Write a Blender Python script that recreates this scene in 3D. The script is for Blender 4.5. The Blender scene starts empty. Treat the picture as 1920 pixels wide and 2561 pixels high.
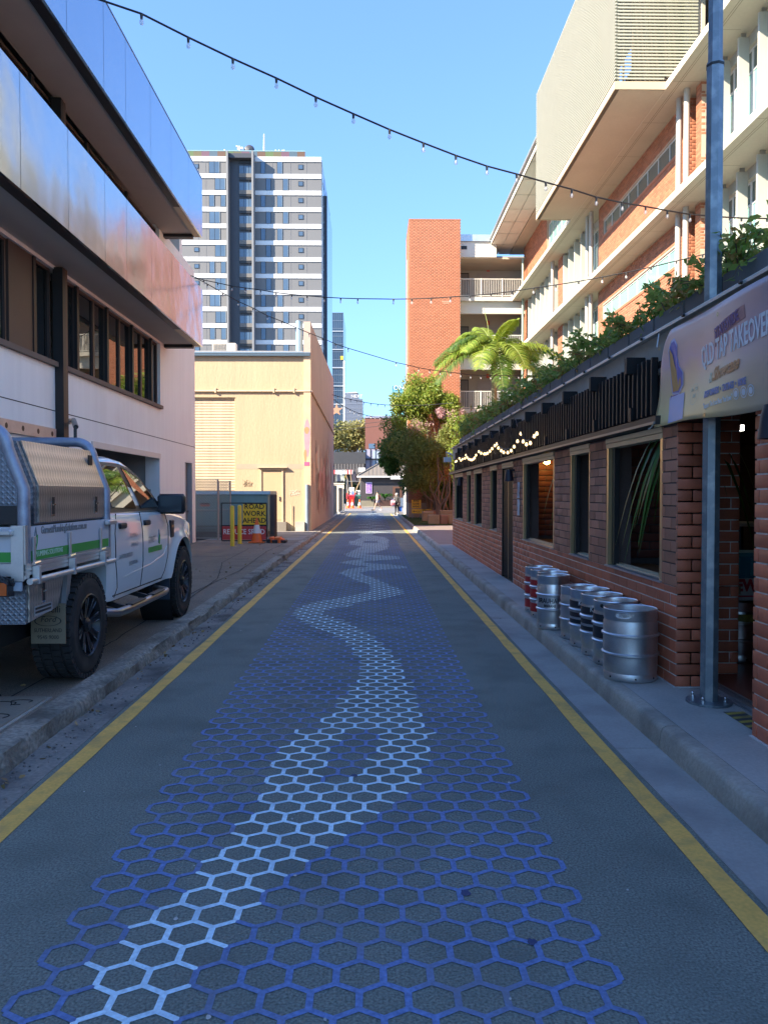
import bpy, bmesh, math, random
import numpy as np
from mathutils import Vector, Matrix, Euler, noise as mnoise
R = math.radians
random.seed(7); RNG = np.random.default_rng(7)
C = bpy.context.scene.collection
S = bpy.context.scene
# ---------------------------------------------------------------- camera
cd = bpy.data.cameras.new('camera'); cam = bpy.data.objects.new('camera', cd); C.objects.link(cam)
FPX = 1930.0
YAW, PITCH = math.atan(29/FPX), math.atan(46.5/FPX)
cam.location = (0, 0, 1.55); cam.rotation_euler = (R(90)-PITCH, 0, -YAW)
cd.sensor_fit = 'VERTICAL'; cd.sensor_height = 36; cd.lens = 36*FPX/2561; cd.clip_start = .05; cd.clip_end = 3000
S.camera = cam
CR = Euler(cam.rotation_euler).to_matrix()
def at(px, py, X=None, Y=None, Z=None):
    """the point of a real plane (X, Y or Z = constant) on which a spot of the photograph lies"""
    d = CR @ Vector((px-960, 1280.5-py, -FPX)); o = Vector((0, 0, 1.55))
    if X is not None: t = (X-o.x)/d.x
    elif Y is not None: t = (Y-o.y)/d.y
    else: t = (Z-o.z)/d.z
    return o+d*t
# ---------------------------------------------------------------- world, sun, exposure
SUN_AZ, SUN_EL = R(62), R(31.5)          # azimuth from the camera's back towards the left, height
w = bpy.data.worlds.new('World'); S.world = w; w.use_nodes = True
nt = w.node_tree; bg = nt.nodes['Background']
sky = nt.nodes.new('ShaderNodeTexSky'); sky.sky_type = 'NISHITA'; sky.sun_disc = False
sky.sun_elevation = SUN_EL; sky.sun_rotation = R(242); sky.air_density = 1.0; sky.dust_density = .0; sky.ozone_density = 4.0; sky.altitude = 1500
def vm(op, a, b):
    t = nt.nodes.new('ShaderNodeVectorMath'); t.operation = op
    for i, v in enumerate((a, b)):
        if isinstance(v, tuple): t.inputs[i].default_value = v
        else: nt.links.new(v, t.inputs[i])
    return t.outputs[0]
SK = sky.outputs[0]                       # even out the sky's brightness the way the phone camera did
SK = vm('DIVIDE', vm('MULTIPLY', SK, (.52, .57, .86)), vm('ADD', vm('DIVIDE', SK, (1.7, 3.2, 3.0)), (1, 1, 1)))
nt.links.new(SK, bg.inputs[0]); bg.inputs[1].default_value = .15
sl = bpy.data.lights.new('sun', 'SUN'); sun = bpy.data.objects.new('sun', sl); C.objects.link(sun)
sl.energy = 2.0; sl.angle = R(.55); sl.color = (1, .86, .68)
sdir = Vector((-math.sin(SUN_AZ)*math.cos(SUN_EL), -math.cos(SUN_AZ)*math.cos(SUN_EL), math.sin(SUN_EL)))
sun.rotation_euler = (-sdir).to_track_quat('-Z', 'Y').to_euler(); sun.location = sdir*60
S.view_settings.view_transform = 'Standard'; S.view_settings.look = 'None'; S.view_settings.gamma = 1
S.view_settings.use_curve_mapping = False; S.view_settings.exposure = 2.95
S.cycles.max_bounces = 8; S.cycles.diffuse_bounces = 4; S.cycles.glossy_bounces = 4; S.cycles.transparent_max_bounces = 8
S.cycles.use_denoising = True; S.cycles.caustics_reflective = False; S.cycles.caustics_refractive = False
# ---------------------------------------------------------------- materials
MATS = {}
def M(name, col=(.5,.5,.5), rough=.75, metal=0, var=.15, vs=2.5, fine=.08, fs=70, bump=.12, bs=90, spec=.5, rnd=0, emit=None, es=0,
      coat=0, coat_rough=.05, trans=0, streak=0, dirt=None, dirt_s=.8, dirt_amt=.5, ior=None, alpha=1, bump_d=.004, stretch=None):
    if name in MATS: return MATS[name]
    m = bpy.data.materials.new(name); m.use_nodes = True; MATS[name] = m
    n = m.node_tree.nodes; l = m.node_tree.links; p = n['Principled BSDF']
    p.inputs['Roughness'].default_value = rough; p.inputs['Metallic'].default_value = metal
    p.inputs['Specular IOR Level'].default_value = spec
    if ior: p.inputs['IOR'].default_value = ior
    p.inputs['Coat Weight'].default_value = coat; p.inputs['Coat Roughness'].default_value = coat_rough
    p.inputs['Transmission Weight'].default_value = trans; p.inputs['Alpha'].default_value = alpha
    geo = n.new('ShaderNodeNewGeometry'); pos = geo.outputs['Position']
    if stretch:
        mp = n.new('ShaderNodeMapping'); l.new(pos, mp.inputs[0]); mp.inputs['Scale'].default_value = stretch; pos = mp.outputs[0]
    def noise(sc, det=4, src=None):
        t = n.new('ShaderNodeTexNoise'); t.inputs['Scale'].default_value = sc; t.inputs['Detail'].default_value = det
        l.new(src or pos, t.inputs['Vector']); return t.outputs['Fac']
    def math_(op, a, b, c=None):
        t = n.new('ShaderNodeMath'); t.operation = op
        for i, v in enumerate((a, b, c)):
            if v is None: continue
            if isinstance(v, (int, float)): t.inputs[i].default_value = v
            else: l.new(v, t.inputs[i])
        return t.outputs[0]
    f = 1.0
    terms = []
    if var: terms.append(math_('MULTIPLY_ADD', math_('SUBTRACT', noise(vs), .5), var*2.4, 1.0))
    if fine: terms.append(math_('MULTIPLY_ADD', math_('SUBTRACT', noise(fs, 2), .5), fine*2.4, 1.0))
    if rnd:
        oi = n.new('ShaderNodeObjectInfo'); s_ = math_('FRACT', math_('ADD', oi.outputs['Random'], geo.outputs['Random Per Island']), 0)
        terms.append(math_('MULTIPLY_ADD', math_('SUBTRACT', s_, .5), rnd*2, 1.0))
    if streak:
        mp = n.new('ShaderNodeMapping'); l.new(geo.outputs['Position'], mp.inputs[0]); mp.inputs['Scale'].default_value = (5, 5, .22)
        terms.append(math_('MULTIPLY_ADD', math_('SUBTRACT', noise(1.6, 5, mp.outputs[0]), .5), streak*2.4, 1.0))
    val = None
    for t in terms: val = t if val is None else math_('MULTIPLY', val, t)
    col4 = (*col, 1)
    if val is not None:
        mix = n.new('ShaderNodeVectorMath'); mix.operation = 'SCALE'; mix.inputs[0].default_value = col; l.new(val, mix.inputs['Scale']); out = mix.outputs[0]
    else:
        rgb = n.new('ShaderNodeRGB'); rgb.outputs[0].default_value = col4; out = rgb.outputs[0]
    if dirt:
        ramp = n.new('ShaderNodeValToRGB'); l.new(noise(dirt_s, 6), ramp.inputs[0])
        ramp.color_ramp.elements[0].position = .48; ramp.color_ramp.elements[1].position = .68
        mx = n.new('ShaderNodeMix'); mx.data_type = 'RGBA'; l.new(math_('MULTIPLY', ramp.outputs[0], dirt_amt), mx.inputs[0])
        l.new(out, mx.inputs[6]); mx.inputs[7].default_value = (*dirt, 1); out = mx.outputs[2]
    l.new(out, p.inputs['Base Color'])
    if bump:
        b = n.new('ShaderNodeBump'); b.inputs['Strength'].default_value = bump; b.inputs['Distance'].default_value = bump_d
        l.new(noise(bs, 3), b.inputs['Height']); l.new(b.outputs[0], p.inputs['Normal'])
    if emit: p.inputs['Emission Color'].default_value = (*emit, 1); p.inputs['Emission Strength'].default_value = es
    return m
def plain(name, col, rough=.5, metal=0, **k): return M(name, col, rough, metal, var=k.pop('var', .06), fine=k.pop('fine', 0), bump=k.pop('bump', 0), **k)
def foliage(name, c1, c2, tr=.35, rough=.5):
    m = bpy.data.materials.new(name); m.use_nodes = True; n = m.node_tree.nodes; l = m.node_tree.links; MATS[name] = m
    p = n['Principled BSDF']; geo = n.new('ShaderNodeNewGeometry'); mx = n.new('ShaderNodeMix'); mx.data_type = 'RGBA'
    l.new(geo.outputs['Random Per Island'], mx.inputs[0]); mx.inputs[6].default_value = (*c1, 1); mx.inputs[7].default_value = (*c2, 1)
    l.new(mx.outputs[2], p.inputs['Base Color']); p.inputs['Roughness'].default_value = rough
    t = n.new('ShaderNodeBsdfTranslucent'); l.new(mx.outputs[2], t.inputs[0]); a = n.new('ShaderNodeMixShader'); a.inputs[0].default_value = tr
    l.new(p.outputs[0], a.inputs[1]); l.new(t.outputs[0], a.inputs[2]); l.new(a.outputs[0], n['Material Output'].inputs[0]); return m
# ---------------------------------------------------------------- mesh helpers
WLOC = {}
def loc_of(o): return WLOC.get(o.name, Vector((0, 0, 0)))
class MB:
    def __init__(s): s.v = []; s.f = []
    def add(s, vs, fs):
        k = len(s.v); s.v += [tuple(x) for x in vs]; s.f += [tuple(i+k for i in f) for f in fs]; return s
    def box(s, x0, x1, y0, y1, z0, z1):
        x0, x1 = min(x0, x1), max(x0, x1); y0, y1 = min(y0, y1), max(y0, y1); z0, z1 = min(z0, z1), max(z0, z1)
        return s.add([(x0,y0,z0),(x1,y0,z0),(x1,y1,z0),(x0,y1,z0),(x0,y0,z1),(x1,y0,z1),(x1,y1,z1),(x0,y1,z1)],
                     [(0,3,2,1),(4,5,6,7),(0,1,5,4),(1,2,6,5),(2,3,7,6),(3,0,4,7)])
    def rbox(s, x0, x1, y0, y1, z0, z1, b=.01, ax='z'):
        """box with its edges along one axis chamfered and its ends chamfered too"""
        b = min(b, abs(x1-x0)*.45, abs(y1-y0)*.45, abs(z1-z0)*.45)
        def ring(z, i): return [(x0+i+b,y0+i,z),(x1-i-b,y0+i,z),(x1-i,y0+i+b,z),(x1-i,y1-i-b,z),(x1-i-b,y1-i,z),(x0+i+b,y1-i,z),(x0+i,y1-i-b,z),(x0+i,y0+i+b,z)]
        k = [ring(z0, b*.6), ring(z0+b, 0), ring(z1-b, 0), ring(z1, b*.6)]
        return s.loft(k)
    def loft(s, rings, cap=True, closed=True):
        n = len(rings[0]); vs = [p for r in rings for p in r]; fs = []
        for i in range(len(rings)-1):
            for j in range(n if closed else n-1):
                a, b = i*n+j, i*n+(j+1) % n; fs.append((a, b, b+n, a+n))
        if cap: fs.append(tuple(range(n-1, -1, -1))); fs.append(tuple(range((len(rings)-1)*n, len(rings)*n)))
        return s.add(vs, fs)
    def obox(s, c, size, rot=None):
        c = Vector(c); h = Vector(size)/2; rot = rot or Matrix.Identity(3)
        P = [c+rot@Vector((sx*h.x, sy*h.y, sz*h.z)) for sz in (-1,1) for sx, sy in ((-1,-1),(1,-1),(1,1),(-1,1))]
        return s.add(P, [(0,3,2,1),(4,5,6,7),(0,1,5,4),(1,2,6,5),(2,3,7,6),(3,0,4,7)])
    def bar(s, a, b, w, h=None, up=(0,0,1)):
        a, b = Vector(a), Vector(b); d = (b-a); L = d.length; d.normalize(); u = Vector(up)
        if abs(d.dot(u)) > .98: u = Vector((0,1,0))
        x = d.cross(u).normalized(); z = x.cross(d)
        return s.obox((a+b)/2, (w, L, h or w), Matrix((x, d, z)).transposed())
    def tube(s, path, r, n=8, cap=True):
        path = [Vector(p) for p in path]; rr = r if isinstance(r, (list, tuple)) else [r]*len(path); rings = []
        d = (path[1]-path[0]).normalized(); x = d.orthogonal().normalized()
        for i, p in enumerate(path):
            t = ((path[min(i+1, len(path)-1)]-path[max(i-1, 0)])).normalized()
            x = (x-t*x.dot(t)); x = x.normalized() if x.length > 1e-5 else t.orthogonal().normalized(); y = t.cross(x)
            rings.append([p+(x*math.cos(2*math.pi*k/n)+y*math.sin(2*math.pi*k/n))*rr[i] for k in range(n)])
        return s.loft(rings, cap)
    def cyl(s, a, b, r, r2=None, n=16): return s.tube([a, b], [r, r if r2 is None else r2], n)
    def lathe(s, prof, c=(0,0,0), n=24, cap=True, axis='z'):
        rings = []
        for r, z in prof:
            ring = []
            for k in range(n):
                a = 2*math.pi*k/n; q = (r*math.cos(a), r*math.sin(a), z)
                if axis == 'x': q = (z, r*math.cos(a), r*math.sin(a))
                if axis == 'y': q = (r*math.sin(a), z, r*math.cos(a))
                ring.append((c[0]+q[0], c[1]+q[1], c[2]+q[2]))
            rings.append(ring)
        return s.loft(rings, cap)
    def prism(s, poly, axis, d0, d1):
        """poly in the other two coordinates, pushed along an axis"""
        def P(u, v, d): return (d,u,v) if axis == 'x' else (u,d,v) if axis == 'y' else (u,v,d)
        return s.loft([[P(u, v, d0) for u, v in poly], [P(u, v, d1) for u, v in poly]])
    def quad(s, a, b, c, d): return s.add([a,b,c,d], [(0,1,2,3)])
    def sphere(s, c, r, n=10, m=6, sz=1):
        return s.lathe([(max(1e-4, r*math.sin(math.pi*i/m)), -r*sz*math.cos(math.pi*i/m)) for i in range(m+1)], c, n, cap=False)
    def build(s, name, mat, parent=None, smooth=None, loc=None, **props):
        base = loc_of(parent) if parent else Vector((0,0,0))
        o_ = Vector(loc) if loc is not None else base
        V = np.array(s.v, dtype=float).reshape(-1, 3)-np.array(o_)
        me = bpy.data.meshes.new(name); me.from_pydata(V.tolist(), [], s.f)
        fix(me)
        return link(name, me, mat, parent, smooth, o_, base, props)
def fix(me):
    if len(me.polygons) < 60000:
        bm = bmesh.new(); bm.from_mesh(me); bmesh.ops.recalc_face_normals(bm, faces=bm.faces); bm.to_mesh(me); bm.free()
    me.update()
def link(name, me, mat, parent, smooth, o_, base, props):
    if mat: me.materials.append(mat if not isinstance(mat, str) else MATS[mat])
    if smooth is not None: me.shade_smooth(); me.set_sharp_from_angle(angle=R(smooth))
    ob = bpy.data.objects.new(name, me); C.objects.link(ob); ob.location = o_-base
    WLOC[ob.name] = Vector(o_)
    if parent: ob.parent = parent
    for k, v in props.items(): ob[k] = v
    return ob
def npmesh(name, V, F, mat, parent=None, smooth=None, **props):
    """quads from numpy arrays"""
    base = loc_of(parent) if parent else Vector((0,0,0))
    V = np.asarray(V, dtype=np.float32).reshape(-1, 3)-np.array(base, dtype=np.float32); F = np.asarray(F, dtype=np.int32)
    me = bpy.data.meshes.new(name); k = F.shape[1]; nf = len(F)
    me.vertices.add(len(V)); me.vertices.foreach_set('co', V.ravel()); me.loops.add(nf*k); me.loops.foreach_set('vertex_index', F.ravel())
    me.polygons.add(nf); me.polygons.foreach_set('loop_start', np.arange(0, nf*k, k, dtype=np.int32))
    me.update(calc_edges=True); me.validate()
    return link(name, me, mat, parent, smooth, base, base, props)
def thing(name, label, cat, loc=(0,0,0), group=None, rotz=0):
    o = bpy.data.objects.new(name, None); C.objects.link(o); o.location = loc; o.empty_display_size = .1; o.rotation_euler = (0,0,rotz)
    WLOC[o.name] = Vector(loc) if not rotz else Vector((0,0,0)); o['label'] = label; o['category'] = cat
    if group: o['group'] = group
    return o
def tag(o, label, cat, group=None):
    o['label'] = label; o['category'] = cat
    if group: o['group'] = group
    return o
def setting(name, loc=(0,0,0)):
    o = bpy.data.objects.new(name, None); C.objects.link(o); o.location = loc; o['kind'] = 'structure'; WLOC[o.name] = Vector(loc); return o
def kids(o): return [c for c in C.objects if c.parent == o]
def copy_tree(root, loc, rotz=0, label=None, group=None, scale=1):
    r = root.copy(); C.objects.link(r); r.location = loc; r.rotation_euler = (0,0,rotz); r.scale = (scale,)*3
    if label: r['label'] = label
    if group: r['group'] = group
    for ch in list(root.children):
        c = ch.copy(); C.objects.link(c); c.parent = r
        for g in list(ch.children):
            d = g.copy(); C.objects.link(d); d.parent = c
    return r
def text(body, size, mat, origin, xdir, ydir, parent=None, name='lettering', ax='LEFT', ay='BOTTOM', ext=.0012, sx=1, shear=0, space=1, off=0):
    """flat lettering on a surface: xdir runs along the line, ydir points up the letters"""
    cu = bpy.data.curves.new(name, 'FONT'); cu.body = body; cu.size = size; cu.align_x = ax; cu.align_y = ay; cu.extrude = ext
    cu.shear = shear; cu.space_character = space; cu.resolution_u = 2; cu.offset = off
    ob = bpy.data.objects.new(name+'_tmp', cu); C.objects.link(ob); dg = bpy.context.evaluated_depsgraph_get()
    me = bpy.data.meshes.new_from_object(ob.evaluated_get(dg)); bpy.data.objects.remove(ob); bpy.data.curves.remove(cu)
    x = Vector(xdir).normalized(); y = Vector(ydir).normalized(); z = x.cross(y)
    m = Matrix((x*sx, y, z)).transposed().to_4x4(); m.translation = Vector(origin)-(loc_of(parent) if parent else Vector((0,0,0)))
    me.transform(m); me.materials.clear(); me.update()
    return link(name, me, mat, parent, None, loc_of(parent) if parent else Vector((0,0,0)), loc_of(parent) if parent else Vector((0,0,0)), {})
def decal(poly, origin, xdir, ydir, mat, parent, name, t=.0015):
    x = Vector(xdir).normalized(); y = Vector(ydir).normalized(); z = x.cross(y); o = Vector(origin); b = MB()
    b.loft([[o+x*u+y*v for u, v in poly], [o+x*u+y*v+z*t for u, v in poly]]); return b.build(name, mat, parent)
def circle(r, cx=0, cy=0, n=28, ry=None): return [(cx+r*math.cos(2*math.pi*k/n), cy+(ry or r)*math.sin(2*math.pi*k/n)) for k in range(n)]
def ringdecal(r0, r1, origin, xdir, ydir, mat, parent, name, t=.0015, n=28, asp=1):
    x = Vector(xdir).normalized(); y = Vector(ydir).normalized(); z = x.cross(y); o = Vector(origin)+z*t; b = MB()
    A = [o+x*u*asp+y*v for u, v in circle(r0, n=n)]; B = [o+x*u*asp+y*v for u, v in circle(r1, n=n)]
    b.loft([A, B], cap=False); return b.build(name, mat, parent)
BRICK_ST = {}
def bricks(cells, axis, plane, sign, mat, parent, n_obj=0, depth=.012, key=lambda c: 0, bev=.004, loose='brickwork'):
    """cells (u0,u1,z0,z1) laid proud of a mortar plane; axis 'x': plane X=plane and u is Y; axis 'y': u is X.  The n_obj first by key are objects, the rest one stuff part"""
    cells = sorted(cells, key=key)
    def verts(c, jit=0):
        u0, u1, z0, z1 = c; d0 = plane; d1 = plane+sign*(depth+jit); b = bev
        o = [(u0,z0),(u1,z0),(u1,z1),(u0,z1)]; i = [(u0+b,z0+b),(u1-b,z0+b),(u1-b,z1-b),(u0+b,z1-b)]; dm = d1-sign*b*.7
        P = [(dm if 0 else d0, *q) for q in o]+[(dm, *q) for q in o]+[(d1, *q) for q in i]
        return [(d,u,z) if axis == 'x' else (u,d,z) for d, u, z in P]
    F = [(0,1,5,4),(1,2,6,5),(2,3,7,6),(3,0,4,7),(4,5,9,8),(5,6,10,9),(6,7,11,10),(7,4,8,11),(8,9,10,11)]
    for c in cells[:n_obj]:
        key_ = (round(c[1]-c[0], 3), round(c[3]-c[2], 3), axis, sign, depth, mat.name)
        cx, cz = (c[0]+c[1])/2, (c[2]+c[3])/2; o_ = Vector((plane, cx, cz)) if axis == 'x' else Vector((cx, plane, cz))
        base = loc_of(parent)
        if key_ not in BRICK_ST:
            b = MB(); b.add(verts(c), F); ob = b.build('brick', mat, parent, loc=o_); BRICK_ST[key_] = ob.data
        else:
            ob = bpy.data.objects.new('brick', BRICK_ST[key_]); C.objects.link(ob); ob.parent = parent; ob.location = o_-base
        ob.location += Vector((sign*random.uniform(-.0015, .0015), 0, 0)) if axis == 'x' else Vector((0, sign*random.uniform(-.0015, .0015), 0))
    rest = cells[n_obj:]
    if rest:
        V = []; 
        for c in rest: V += verts(c, random.uniform(-.0015, .0015))
        Fn = (np.array(F)[None]+np.arange(len(rest))[:, None, None]*12).reshape(-1, 4)
        if sign > 0 and axis == 'y' or sign < 0 and axis == 'x': Fn = Fn[:, ::-1]
        npmesh(loose, V, Fn, mat, parent, kind='stuff')
def brick_cells(u0, u1, z0, z1, L=.23, H=.076, j=.010, holes=(), off=0):
    out = []; row = 0; z = z0
    while z+H*.6 < z1:
        zt = min(z+H, z1); u = u0-(L+j)/2*((row+off) % 2)
        while u < u1:
            segs = [(max(u, u0), min(u+L, u1))]
            for h in holes:
                if zt <= h[2]+.002 or z >= h[3]-.002: continue
                ns = []
                for a, b in segs:
                    if b <= h[0] or a >= h[1]: ns.append((a, b)); continue
                    if a < h[0]: ns.append((a, h[0]))
                    if b > h[1]: ns.append((h[1], b))
                segs = ns
            out += [(a, b, z, zt) for a, b in segs if b-a > .03]
            u += L+j
        z += H+j; row += 1
    return out
def leafmesh(pts, size, name, mat, parent, asp=.45, up=.3, dirs=None, jit=.3, **props):
    """many separate folded leaves at given points"""
    n = len(pts); P = np.asarray(pts, dtype=float); sz = size*(1+jit*RNG.uniform(-1, 1, n))[:, None]
    d = RNG.normal(size=(n, 3)) if dirs is None else np.asarray(dirs, dtype=float)+RNG.normal(size=(n, 3))*.35
    if dirs is None: d[:, 2] -= up
    d /= np.linalg.norm(d, axis=1)[:, None]+1e-9
    r = RNG.normal(size=(n, 3)); s_ = np.cross(d, r); s_ /= np.linalg.norm(s_, axis=1)[:, None]+1e-9; nn = np.cross(d, s_)
    A = P; B = P+d*sz*.5+s_*sz*asp*.5+nn*sz*.06; D = P+d*sz*.5-s_*sz*asp*.5+nn*sz*.06; E = P+d*sz
    V = np.stack([A, B, E, D], 1).reshape(-1, 3); F = np.arange(n*4).reshape(-1, 4)
    return npmesh(name, V, F, mat, parent, **props)
def blob_points(n, c, r, clumps=14, seed=0, shell=.55, flat=1.0):
    g = np.random.default_rng(seed); d = g.normal(size=(clumps, 3)); d /= np.linalg.norm(d, axis=1)[:, None]
    cc = d*(g.uniform(.25, .9, clumps)[:, None])*np.array(r); rr = g.uniform(.28, .5, clumps)*np.mean(r)
    k = g.integers(0, clumps, n); q = g.normal(size=(n, 3)); q /= np.linalg.norm(q, axis=1)[:, None]
    q = cc[k]+q*(rr[k]*g.uniform(shell, 1.1, n))[:, None]*np.array([1, 1, flat])
    return q+np.array(c)
# ---------------------------------------------------------------- setting: ground, road, kerbs, paths
def asphalt_mat(name, col, speck=.5):
    m = M(name, col, .85, var=.2, vs=.9, fine=.85, fs=105, bump=.8, bs=110, bump_d=.008, spec=.3, dirt=tuple(c*.62 for c in col), dirt_s=2.2, dirt_amt=.5)
    n = m.node_tree.nodes; l = m.node_tree.links; p = n['Principled BSDF']; src = p.inputs['Base Color'].links[0].from_socket
    v = n.new('ShaderNodeTexVoronoi'); v.inputs['Scale'].default_value = 34; g = n.new('ShaderNodeNewGeometry'); l.new(g.outputs['Position'], v.inputs['Vector'])
    r = n.new('ShaderNodeValToRGB'); r.color_ramp.elements[0].position = .10; r.color_ramp.elements[0].color = (1,1,1,1); r.color_ramp.elements[1].position = .19; r.color_ramp.elements[1].color = (0,0,0,1)
    l.new(v.outputs['Distance'], r.inputs[0]); t = n.new('ShaderNodeTexNoise'); t.inputs['Scale'].default_value = 9; l.new(g.outputs['Position'], t.inputs['Vector'])
    q = n.new('ShaderNodeMath'); q.operation = 'GREATER_THAN'; l.new(t.outputs['Fac'], q.inputs[0]); q.inputs[1].default_value = .56
    k = n.new('ShaderNodeMath'); k.operation = 'MULTIPLY'; l.new(r.outputs[0], k.inputs[0]); l.new(q.outputs[0], k.inputs[1])
    k2 = n.new('ShaderNodeMath'); k2.operation = 'MULTIPLY'; l.new(k.outputs[0], k2.inputs[0]); k2.inputs[1].default_value = speck
    mx = n.new('ShaderNodeMix'); mx.data_type = 'RGBA'; l.new(k2.outputs[0], mx.inputs[0]); l.new(src, mx.inputs[6]); mx.inputs[7].default_value = (.26,.26,.25,1); l.new(mx.outputs[2], p.inputs['Base Color'])
    return m
ASPH = asphalt_mat('asphalt', (.195,.212,.178)); PAVE_L = asphalt_mat('pavement_asphalt', (.24,.195,.145), .5)
CONC = M('concrete', (.44,.425,.385), .85, var=.2, vs=1.3, fine=.16, fs=50, bump=.3, bs=110, dirt=(.22,.21,.19), dirt_s=1.1, dirt_amt=.55)
CONC_G = M('gutter_concrete', (.36,.35,.32), .85, var=.2, vs=1.6, fine=.14, fs=60, bump=.3, bs=120, dirt=(.2,.195,.18), dirt_s=1.7, dirt_amt=.6)
CONC_K = M('kerb_concrete', (.40,.37,.31), .9, var=.25, vs=3, fine=.2, fs=45, bump=.5, bs=60, bump_d=.008, dirt=(.17,.16,.135), dirt_s=2.2, dirt_amt=.75)
APRON = M('apron_concrete', (.30,.27,.23), .85, var=.15, vs=.8, fine=.1, bump=.2, dirt=(.12,.11,.095), dirt_s=.9, dirt_amt=.5)
YEL = M('yellow_line_paint', (.86,.48,.10), .75, var=.14, vs=3, fine=.2, fs=60, bump=.35, bs=120, dirt=(.30,.2,.09), dirt_s=6, dirt_amt=.5)
HEXB = M('dark_blue_road_paint', (.13,.21,.43), .7, var=.25, vs=.8, fine=.5, fs=60, bump=.3, bs=130, dirt=(.17,.185,.2), dirt_s=2.4, dirt_amt=.75)
HEXL = M('light_blue_road_paint', (.66,.86,.95), .7, var=.16, vs=2, fine=.34, fs=60, bump=.3, bs=130, dirt=(.25,.34,.44), dirt_s=4, dirt_amt=.5)
DARKJ = plain('joint_dark', (.018,.017,.016), .95)
g = MB(); g.box(-900, 900, -120, 1600, -.6, -.05); g.build('ground', M('far_ground', (.27,.25,.21), .95), kind='structure')
road = MB(); road.quad((-2.12,-6,0),(1.74,-6,0),(1.74,62,0),(-2.12,62,0)); road = road.build('road', ASPH, kind='structure')
cs = MB(); cs.quad((-60,62,-.002),(60,62,-.002),(60,86.5,-.002),(-60,86.5,-.002)); cs = cs.build('cross_street', asphalt_mat('cross_asphalt', (.27,.26,.24), .2), kind='structure')
fp = MB(); fp.box(-60, 60, 86.5, 130, -.04, .12); fp.build('far_pavement', APRON, kind='structure')
# asphalt repair seam and patches of old paint
pt = MB()
for y, x0, x1 in ((24.4,-1.55,-.9), (24.35,.55,1.35)): pt.box(x0, x1, y, y+.05, .001, .004)
pt.build('seam', plain('pale_seam', (.3,.29,.27), .9), road)
def wline(name, xa, xb, Y0, Y1, mat, z, rag=.006):
    ys = np.linspace(Y0, Y1, 160); a = []; 
    for i, y in enumerate(ys): a += [(xa+random.uniform(-rag, rag), y, z), (xb+random.uniform(-rag, rag), y, z)]
    F = [(2*i, 2*i+1, 2*i+3, 2*i+2) for i in range(len(ys)-1)]
    b = MB(); b.v = a; b.f = F; return b.build(name, mat, road)
wline('yellow_line', -1.755, -1.645, -4, 61, YEL, .004); wline('yellow_line', 1.335, 1.44, -4, 58.5, YEL, .004)
# --- hexagon lattice
W_, RP = .151, .1215; X0, NC = -1.098, 12; V_ = RP/3; U_ = RP*2/3; KI = .152
TR = [(2561,[(120,400)]),(2540,[(175,470)]),(2432,[(225,480)]),(2328,[(330,572)]),(2300,[(355,590)]),(2250,[(415,640)]),(2212,[(468,702)]),(2166,[(521,760)]),(2119,[(550,800)]),(2085,[(585,858)]),(2050,[(614,930)]),
 (2021,[(631,960)]),(1998,[(640,1002)]),(1969,[(648,1040)]),(1950,[(662,800),(880,1046)]),(1928,[(672,812),(898,1050)]),(1899,[(690,818),(926,1066)]),(1865,[(715,835),(950,1080)]),(1836,[(740,860),(944,1074)]),(1812,[(790,1068)]),(1783,[(825,1052)]),
 (1749,[(855,1035)]),(1725,[(880,1026)]),(1691,[(900,1014)]),(1668,[(908,998)]),(1633,[(886,980)]),(1610,[(868,952)]),(1587,[(838,928)]),(1569,[(788,892)]),(1552,[(752,858)]),(1538,[(735,808)]),(1526,[(741,815)]),(1516,[(753,870)]),(1506,[(788,908)]),
 (1495,[(853,970)]),(1487,[(900,1004)]),(1479,[(926,1006)]),(1472,[(930,996)]),(1462,[(920,966)]),(1452,[(892,950)]),(1443,[(868,928)]),(1433,[(848,898)]),(1427,[(860,925)]),(1421,[(885,1018)]),(1417,[(925,1014)]),(1413,[(880,985)]),(1408,[(850,910)]),(1404,[(862,910)]),
 (1398,[(905,1002)]),(1392,[(872,1000)]),(1386,[(860,908)]),(1381,[(876,942)]),(1373,[(888,968)]),(1367,[(906,970)]),(1361,[(872,970)]),(1356,[(872,908),(945,970)]),(1350,[(890,972)]),(1344,[(906,962)]),(1338,[(895,928)]),(1332,[(905,946)])]
GI = []
for py, iv in TR:
    gy = at(931, py, Z=0).y; GI.append((gy, [(at(a, py, Z=0).x, at(b, py, Z=0).x) for a, b in iv]))
GI.sort(key=lambda t: t[0])
def is_light(x, y):
    if y > GI[-1][0]:
        k = (y*.62) % 2; c = -.62+1.05*(k if k < 1 else 2-k); return abs(x-c) < .26 and y < 60.5
    for (ya, ia), (yb, ib) in zip(GI, GI[1:]):
        if ya <= y <= yb:
            t = (y-ya)/max(1e-6, yb-ya)
            if len(ia) != len(ib): return any(a <= x <= b for a, b in (ia if t < .5 else ib))
            return any(a0+(b0-a0)*t <= x <= a1+(b1-a1)*t for (a0, a1), (b0, b1) in zip(ia, ib))
    return y < GI[0][0] and GI[0][1][0][0]-.1*(GI[0][0]-y) <= x <= GI[0][1][0][1]
dark, light = MB(), MB(); seen = set(); NR = int(59.5/RP)
def centre(i, j): return Vector((X0+W_*(i+.5+.5*(j % 2)), 1.35+j*RP, 0))
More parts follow.
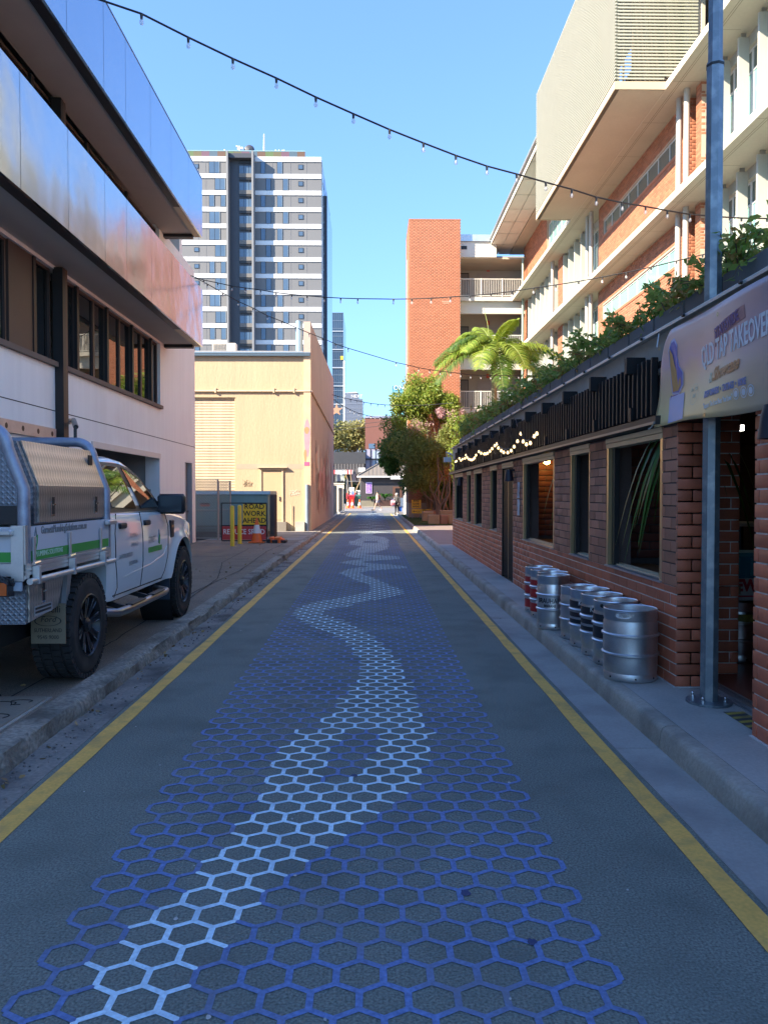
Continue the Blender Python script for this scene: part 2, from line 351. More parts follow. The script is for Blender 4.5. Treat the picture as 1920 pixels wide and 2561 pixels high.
for j in range(NR):
    for i in range(NC):
        c = centre(i, j); vs = [c+Vector(q) for q in ((0,U_,0),(W_/2,V_,0),(W_/2,-V_,0),(0,-U_,0),(-W_/2,-V_,0),(-W_/2,V_,0))]
        nb = [c+Vector(q) for q in ((W_/2,RP,0),(W_,0,0),(W_/2,-RP,0),(-W_/2,-RP,0),(-W_,0,0),(-W_/2,RP,0))]
        for k in range(6):
            A, B, c2 = vs[k], vs[(k+1) % 6], nb[k]; mid = (A+B)/2; p_ = j % 2
            di, dj = ((p_,1),(1,0),(p_,-1),(p_-1,-1),(-1,0),(p_-1,1))[k]; key = frozenset(((i, j), (i+di, j+dj)))
            if key in seen: continue
            seen.add(key)
            ki = KI*(1+.12*mnoise.noise(mid*3)); 
            P = [A, A+(c-A)*ki, B+(c-B)*ki, B, B+(c2-B)*ki, A+(c2-A)*ki]
            tgt = light if is_light(mid.x+random.uniform(-.012, .012), mid.y) else dark
            tgt.add([(p.x, p.y, .0025) for p in P], [tuple(range(5, -1, -1))])
def big(b, name, mat, parent):
    me = bpy.data.meshes.new(name); me.from_pydata(b.v, [], b.f); return link(name, me, mat, parent, None, Vector((0,0,0)), Vector((0,0,0)), {'kind': 'stuff'})
big(dark, 'hexagon_marking', HEXB, road); big(light, 'light_hexagon_marking', HEXL, road)
# --- right gutter, kerb stones and pavement
def zl(y): return .12 if y < 23 else .12-.07*min(1, (y-23)/5)
joints = [-4.2, -1.9, .1, 2.3, 4.62, 7.14, 9.5, 11.9, 14.3, 16.7, 19.1, 21.5, 23.9, 26.3, 28.7, 31.1, 33.5]
gut = setting('gutter')
for a, b in zip(joints, joints[1:]):
    m_ = MB(); m_.box(1.47, 1.735, a+.004, b-.004, -.03, .006); m_.build('gutter_slab', CONC_G, gut)
m_ = MB(); m_.box(1.47, 1.735, 33.5, 57, -.03, .006); m_.build('gutter_slab', CONC_G, gut)
m_ = MB(); m_.box(-2.03, -1.79, -5, 62, -.03, .004); m_.build('gutter_slab', M('dirty_gutter', (.25,.225,.19), .9, var=.4, vs=1.5, fine=.4, fs=45, bump=.3, dirt=(.05,.045,.04), dirt_s=2, dirt_amt=.8), gut)
kerb = setting('kerb')
def kerb_seg(x_face, x_back, a, b, h, mat, par, sgn, rough=0, name='kerb_stone', n=2):
    prof = [(0,-.05),(0,.02),(.012,h-.035),(.022,h-.012),(.045,h),(abs(x_back-x_face),h),(abs(x_back-x_face),-.05)]
    ys = np.linspace(a, b, n); rings = []
    for y in ys:
        ring = []
        for i, (u, z) in enumerate(prof):
            p = Vector((x_face+sgn*u, y, z if callable(h) is False else z))
            if rough and 1 <= i <= 4:
                q = mnoise.noise(Vector((y*2.3, i*.7, 3)))*rough + mnoise.noise(Vector((y*9, i*1.7, 8)))*rough*.6
                p.x += sgn*max(q, -.3*rough); p.z -= max(0, q)*.8
            ring.append(tuple(p))
        rings.append(ring)
    m_ = MB(); m_.loft(rings); return m_.build(name, mat, par, smooth=40)
for a, b in zip(joints, joints[1:]): kerb_seg(1.735, 1.85, a+.005, b-.005, .14, CONC_K, kerb, 1)
for k in range(10): kerb_seg(1.735, 1.85, 33.5+k*2.4+.005, 35.9+k*2.4-.005, .14, CONC_K, kerb, 1)
KL = M('old_kerb_concrete', (.30,.27,.215), .92, var=.35, vs=3, fine=.7, fs=32, bump=1, bs=34, bump_d=.012, dirt=(.09,.08,.062), dirt_s=2.6, dirt_amt=.85)
def kerb_left(a, b):
    n = max(4, int((b-a)/.05)); h = zl((a+b)/2)+.005
    o = kerb_seg(-2.02, -2.2, a, b, h, KL, kerb, -1, rough=.034, n=n); return o
ys = [-4, -1.5, .9, 3.2, 5.35, 6.9, 9.1, 11.6, 14.0, 16.2, 18.6, 21.0, 23.4]
for a, b in zip(ys, ys[1:]): kerb_left(a+.004, b-.004)
for a in np.arange(23.4, 60, 2.4): kerb_left(a+.004, a+2.396)
pv = MB(); pv.box(1.855, 2.22, -5, 21.4, -.05, .138); pv.box(2.221, 2.75, 3.4, 5.53, -.05, .137); pv.build('pavement', CONC, kind='structure')
dr = MB(); dr.box(1.855, 14, 21.4, 34.3, -.05, .132); dr.build('driveway', M('driveway_paving', (.26,.21,.185), .85, var=.15, fine=.15, bump=.3), kind='structure')
# left pavement in strips, with cracks
ys = list(np.linspace(-5, 30.6, 40)); vs = []; fs = []
for y in ys: vs += [(-5.25, y, zl(y)), (-2.195, y, zl(y)-.004)]
b = MB(); b.v = vs; b.f = [(2*i, 2*i+1, 2*i+3, 2*i+2) for i in range(len(ys)-1)]; lp = b.build('left_pavement', PAVE_L, kind='structure')
def crack(pts, wd, z=.004, par=lp, mat=DARKJ):
    P = []
    for (x0, y0), (x1, y1) in zip(pts, pts[1:]):
        n = max(2, int(math.hypot(x1-x0, y1-y0)/.08))
        for k in range(n): t = k/n; P.append((x0+(x1-x0)*t+.018*mnoise.noise(Vector((x0*7+t*9, y0, 1))), y0+(y1-y0)*t+.018*mnoise.noise(Vector((y1*5, t*9, 4)))))
    P.append(pts[-1]); b = MB()
    for i, (x, y) in enumerate(P):
        j = min(i, len(P)-2); d = Vector((P[j+1][0]-P[j][0], P[j+1][1]-P[j][1])); d.normalize(); q = Vector((-d.y, d.x))*wd*(.4+.8*abs(mnoise.noise(Vector((x*6, y*6, 2)))))
        zz = zl(y)+z if par == lp else z; b.v += [(x+q.x, y+q.y, zz), (x-q.x, y-q.y, zz)]
    b.f = [(2*i, 2*i+1, 2*i+3, 2*i+2) for i in range(len(P)-1)]; b.build('crack', mat, par)
crack([(-2.55,4.3),(-2.5,7.5),(-2.62,10.2),(-2.45,14.5),(-2.6,19.0),(-2.5,22.5)], .012)
crack([(-2.3,9.0),(-2.42,9.3),(-2.9,9.7)], .014); crack([(-2.42,9.3),(-2.6,13.0),(-3.1,16.0),(-3.2,20)], .012)
crack([(-2.25,12.2),(-2.8,12.9),(-3.4,12.8)], .009); crack([(-4.9,17.0),(-3.8,17.6),(-2.3,17.4)], .01); crack([(-3.0,3.2),(-2.6,5.4),(-3.4,6.6)], .012)
ap = MB(); n_ = 0
for x0, x1, y0, y1 in ((-5.2,-3.75,23.9,27.3),(-3.74,-2.2,23.9,27.3),(-5.2,-3.75,27.31,30.79),(-3.74,-2.2,27.31,30.79)):
    b = MB(); b.quad((x0,y0,zl(y0)+.005),(x1-.01,y0,zl(y0)+.005),(x1-.01,y1-.01,zl(y1)+.007),(x0,y1-.01,zl(y1)+.007)); b.build('paving_slab', APRON, lp)
np_ = MB(); np_.box(-2.46, -2.195, 30.8, 62, -.05, .055); np_.build('narrow_pavement', M('dirty_concrete', (.2,.18,.15), .9, var=.25, fine=.2, bump=.4, dirt=(.07,.06,.045), dirt_amt=.7), kind='structure')
bg_ = MB(); bg_.quad((-40,22.8,.0),(-5.24,22.8,.0),(-5.24,30.8,.04),(-40,30.8,.04)); bg_.build('yard', M('yard_asphalt', (.09,.085,.075), .9, fine=.2), kind='structure')
cwall = MB(); 
# grit and pebbles lying in the left gutter
pb = MB(); rr = random.Random(4)
for k in range(420):
    y = 2.2+rr.random()**1.6*16; x = -1.82-abs(rr.gauss(.1, .06)); s_ = rr.uniform(.003, .012)
    if x < -2.0: x = -2.0+rr.random()*.05
    pb.lathe([(.001,-s_*.5),(s_,-s_*.1),(s_*.7,s_*.5),(.001,s_*.7)], (x, y, .006+s_*.2), 5, cap=False)
pb.build('grit', M('grit', (.2,.18,.16), .9, rnd=.5), kind='stuff')
# yellow and black tape on the pavement before the door
tape = thing('warning_tape', 'worn yellow and black hazard tape stuck on the pavement before the open door', 'floor tape', (2.3,4.6,.139))
TY = M('tape_yellow', (.5,.38,.07), .6, var=.3, vs=6, dirt=(.12,.11,.08), dirt_s=7, dirt_amt=.8); TB = M('tape_black', (.07,.07,.075), .6, dirt=(.2,.2,.19), dirt_s=6, dirt_amt=.6)
b = MB(); b.box(2.262, 2.395, 3.95, 4.92, .1385, .1395); b.build('tape_band', TB, tape)
for k in range(11):
    y = 3.97+k*.088; b = MB(); b.loft([[(2.262,y,.1396),(2.395,y+.035,.1396),(2.395,y+.075,.1396),(2.262,y+.04,.1396)],[(2.262,y,.1403),(2.395,y+.035,.1403),(2.395,y+.075,.1403),(2.262,y+.04,.1403)]]); b.build('stripe', TY, tape)
text('WATCH YOUR STEP', .04, TB, (2.345,4.75,.1406), (0,-1,0), (1,0,0), tape)
# concrete pit lid in the left pavement
lid = thing('pit_lid', 'pale concrete service pit lid set in the left pavement beside the kerb', 'manhole cover', (-2.45,5.05,.12))
b = MB(); b.rbox(-2.75, -2.26, 4.55, 5.38, .11, .138, .006); b.build('lid', M('lid_concrete', (.24,.215,.17), .9, fine=.2, bump=.4), lid)
b = MB()
for cx, cy, r in ((-2.62,4.9,.08),(-2.42,4.85,.1),(-2.5,5.15,.09),(-2.38,5.22,.06),(-2.66,5.2,.07)):
    P = [(cx+r*(1+.3*math.sin(a*3))*math.cos(a), cy+r*1.2*math.sin(a)*(1+.2*math.cos(a*2)), .1385) for a in np.linspace(0, 5.2, 22)]; b.tube(P, .004, 4)
b.build('groove', DARKJ, lid)
b = MB(); b.box(-2.78, -2.235, 4.52, 5.41, .1, .126); b.build('lid_frame', CONC_K, lid)
# ---------------------------------------------------------------- left building
WHITE_W = M('white_render', (.86,.86,.83), .85, var=.06, vs=.6, fine=.06, bump=.12, dirt=(.62,.56,.5), dirt_s=.5, dirt_amt=.35, streak=.06)
SOFFIT = M('tan_soffit', (.48,.46,.42), .8, var=.06, fine=.05, bump=.05); BLACKP = plain('black_trim', (.015,.014,.014), .5); BROWNP = plain('brown_frame', (.06,.04,.032), .55)
def wavy(name, col, rough, amt, sc, metal=1):
    m = M(name, col, rough, metal, var=.03, fine=0, bump=amt, bs=sc, bump_d=.25); return m
FASC_U = wavy('upper_fascia_metal', (.40,.46,.54), .2, .012, .5); FASC_L = wavy('lower_fascia_metal', (.50,.53,.57), .17, .19, .42)
GLASS_L = M('dark_window_glass', (.008,.009,.009), .02, 0, var=0, fine=0, bump=.006, bs=1.2, bump_d=.2, spec=1, ior=1.9)
XW, XF = -5.2, -4.28
lb = thing('office_building', 'white rendered building with shiny metal balcony fascias above the parked truck', 'building', (XW,10,0))
LR = 22.8
def wall(name, mat, x0, x1, y0, y1, z0, z1, par, **k): b = MB(); b.box(x0, x1, y0, y1, z0, z1); return b.build(name, mat, par, **k)
# walls: piers and bands round the openings (garage 15.1-19.0, door 21.55-22.35, window bands)
for nm, y0, y1, z0, z1 in (('wall',-8,14.4,-.1,3.62),('wall',14.4,19.0,2.47,3.62),('wall',19.0,21.55,-.1,3.62),('wall',21.55,22.35,2.42,3.62),('wall',22.35,LR,-.1,3.62),
                       ('wall',19.1,LR,3.62,8.06),('wall',-8,19.1,5.22,6.75)): wall(nm, WHITE_W, XW-.35, XW, y0, y1, z0, z1, lb)
wall('back_wall', WHITE_W, -22, XW-.35, LR-.3, LR, -.1, 9.3, lb); wall('roof', CONC, -22, XW, -8, LR, 9.3, 9.42, lb); wall('roof', CONC, XW+.001, XF-.3, -8, 19.6, 9.3, 9.42, lb)
wall('inner_floor', BLACKP, -11, XW-.36, -8, LR-.31, 3.3, 3.5, lb); wall('inner_floor', BLACKP, -11, XW-.36, -8, LR-.31, 6.5, 6.62, lb)
wall('inner_wall', M('dim_office', (.12,.12,.11), .9), -11, -10.8, -8, LR-.31, -.1, 9.2, lb)
wall('garage_side', M('garage_grey', (.3,.29,.27), .9), -8, XW-.36, 19.03, 19.2, -.1, 2.6, lb); wall('garage_side', MATS['garage_grey'], -8, XW-.36, 14.2, 14.38, -.1, 2.6, lb)
wall('garage_ceiling', MATS['garage_grey'], -8, XW-.36, 14.2, 19.2, 2.6, 2.7, lb); wall('garage_back', M('garage_dark', (.05,.045,.04), .9), -8.2, -8, 14.2, 19.2, -.1, 2.7, lb)
wall('garage_floor', CONC, -8, XW, 14.4, 19.0, .06, .115, lb); wall('lintel', plain('pale_lintel', (.7,.65,.58), .6), XW-.03, XW+.03, 14.4, 19.0, 2.40, 2.52, lb)
wall('wall_joint', DARKJ, XW+.0005, XW+.002, -8, LR, 2.895, 2.91, lb)
b = MB(); b.rbox(-5.47,-5.42,18.85,19.0,1.35,1.65,.008); b.build('intercom', plain('grey_plastic', (.12,.12,.12), .4), lb)
dr_ = wall('side_door', plain('grey_door', (.28,.27,.26), .35, .6), XW-.16, XW-.12, 21.6, 22.3, .1, 2.38, lb); dr_['label'] = 'narrow grey metal door with a red notice'
wall('door_frame', plain('door_frame_grey', (.4,.38,.36), .5), XW-.2, XW+.015, 21.55, 21.6, .1, 2.42, lb); wall('door_frame', MATS['door_frame_grey'], XW-.2, XW+.015, 22.3, 22.35, .1, 2.42, lb)
wall('notice', plain('red_notice', (.55,.05,.05), .4), XW-.119, XW-.115, 21.72, 21.95, 1.35, 1.72, lb); wall('notice_panel', plain('white_notice', (.8,.78,.75), .4), XW-.1145, XW-.112, 21.75, 21.92, 1.5, 1.56, lb)
wall('handle', plain('steel', (.6,.6,.6), .25, 1, var=.04), XW-.115, XW-.06, 22.18, 22.24, 1.02, 1.06, lb)
# window sill and windows, first floor
wall('sill', M('sill_stone', (.15,.12,.10), .8), XW-.05, XW+.07, -8, 12.78, 3.62, 3.70, lb); wall('sill', MATS['sill_stone'], XW-.05, XW+.07, 13.02, 19.12, 3.62, 3.70, lb)
def window_row(edges, z0, z1, thick):
    for k, (a, b_) in enumerate(zip(edges, edges[1:])):
        fr = MB(); t = .045
        fr.box(XW-.14, XW-.06, a, a+t, z0, z1); fr.box(XW-.14, XW-.06, b_-t, b_-.002, z0, z1); fr.box(XW-.14, XW-.06, a+t, b_-t, z0, z0+t); fr.box(XW-.14, XW-.06, a+t, b_-t, z1-t, z1)
        f = fr.build('window', BROWNP, lb); gl = MB(); gl.box(XW-.11, XW-.095, a+t, b_-t, z0+t, z1-t); gl.build('pane', GLASS_L, f)
        if (k % 2 == 0) == (thick == 0): wall('mullion', BLACKP, XW-.06, XW-.01, a-.05, a+.05, z0, z1, lb)
window_row([1.0,2.2,3.4,4.6,5.8,7.0,8.2,9.4,10.35,11.25], 3.70, 5.21, 0)
wall('brown_panel', BROWNP, XW-.12, XW-.03, 11.27, 12.1, 3.7, 5.21, lb); window_row([12.1,12.78], 3.70, 5.21, 0)
window_row([13.02,13.85,14.75,15.4,16.25,17.0,17.75,18.45,19.05], 3.70, 5.21, 1)
window_row(list(np.arange(.6,19.1,1.15)), 6.76, 7.98, 0)
wall('column', BLACKP, XW-.02, XW+.14, 12.79, 12.9, -.0, 5.25, lb); wall('column', BROWNP, XW-.02, XW+.135, 12.9, 13.0, 0, 5.25, lb)
wall('column', BLACKP, XW-.02, XW+.14, 12.79, 12.9, 6.68, 7.99, lb); wall('column', BROWNP, XW-.02, XW+.135, 12.9, 13.0, 6.68, 7.99, lb)
PJ = [-8,-6.3,-4.7,-3.2,-1.6,0,1.6,3.2,4.8,6.4,8.0,9.57,11.05,12.55,13.65,15.15,16.7,18.25,19.7]
for z0, z1, mt in ((5.26,6.68,FASC_L),(8.0,9.45,FASC_U)):
    for a, c in zip(PJ, PJ[1:]):
        wall('fascia_panel', mt, XF-.04, XF, a+.006, c-.006, z0, z1, lb)
    wall('end_panel', mt, XW+.001, XF-.042, 19.66, 19.7, z0+.02, z1, lb)
    wall('fascia_core', BLACKP, XF-.16, XF-.042, -8, 19.65, z0+.012, z1-.03, lb)
    wall('soffit', SOFFIT, XW+.001, XF-.165, -8, 19.64, z0-.012+.03, z0+.1, lb)
    wall('trim', BLACKP, XF-.2, XF-.045, -8, 17.6, z0-.004, z0+.011, lb); wall('trim', M('lit_tan_trim', (.5,.42,.28), .5), XF-.2, XF-.045, 17.61, 19.66, z0-.003, z0+.011, lb)  # far end of the black trim: the light it catches is put into the tan
    wall('end_slot', BLACKP, XW+.003, XF-.21, 19.45, 19.64, z0-.06, z0+.017, lb)
    wall('balcony_slab', SOFFIT, XW+.002, XF-.17, -8, 19.6, z0+.11, z0+.2, lb)
def roof_strip(): wall('parapet_cap', FASC_U, XF-.3, XF+.01, -8, 19.72, 9.451, 9.47, lb)
roof_strip()
# things on that wall
cc = thing('security_camera', 'small grey bullet security camera on the white wall beside the black column', 'camera', (XW,13.3,2.75)); GREY = plain('grey_metal', (.35,.35,.34), .4, .5)
b = MB(); b.cyl((XW,13.3,2.78),(XW+.05,13.3,2.78),.05,n=14); b.tube([(XW+.05,13.3,2.78),(XW+.11,13.25,2.79),(XW+.15,13.2,2.77)],.018,8); b.build('bracket', GREY, cc, 40)
b = MB(); b.cyl((XW+.1,13.3,2.80),(XW+.26,12.98,2.66),.045,n=14); b.build('housing', GREY, cc, 40); b = MB(); b.cyl((XW+.255,12.99,2.664),(XW+.262,12.976,2.658),.036,n=12); b.build('lens', BLACKP, cc)
rail = thing('perforated_rail', 'galvanised perforated rail with round holes fixed on the white wall behind the truck', 'rail', (XW,11.5,2.5)); GALV = M('galvanised_rail', (.5,.48,.45), .5, .6, var=.15, vs=6)
b = MB(); b.box(XW+.03, XW+.05, 8.5, 12.7, 2.42, 2.60); b.box(XW+.001, XW+.03, 8.5, 12.7, 2.585, 2.60); b.box(XW+.001, XW+.03, 8.5, 12.7, 2.42, 2.435); b.build('channel', GALV, rail)
b = MB(); b.box(XW+.02, XW+.045, 8.5, 12.7, 2.30, 2.36); b.build('lower_bar', GALV, rail)
for y in np.arange(8.9, 12.6, .52): b = MB(); b.cyl((XW+.0495,y,2.51),(XW+.0515,y,2.51),.042,n=16); b.build('hole', BLACKP, rail)
cb = MB(); cb.tube([(XW+.02,13.06,2.75),(XW+.03,13.08,2.4),(XW+.02,13.3,2.1),(XW+.02,13.32,1.5)],.008,6); tag(cb.build('cable', BLACKP), 'thin black cable hanging down the white wall beside the black column', 'cable')
# ---------------------------------------------------------------- yellow building
YW = M('yellow_render', (.54,.41,.255), .85, var=.07, vs=.5, fine=.1, fs=30, bump=.35, bs=14, bump_d=.02, streak=.08, dirt=(.36,.29,.2), dirt_s=.45, dirt_amt=.22, stretch=(1,1,.35))
PINKW = M('shade_pink_side_render', (.52,.40,.33), .85, var=.08, vs=.6, fine=.08, bump=.2, bs=20, streak=.1, dirt=(.3,.24,.2), dirt_s=.4, dirt_amt=.35)  # side facing away from the sun: its pinkish shade is put into the colour
yb = thing('yellow_warehouse', 'yellow rendered warehouse with a cream roller door and a graffitied side wall', 'building', (-6,YF:=30.8,0))
wall('front_wall', YW, -22, -5.42, YF, YF+.3, 5.36, 7.0, yb); wall('front_wall', YW, -5.42, -2.72, YF, YF+.3, -.1, 7.0, yb); wall('front_wall', YW, -22, -10.5, YF, YF+.3, -.1, 5.36, yb)
wall('corner_pier', M('pier_yellow', (.60,.47,.31), .85, streak=.08), -2.721, -2.44, YF-.06, YF+.3, -.1, 7.0, yb)
wall('faded_band', M('faded_band', (.44,.37,.27), .9, var=.12), -5.40, -2.73, YF-.004, YF-.001, 2.52, 2.72, yb)
# roller door: corrugated curtain of slats, each a narrow rounded strip
RD = M('cream_roller_door', (.60,.48,.33), .55, var=.06, streak=.16, dirt=(.40,.33,.24), dirt_s=1.2, dirt_amt=.3)
z = .08
rd = wall('roller_door', RD, -10.4, -5.46, YF+.13, YF+.16, .05, 5.3, yb)
while z < 5.25:
    b = MB(); b.prism([(YF+.131, z), (YF+.112, z+.02), (YF+.108, z+.055), (YF+.112, z+.09), (YF+.131, z+.107)], 'x', -10.4, -5.46); b.build('slat', RD, rd); z += .112
wall('door_head', YW, -10.5, -5.42, YF+.06, YF+.3, 5.30, 5.36, yb); wall('door_jamb', YW, -5.46, -5.42, YF+.04, YF+.3, -.1, 5.36, yb)
# man door on a step
wall('step', APRON, -4.6, -3.4, YF-.35, YF-.001, -.05, .42, yb)
d_ = wall('door', M('cream_door', (.56,.41,.24), .6, var=.06, streak=.06), -4.40, -3.60, YF-.012, YF-.005, .5, 2.42, yb)
for x0, x1, z0, z1 in ((-4.46,-4.40,.42,2.48),(-3.60,-3.54,.42,2.48),(-4.46,-3.54,2.48,2.53)): wall('door_frame', MATS['pier_yellow'], x0, x1, YF-.045, YF-.003, z0, z1, yb)
wall('hood', MATS['pier_yellow'], -4.55, -3.38, YF-.14, YF-.002, 2.56, 2.60, yb); wall('handle', MATS['steel'], -3.70, -3.66, YF-.05, YF-.012, 1.25, 1.42, d_)
# gutter, roof, conduit, parapet side wall
BG = plain('blue_grey_gutter', (.16,.25,.33), .5, .3)
b = MB(); b.prism([(YF-.16,6.98),(YF-.001,6.98),(YF-.001,7.12),(YF-.18,7.12),(YF-.18,7.05)], 'x', -22, -2.46); b.build('gutter', BG, yb)
wall('gutter_lip', plain('dark_lip', (.06,.07,.08), .5), -22, -2.46, YF-.185, YF-.165, 7.055, 7.075, yb)
wall('roof', plain('roof_sheet', (.42,.42,.42), .5, .4), -22, -2.75, YF, 48, 7.12, 7.2, yb)
b = MB(); b.tube([(-22,YF-.05,5.6),(-2.45,YF-.05,5.6)], .04, 8); b.build('conduit', MATS['pier_yellow'], yb, 40)
for x in (-8.5,-6.2,-3.9,-3.1): wall('pipe_clip', MATS['pier_yellow'], x-.03, x+.03, YF-.1, YF-.001, 5.53, 5.72, yb)
b = MB(); b.prism([(YF-.04,-.1),(49.0,-.1),(49.0,8.75),(YF-.04,8.35)], 'x', -2.72, -2.445); b.build('side_wall', PINKW, yb)
b = MB(); b.tube([(-2.41,YF-.05,5.6),(-2.41,49,5.3)], .035, 8); b.build('conduit', PINKW, yb, 40)
b = MB(); b.cyl((-2.95,YF+.6,7.1),(-2.95,YF+.6,8.5),.14,n=16); b.build('flue', plain('flue_blue', (.3,.42,.5), .4, .5), yb, 40)
b = MB(); b.cyl((-2.58,YF-.12,.03),(-2.58,YF-.12,1.9),.075,n=14); b.build('downpipe', M('blue_grey_pipe', (.22,.29,.36), .5, .2, var=.3, vs=4), yb, 40)
wall('plinth_block', CONC, -3.05, -2.68, YF-.28, YF-.001, 0, .42, yb)
b = MB(); b.tube([(-3.1-.12,YF-.05,.05),(-3.22,YF-.05,1.1)], .015, 6); b.build('standpipe', MATS['pier_yellow'], yb)
wall('sign_plate', plain('pale_blue_plate', (.2,.42,.6), .5), -5.38, -5.1, YF-.012, YF-.002, 1.05, 1.55, yb)
# graffiti, paint sprayed on the side wall and the pier
GR = M('red_spray_paint', (.42,.13,.09), .8, var=.4, vs=6); GK = M('dark_spray_paint', (.11,.075,.07), .8, var=.4, vs=6); GP = M('pink_spray_paint', (.72,.30,.34), .8, var=.2, vs=4); GO = M('orange_spray_paint', (.65,.28,.14), .8, var=.2)
rg = random.Random(11); gr_r, gr_k = MB(), MB(); XS = -2.4385
for k in range(46):
    y = 33.2+rg.random()*12.5; z = 1.3+rg.random()*2.5; tgt = gr_r if rg.random() < .4 else gr_k; wv = rg.uniform(.03,.09); dz = rg.uniform(.5,1.9); P = []
    for i in range(9): t = i/8; P.append((y+math.sin(t*5+k)*rg.uniform(.05,.25), z+dz*(t-.5)))
    for (a0,a1),(b0,b1) in zip(P, P[1:]):
        XS += .00002; tgt.quad((XS,a0-wv,a1),(XS,a0+wv,a1),(XS,b0+wv*.8,b1),(XS,b0-wv*.8,b1))
for k in range(9): y = 34.5+rg.random()*9; XS += .0001; gr_r.quad((XS,y,.55+rg.random()*.5),(XS,y+.09,.6),(XS,y+.12,2.6),(XS,y-.02,2.4))
gr_r.build('red_graffiti', GR, yb, kind='stuff'); gr_k.build('dark_graffiti', GK, yb, kind='stuff')
MURAL = [M('faded_rose', (.60,.33,.30), .85, var=.3, vs=3), M('faded_peach', (.66,.45,.34), .85, var=.3, vs=3), M('faded_cream', (.64,.56,.47), .85, var=.2, vs=3), M('faded_rust', (.45,.22,.16), .85, var=.35, vs=4)]
for k in range(22):
    y0, z0, ry, rz = 32+rg.random()*14, 1.0+rg.random()*2.7, rg.uniform(.25,1.1), rg.uniform(.2,.8); XS += .0001; b = MB(); P = []
    for a in np.linspace(0, 2*math.pi, 21)[:-1]: q = 1+.35*mnoise.noise(Vector((math.cos(a)*1.3+k*3, math.sin(a)*1.3, k))); P.append((XS-.004, y0+ry*q*math.cos(a), z0+rz*q*math.sin(a)))
    b.add(P, [tuple(range(20))]); b.build('mural_patch', MURAL[k % 4], yb)
def blot(cx, cz, rx, rz, mat, y): b = MB(); b.loft([[(cx+rx*math.cos(a)*(1+.12*math.sin(3*a)), y, cz+rz*math.sin(a)) for a in np.linspace(0, 2*math.pi, 25)[:-1]], [(cx+rx*math.cos(a)*(1+.12*math.sin(3*a)), y-.001, cz+rz*math.sin(a)) for a in np.linspace(0, 2*math.pi, 25)[:-1]]]); b.build('paint_patch', mat, yb)
blot(-2.585, 3.75, .12, .75, GP, YF-.061); blot(-2.6, 4.05, .1, .14, GO, YF-.0625); blot(-2.66, 3.05, .055, .25, GO, YF-.063); wall('number_plate', plain('pink_plate', (.6,.12,.25), .5), -2.70, -2.5, YF-.068, YF-.0635, 2.65, 2.8, yb)
SC = M('scribble_paint', (.75,.66,.52), .8); 
for cx, cz, n, wd, mt in ((-3.05,1.55,9,.5,SC),(-4.95,1.95,8,.42,M('brown_scribble', (.33,.25,.16), .8))):
    b = MB()
    for k in range(n):
        P = [(cx+wd*(rg.random()-.5), YF-.006, cz+.3*(rg.random()-.5)) for _ in range(4)]; b.tube(P, .007, 4)
    b.build('scribble', mt, yb)
ac = thing('air_conditioner', 'beige air conditioner unit on the roof edge of the yellow warehouse', 'air conditioner', (-6.0,31.7,7.2)); ACM = plain('beige_casing', (.68,.62,.5), .5)
b = MB(); b.rbox(-6.45,-5.5,31.4,31.75,7.24,7.62,.015); b.build('casing', ACM, ac); b = MB()
for k in range(9): b.box(-6.4+k*.06, -6.385+k*.06, 31.385, 31.4, 7.28, 7.58)
for k in range(6): b.box(-6.4, -5.9, 31.38, 31.39, 7.3+k*.05, 7.31+k*.05)
b.build('grille', plain('grille_grey', (.3,.29,.27), .5), ac); wall('foot', BLACKP, -6.4, -6.3, 31.4, 31.75, 7.2, 7.24, ac); wall('foot', BLACKP, -5.65, -5.55, 31.4, 31.75, 7.2, 7.24, ac)
# cream boundary wall and dark slat fences beyond the warehouse
CREAM = M('cream_wall', (.72,.66,.54), .8, var=.06)
cw = thing('boundary_wall', 'short sunlit cream wall standing across the end of the left fences', 'wall', (-2.9,66,0)); wall('wall_panel', CREAM, -4.6, -2.42, 66, 66.3, -.05, 2.35, cw); wall('coping', CREAM, -4.65, -2.38, 65.95, 66.35, 2.35, 2.43, cw)
DF = plain('dark_fence_metal', (.05,.04,.032), .5)
def slat_fence(y0, y1, label, x=-2.55, h=2.1):
    t = thing('slat_fence', label, 'fence', (x,(y0+y1)/2,0), 'dark slat fences beyond the warehouse')
    wall('rail', DF, x-.05, x-.02, y0, y1, .25, .31, t); wall('rail', DF, x-.05, x-.02, y0, y1, h-.2, h-.14, t)
    for y in np.arange(y0, y1, .16): wall('slat', DF, x-.02, x+.005, y, y+.09, .12, h, t)
    wall('footing', CREAM, x-.12, x+.06, y0, y1, -.05, .12, t)
slat_fence(49.2, 55.6, 'dark slat fence starting at the far corner of the yellow warehouse'); slat_fence(59.0, 65.9, 'dark slat fence in front of the sunlit cream wall', h=2.0)
# ---------------------------------------------------------------- teal cabinet, fence, sign, bollards
TEAL = M('teal_paint', (.15,.29,.29), .55, var=.12, vs=1.2, streak=.1, dirt=(.1,.17,.17), dirt_amt=.5)
tc = thing('teal_container', 'low teal metal container standing in front of the roller door', 'container', (-5,26.2,.05))
b = MB(); b.rbox(-8.3,-3.45,25.75,27.6,.28,1.52,.03); b.build('body', TEAL, tc); b = MB(); b.prism([(25.70,1.52),(27.65,1.52),(27.5,1.63),(25.85,1.63)], 'x', -8.35, -3.40); b.build('lid', M('pale_teal', (.25,.36,.36), .55), tc)
wall('base', plain('dark_base', (.03,.03,.03), .8), -8.2, -3.55, 25.8, 27.5, .05, .28, tc)
for k in range(34):
    for r_ in range(2): wall('vent', BLACKP, -6.9+k*.1, -6.83+k*.1, 25.738, 25.749, .32+r_*.1, .38+r_*.1, tc)
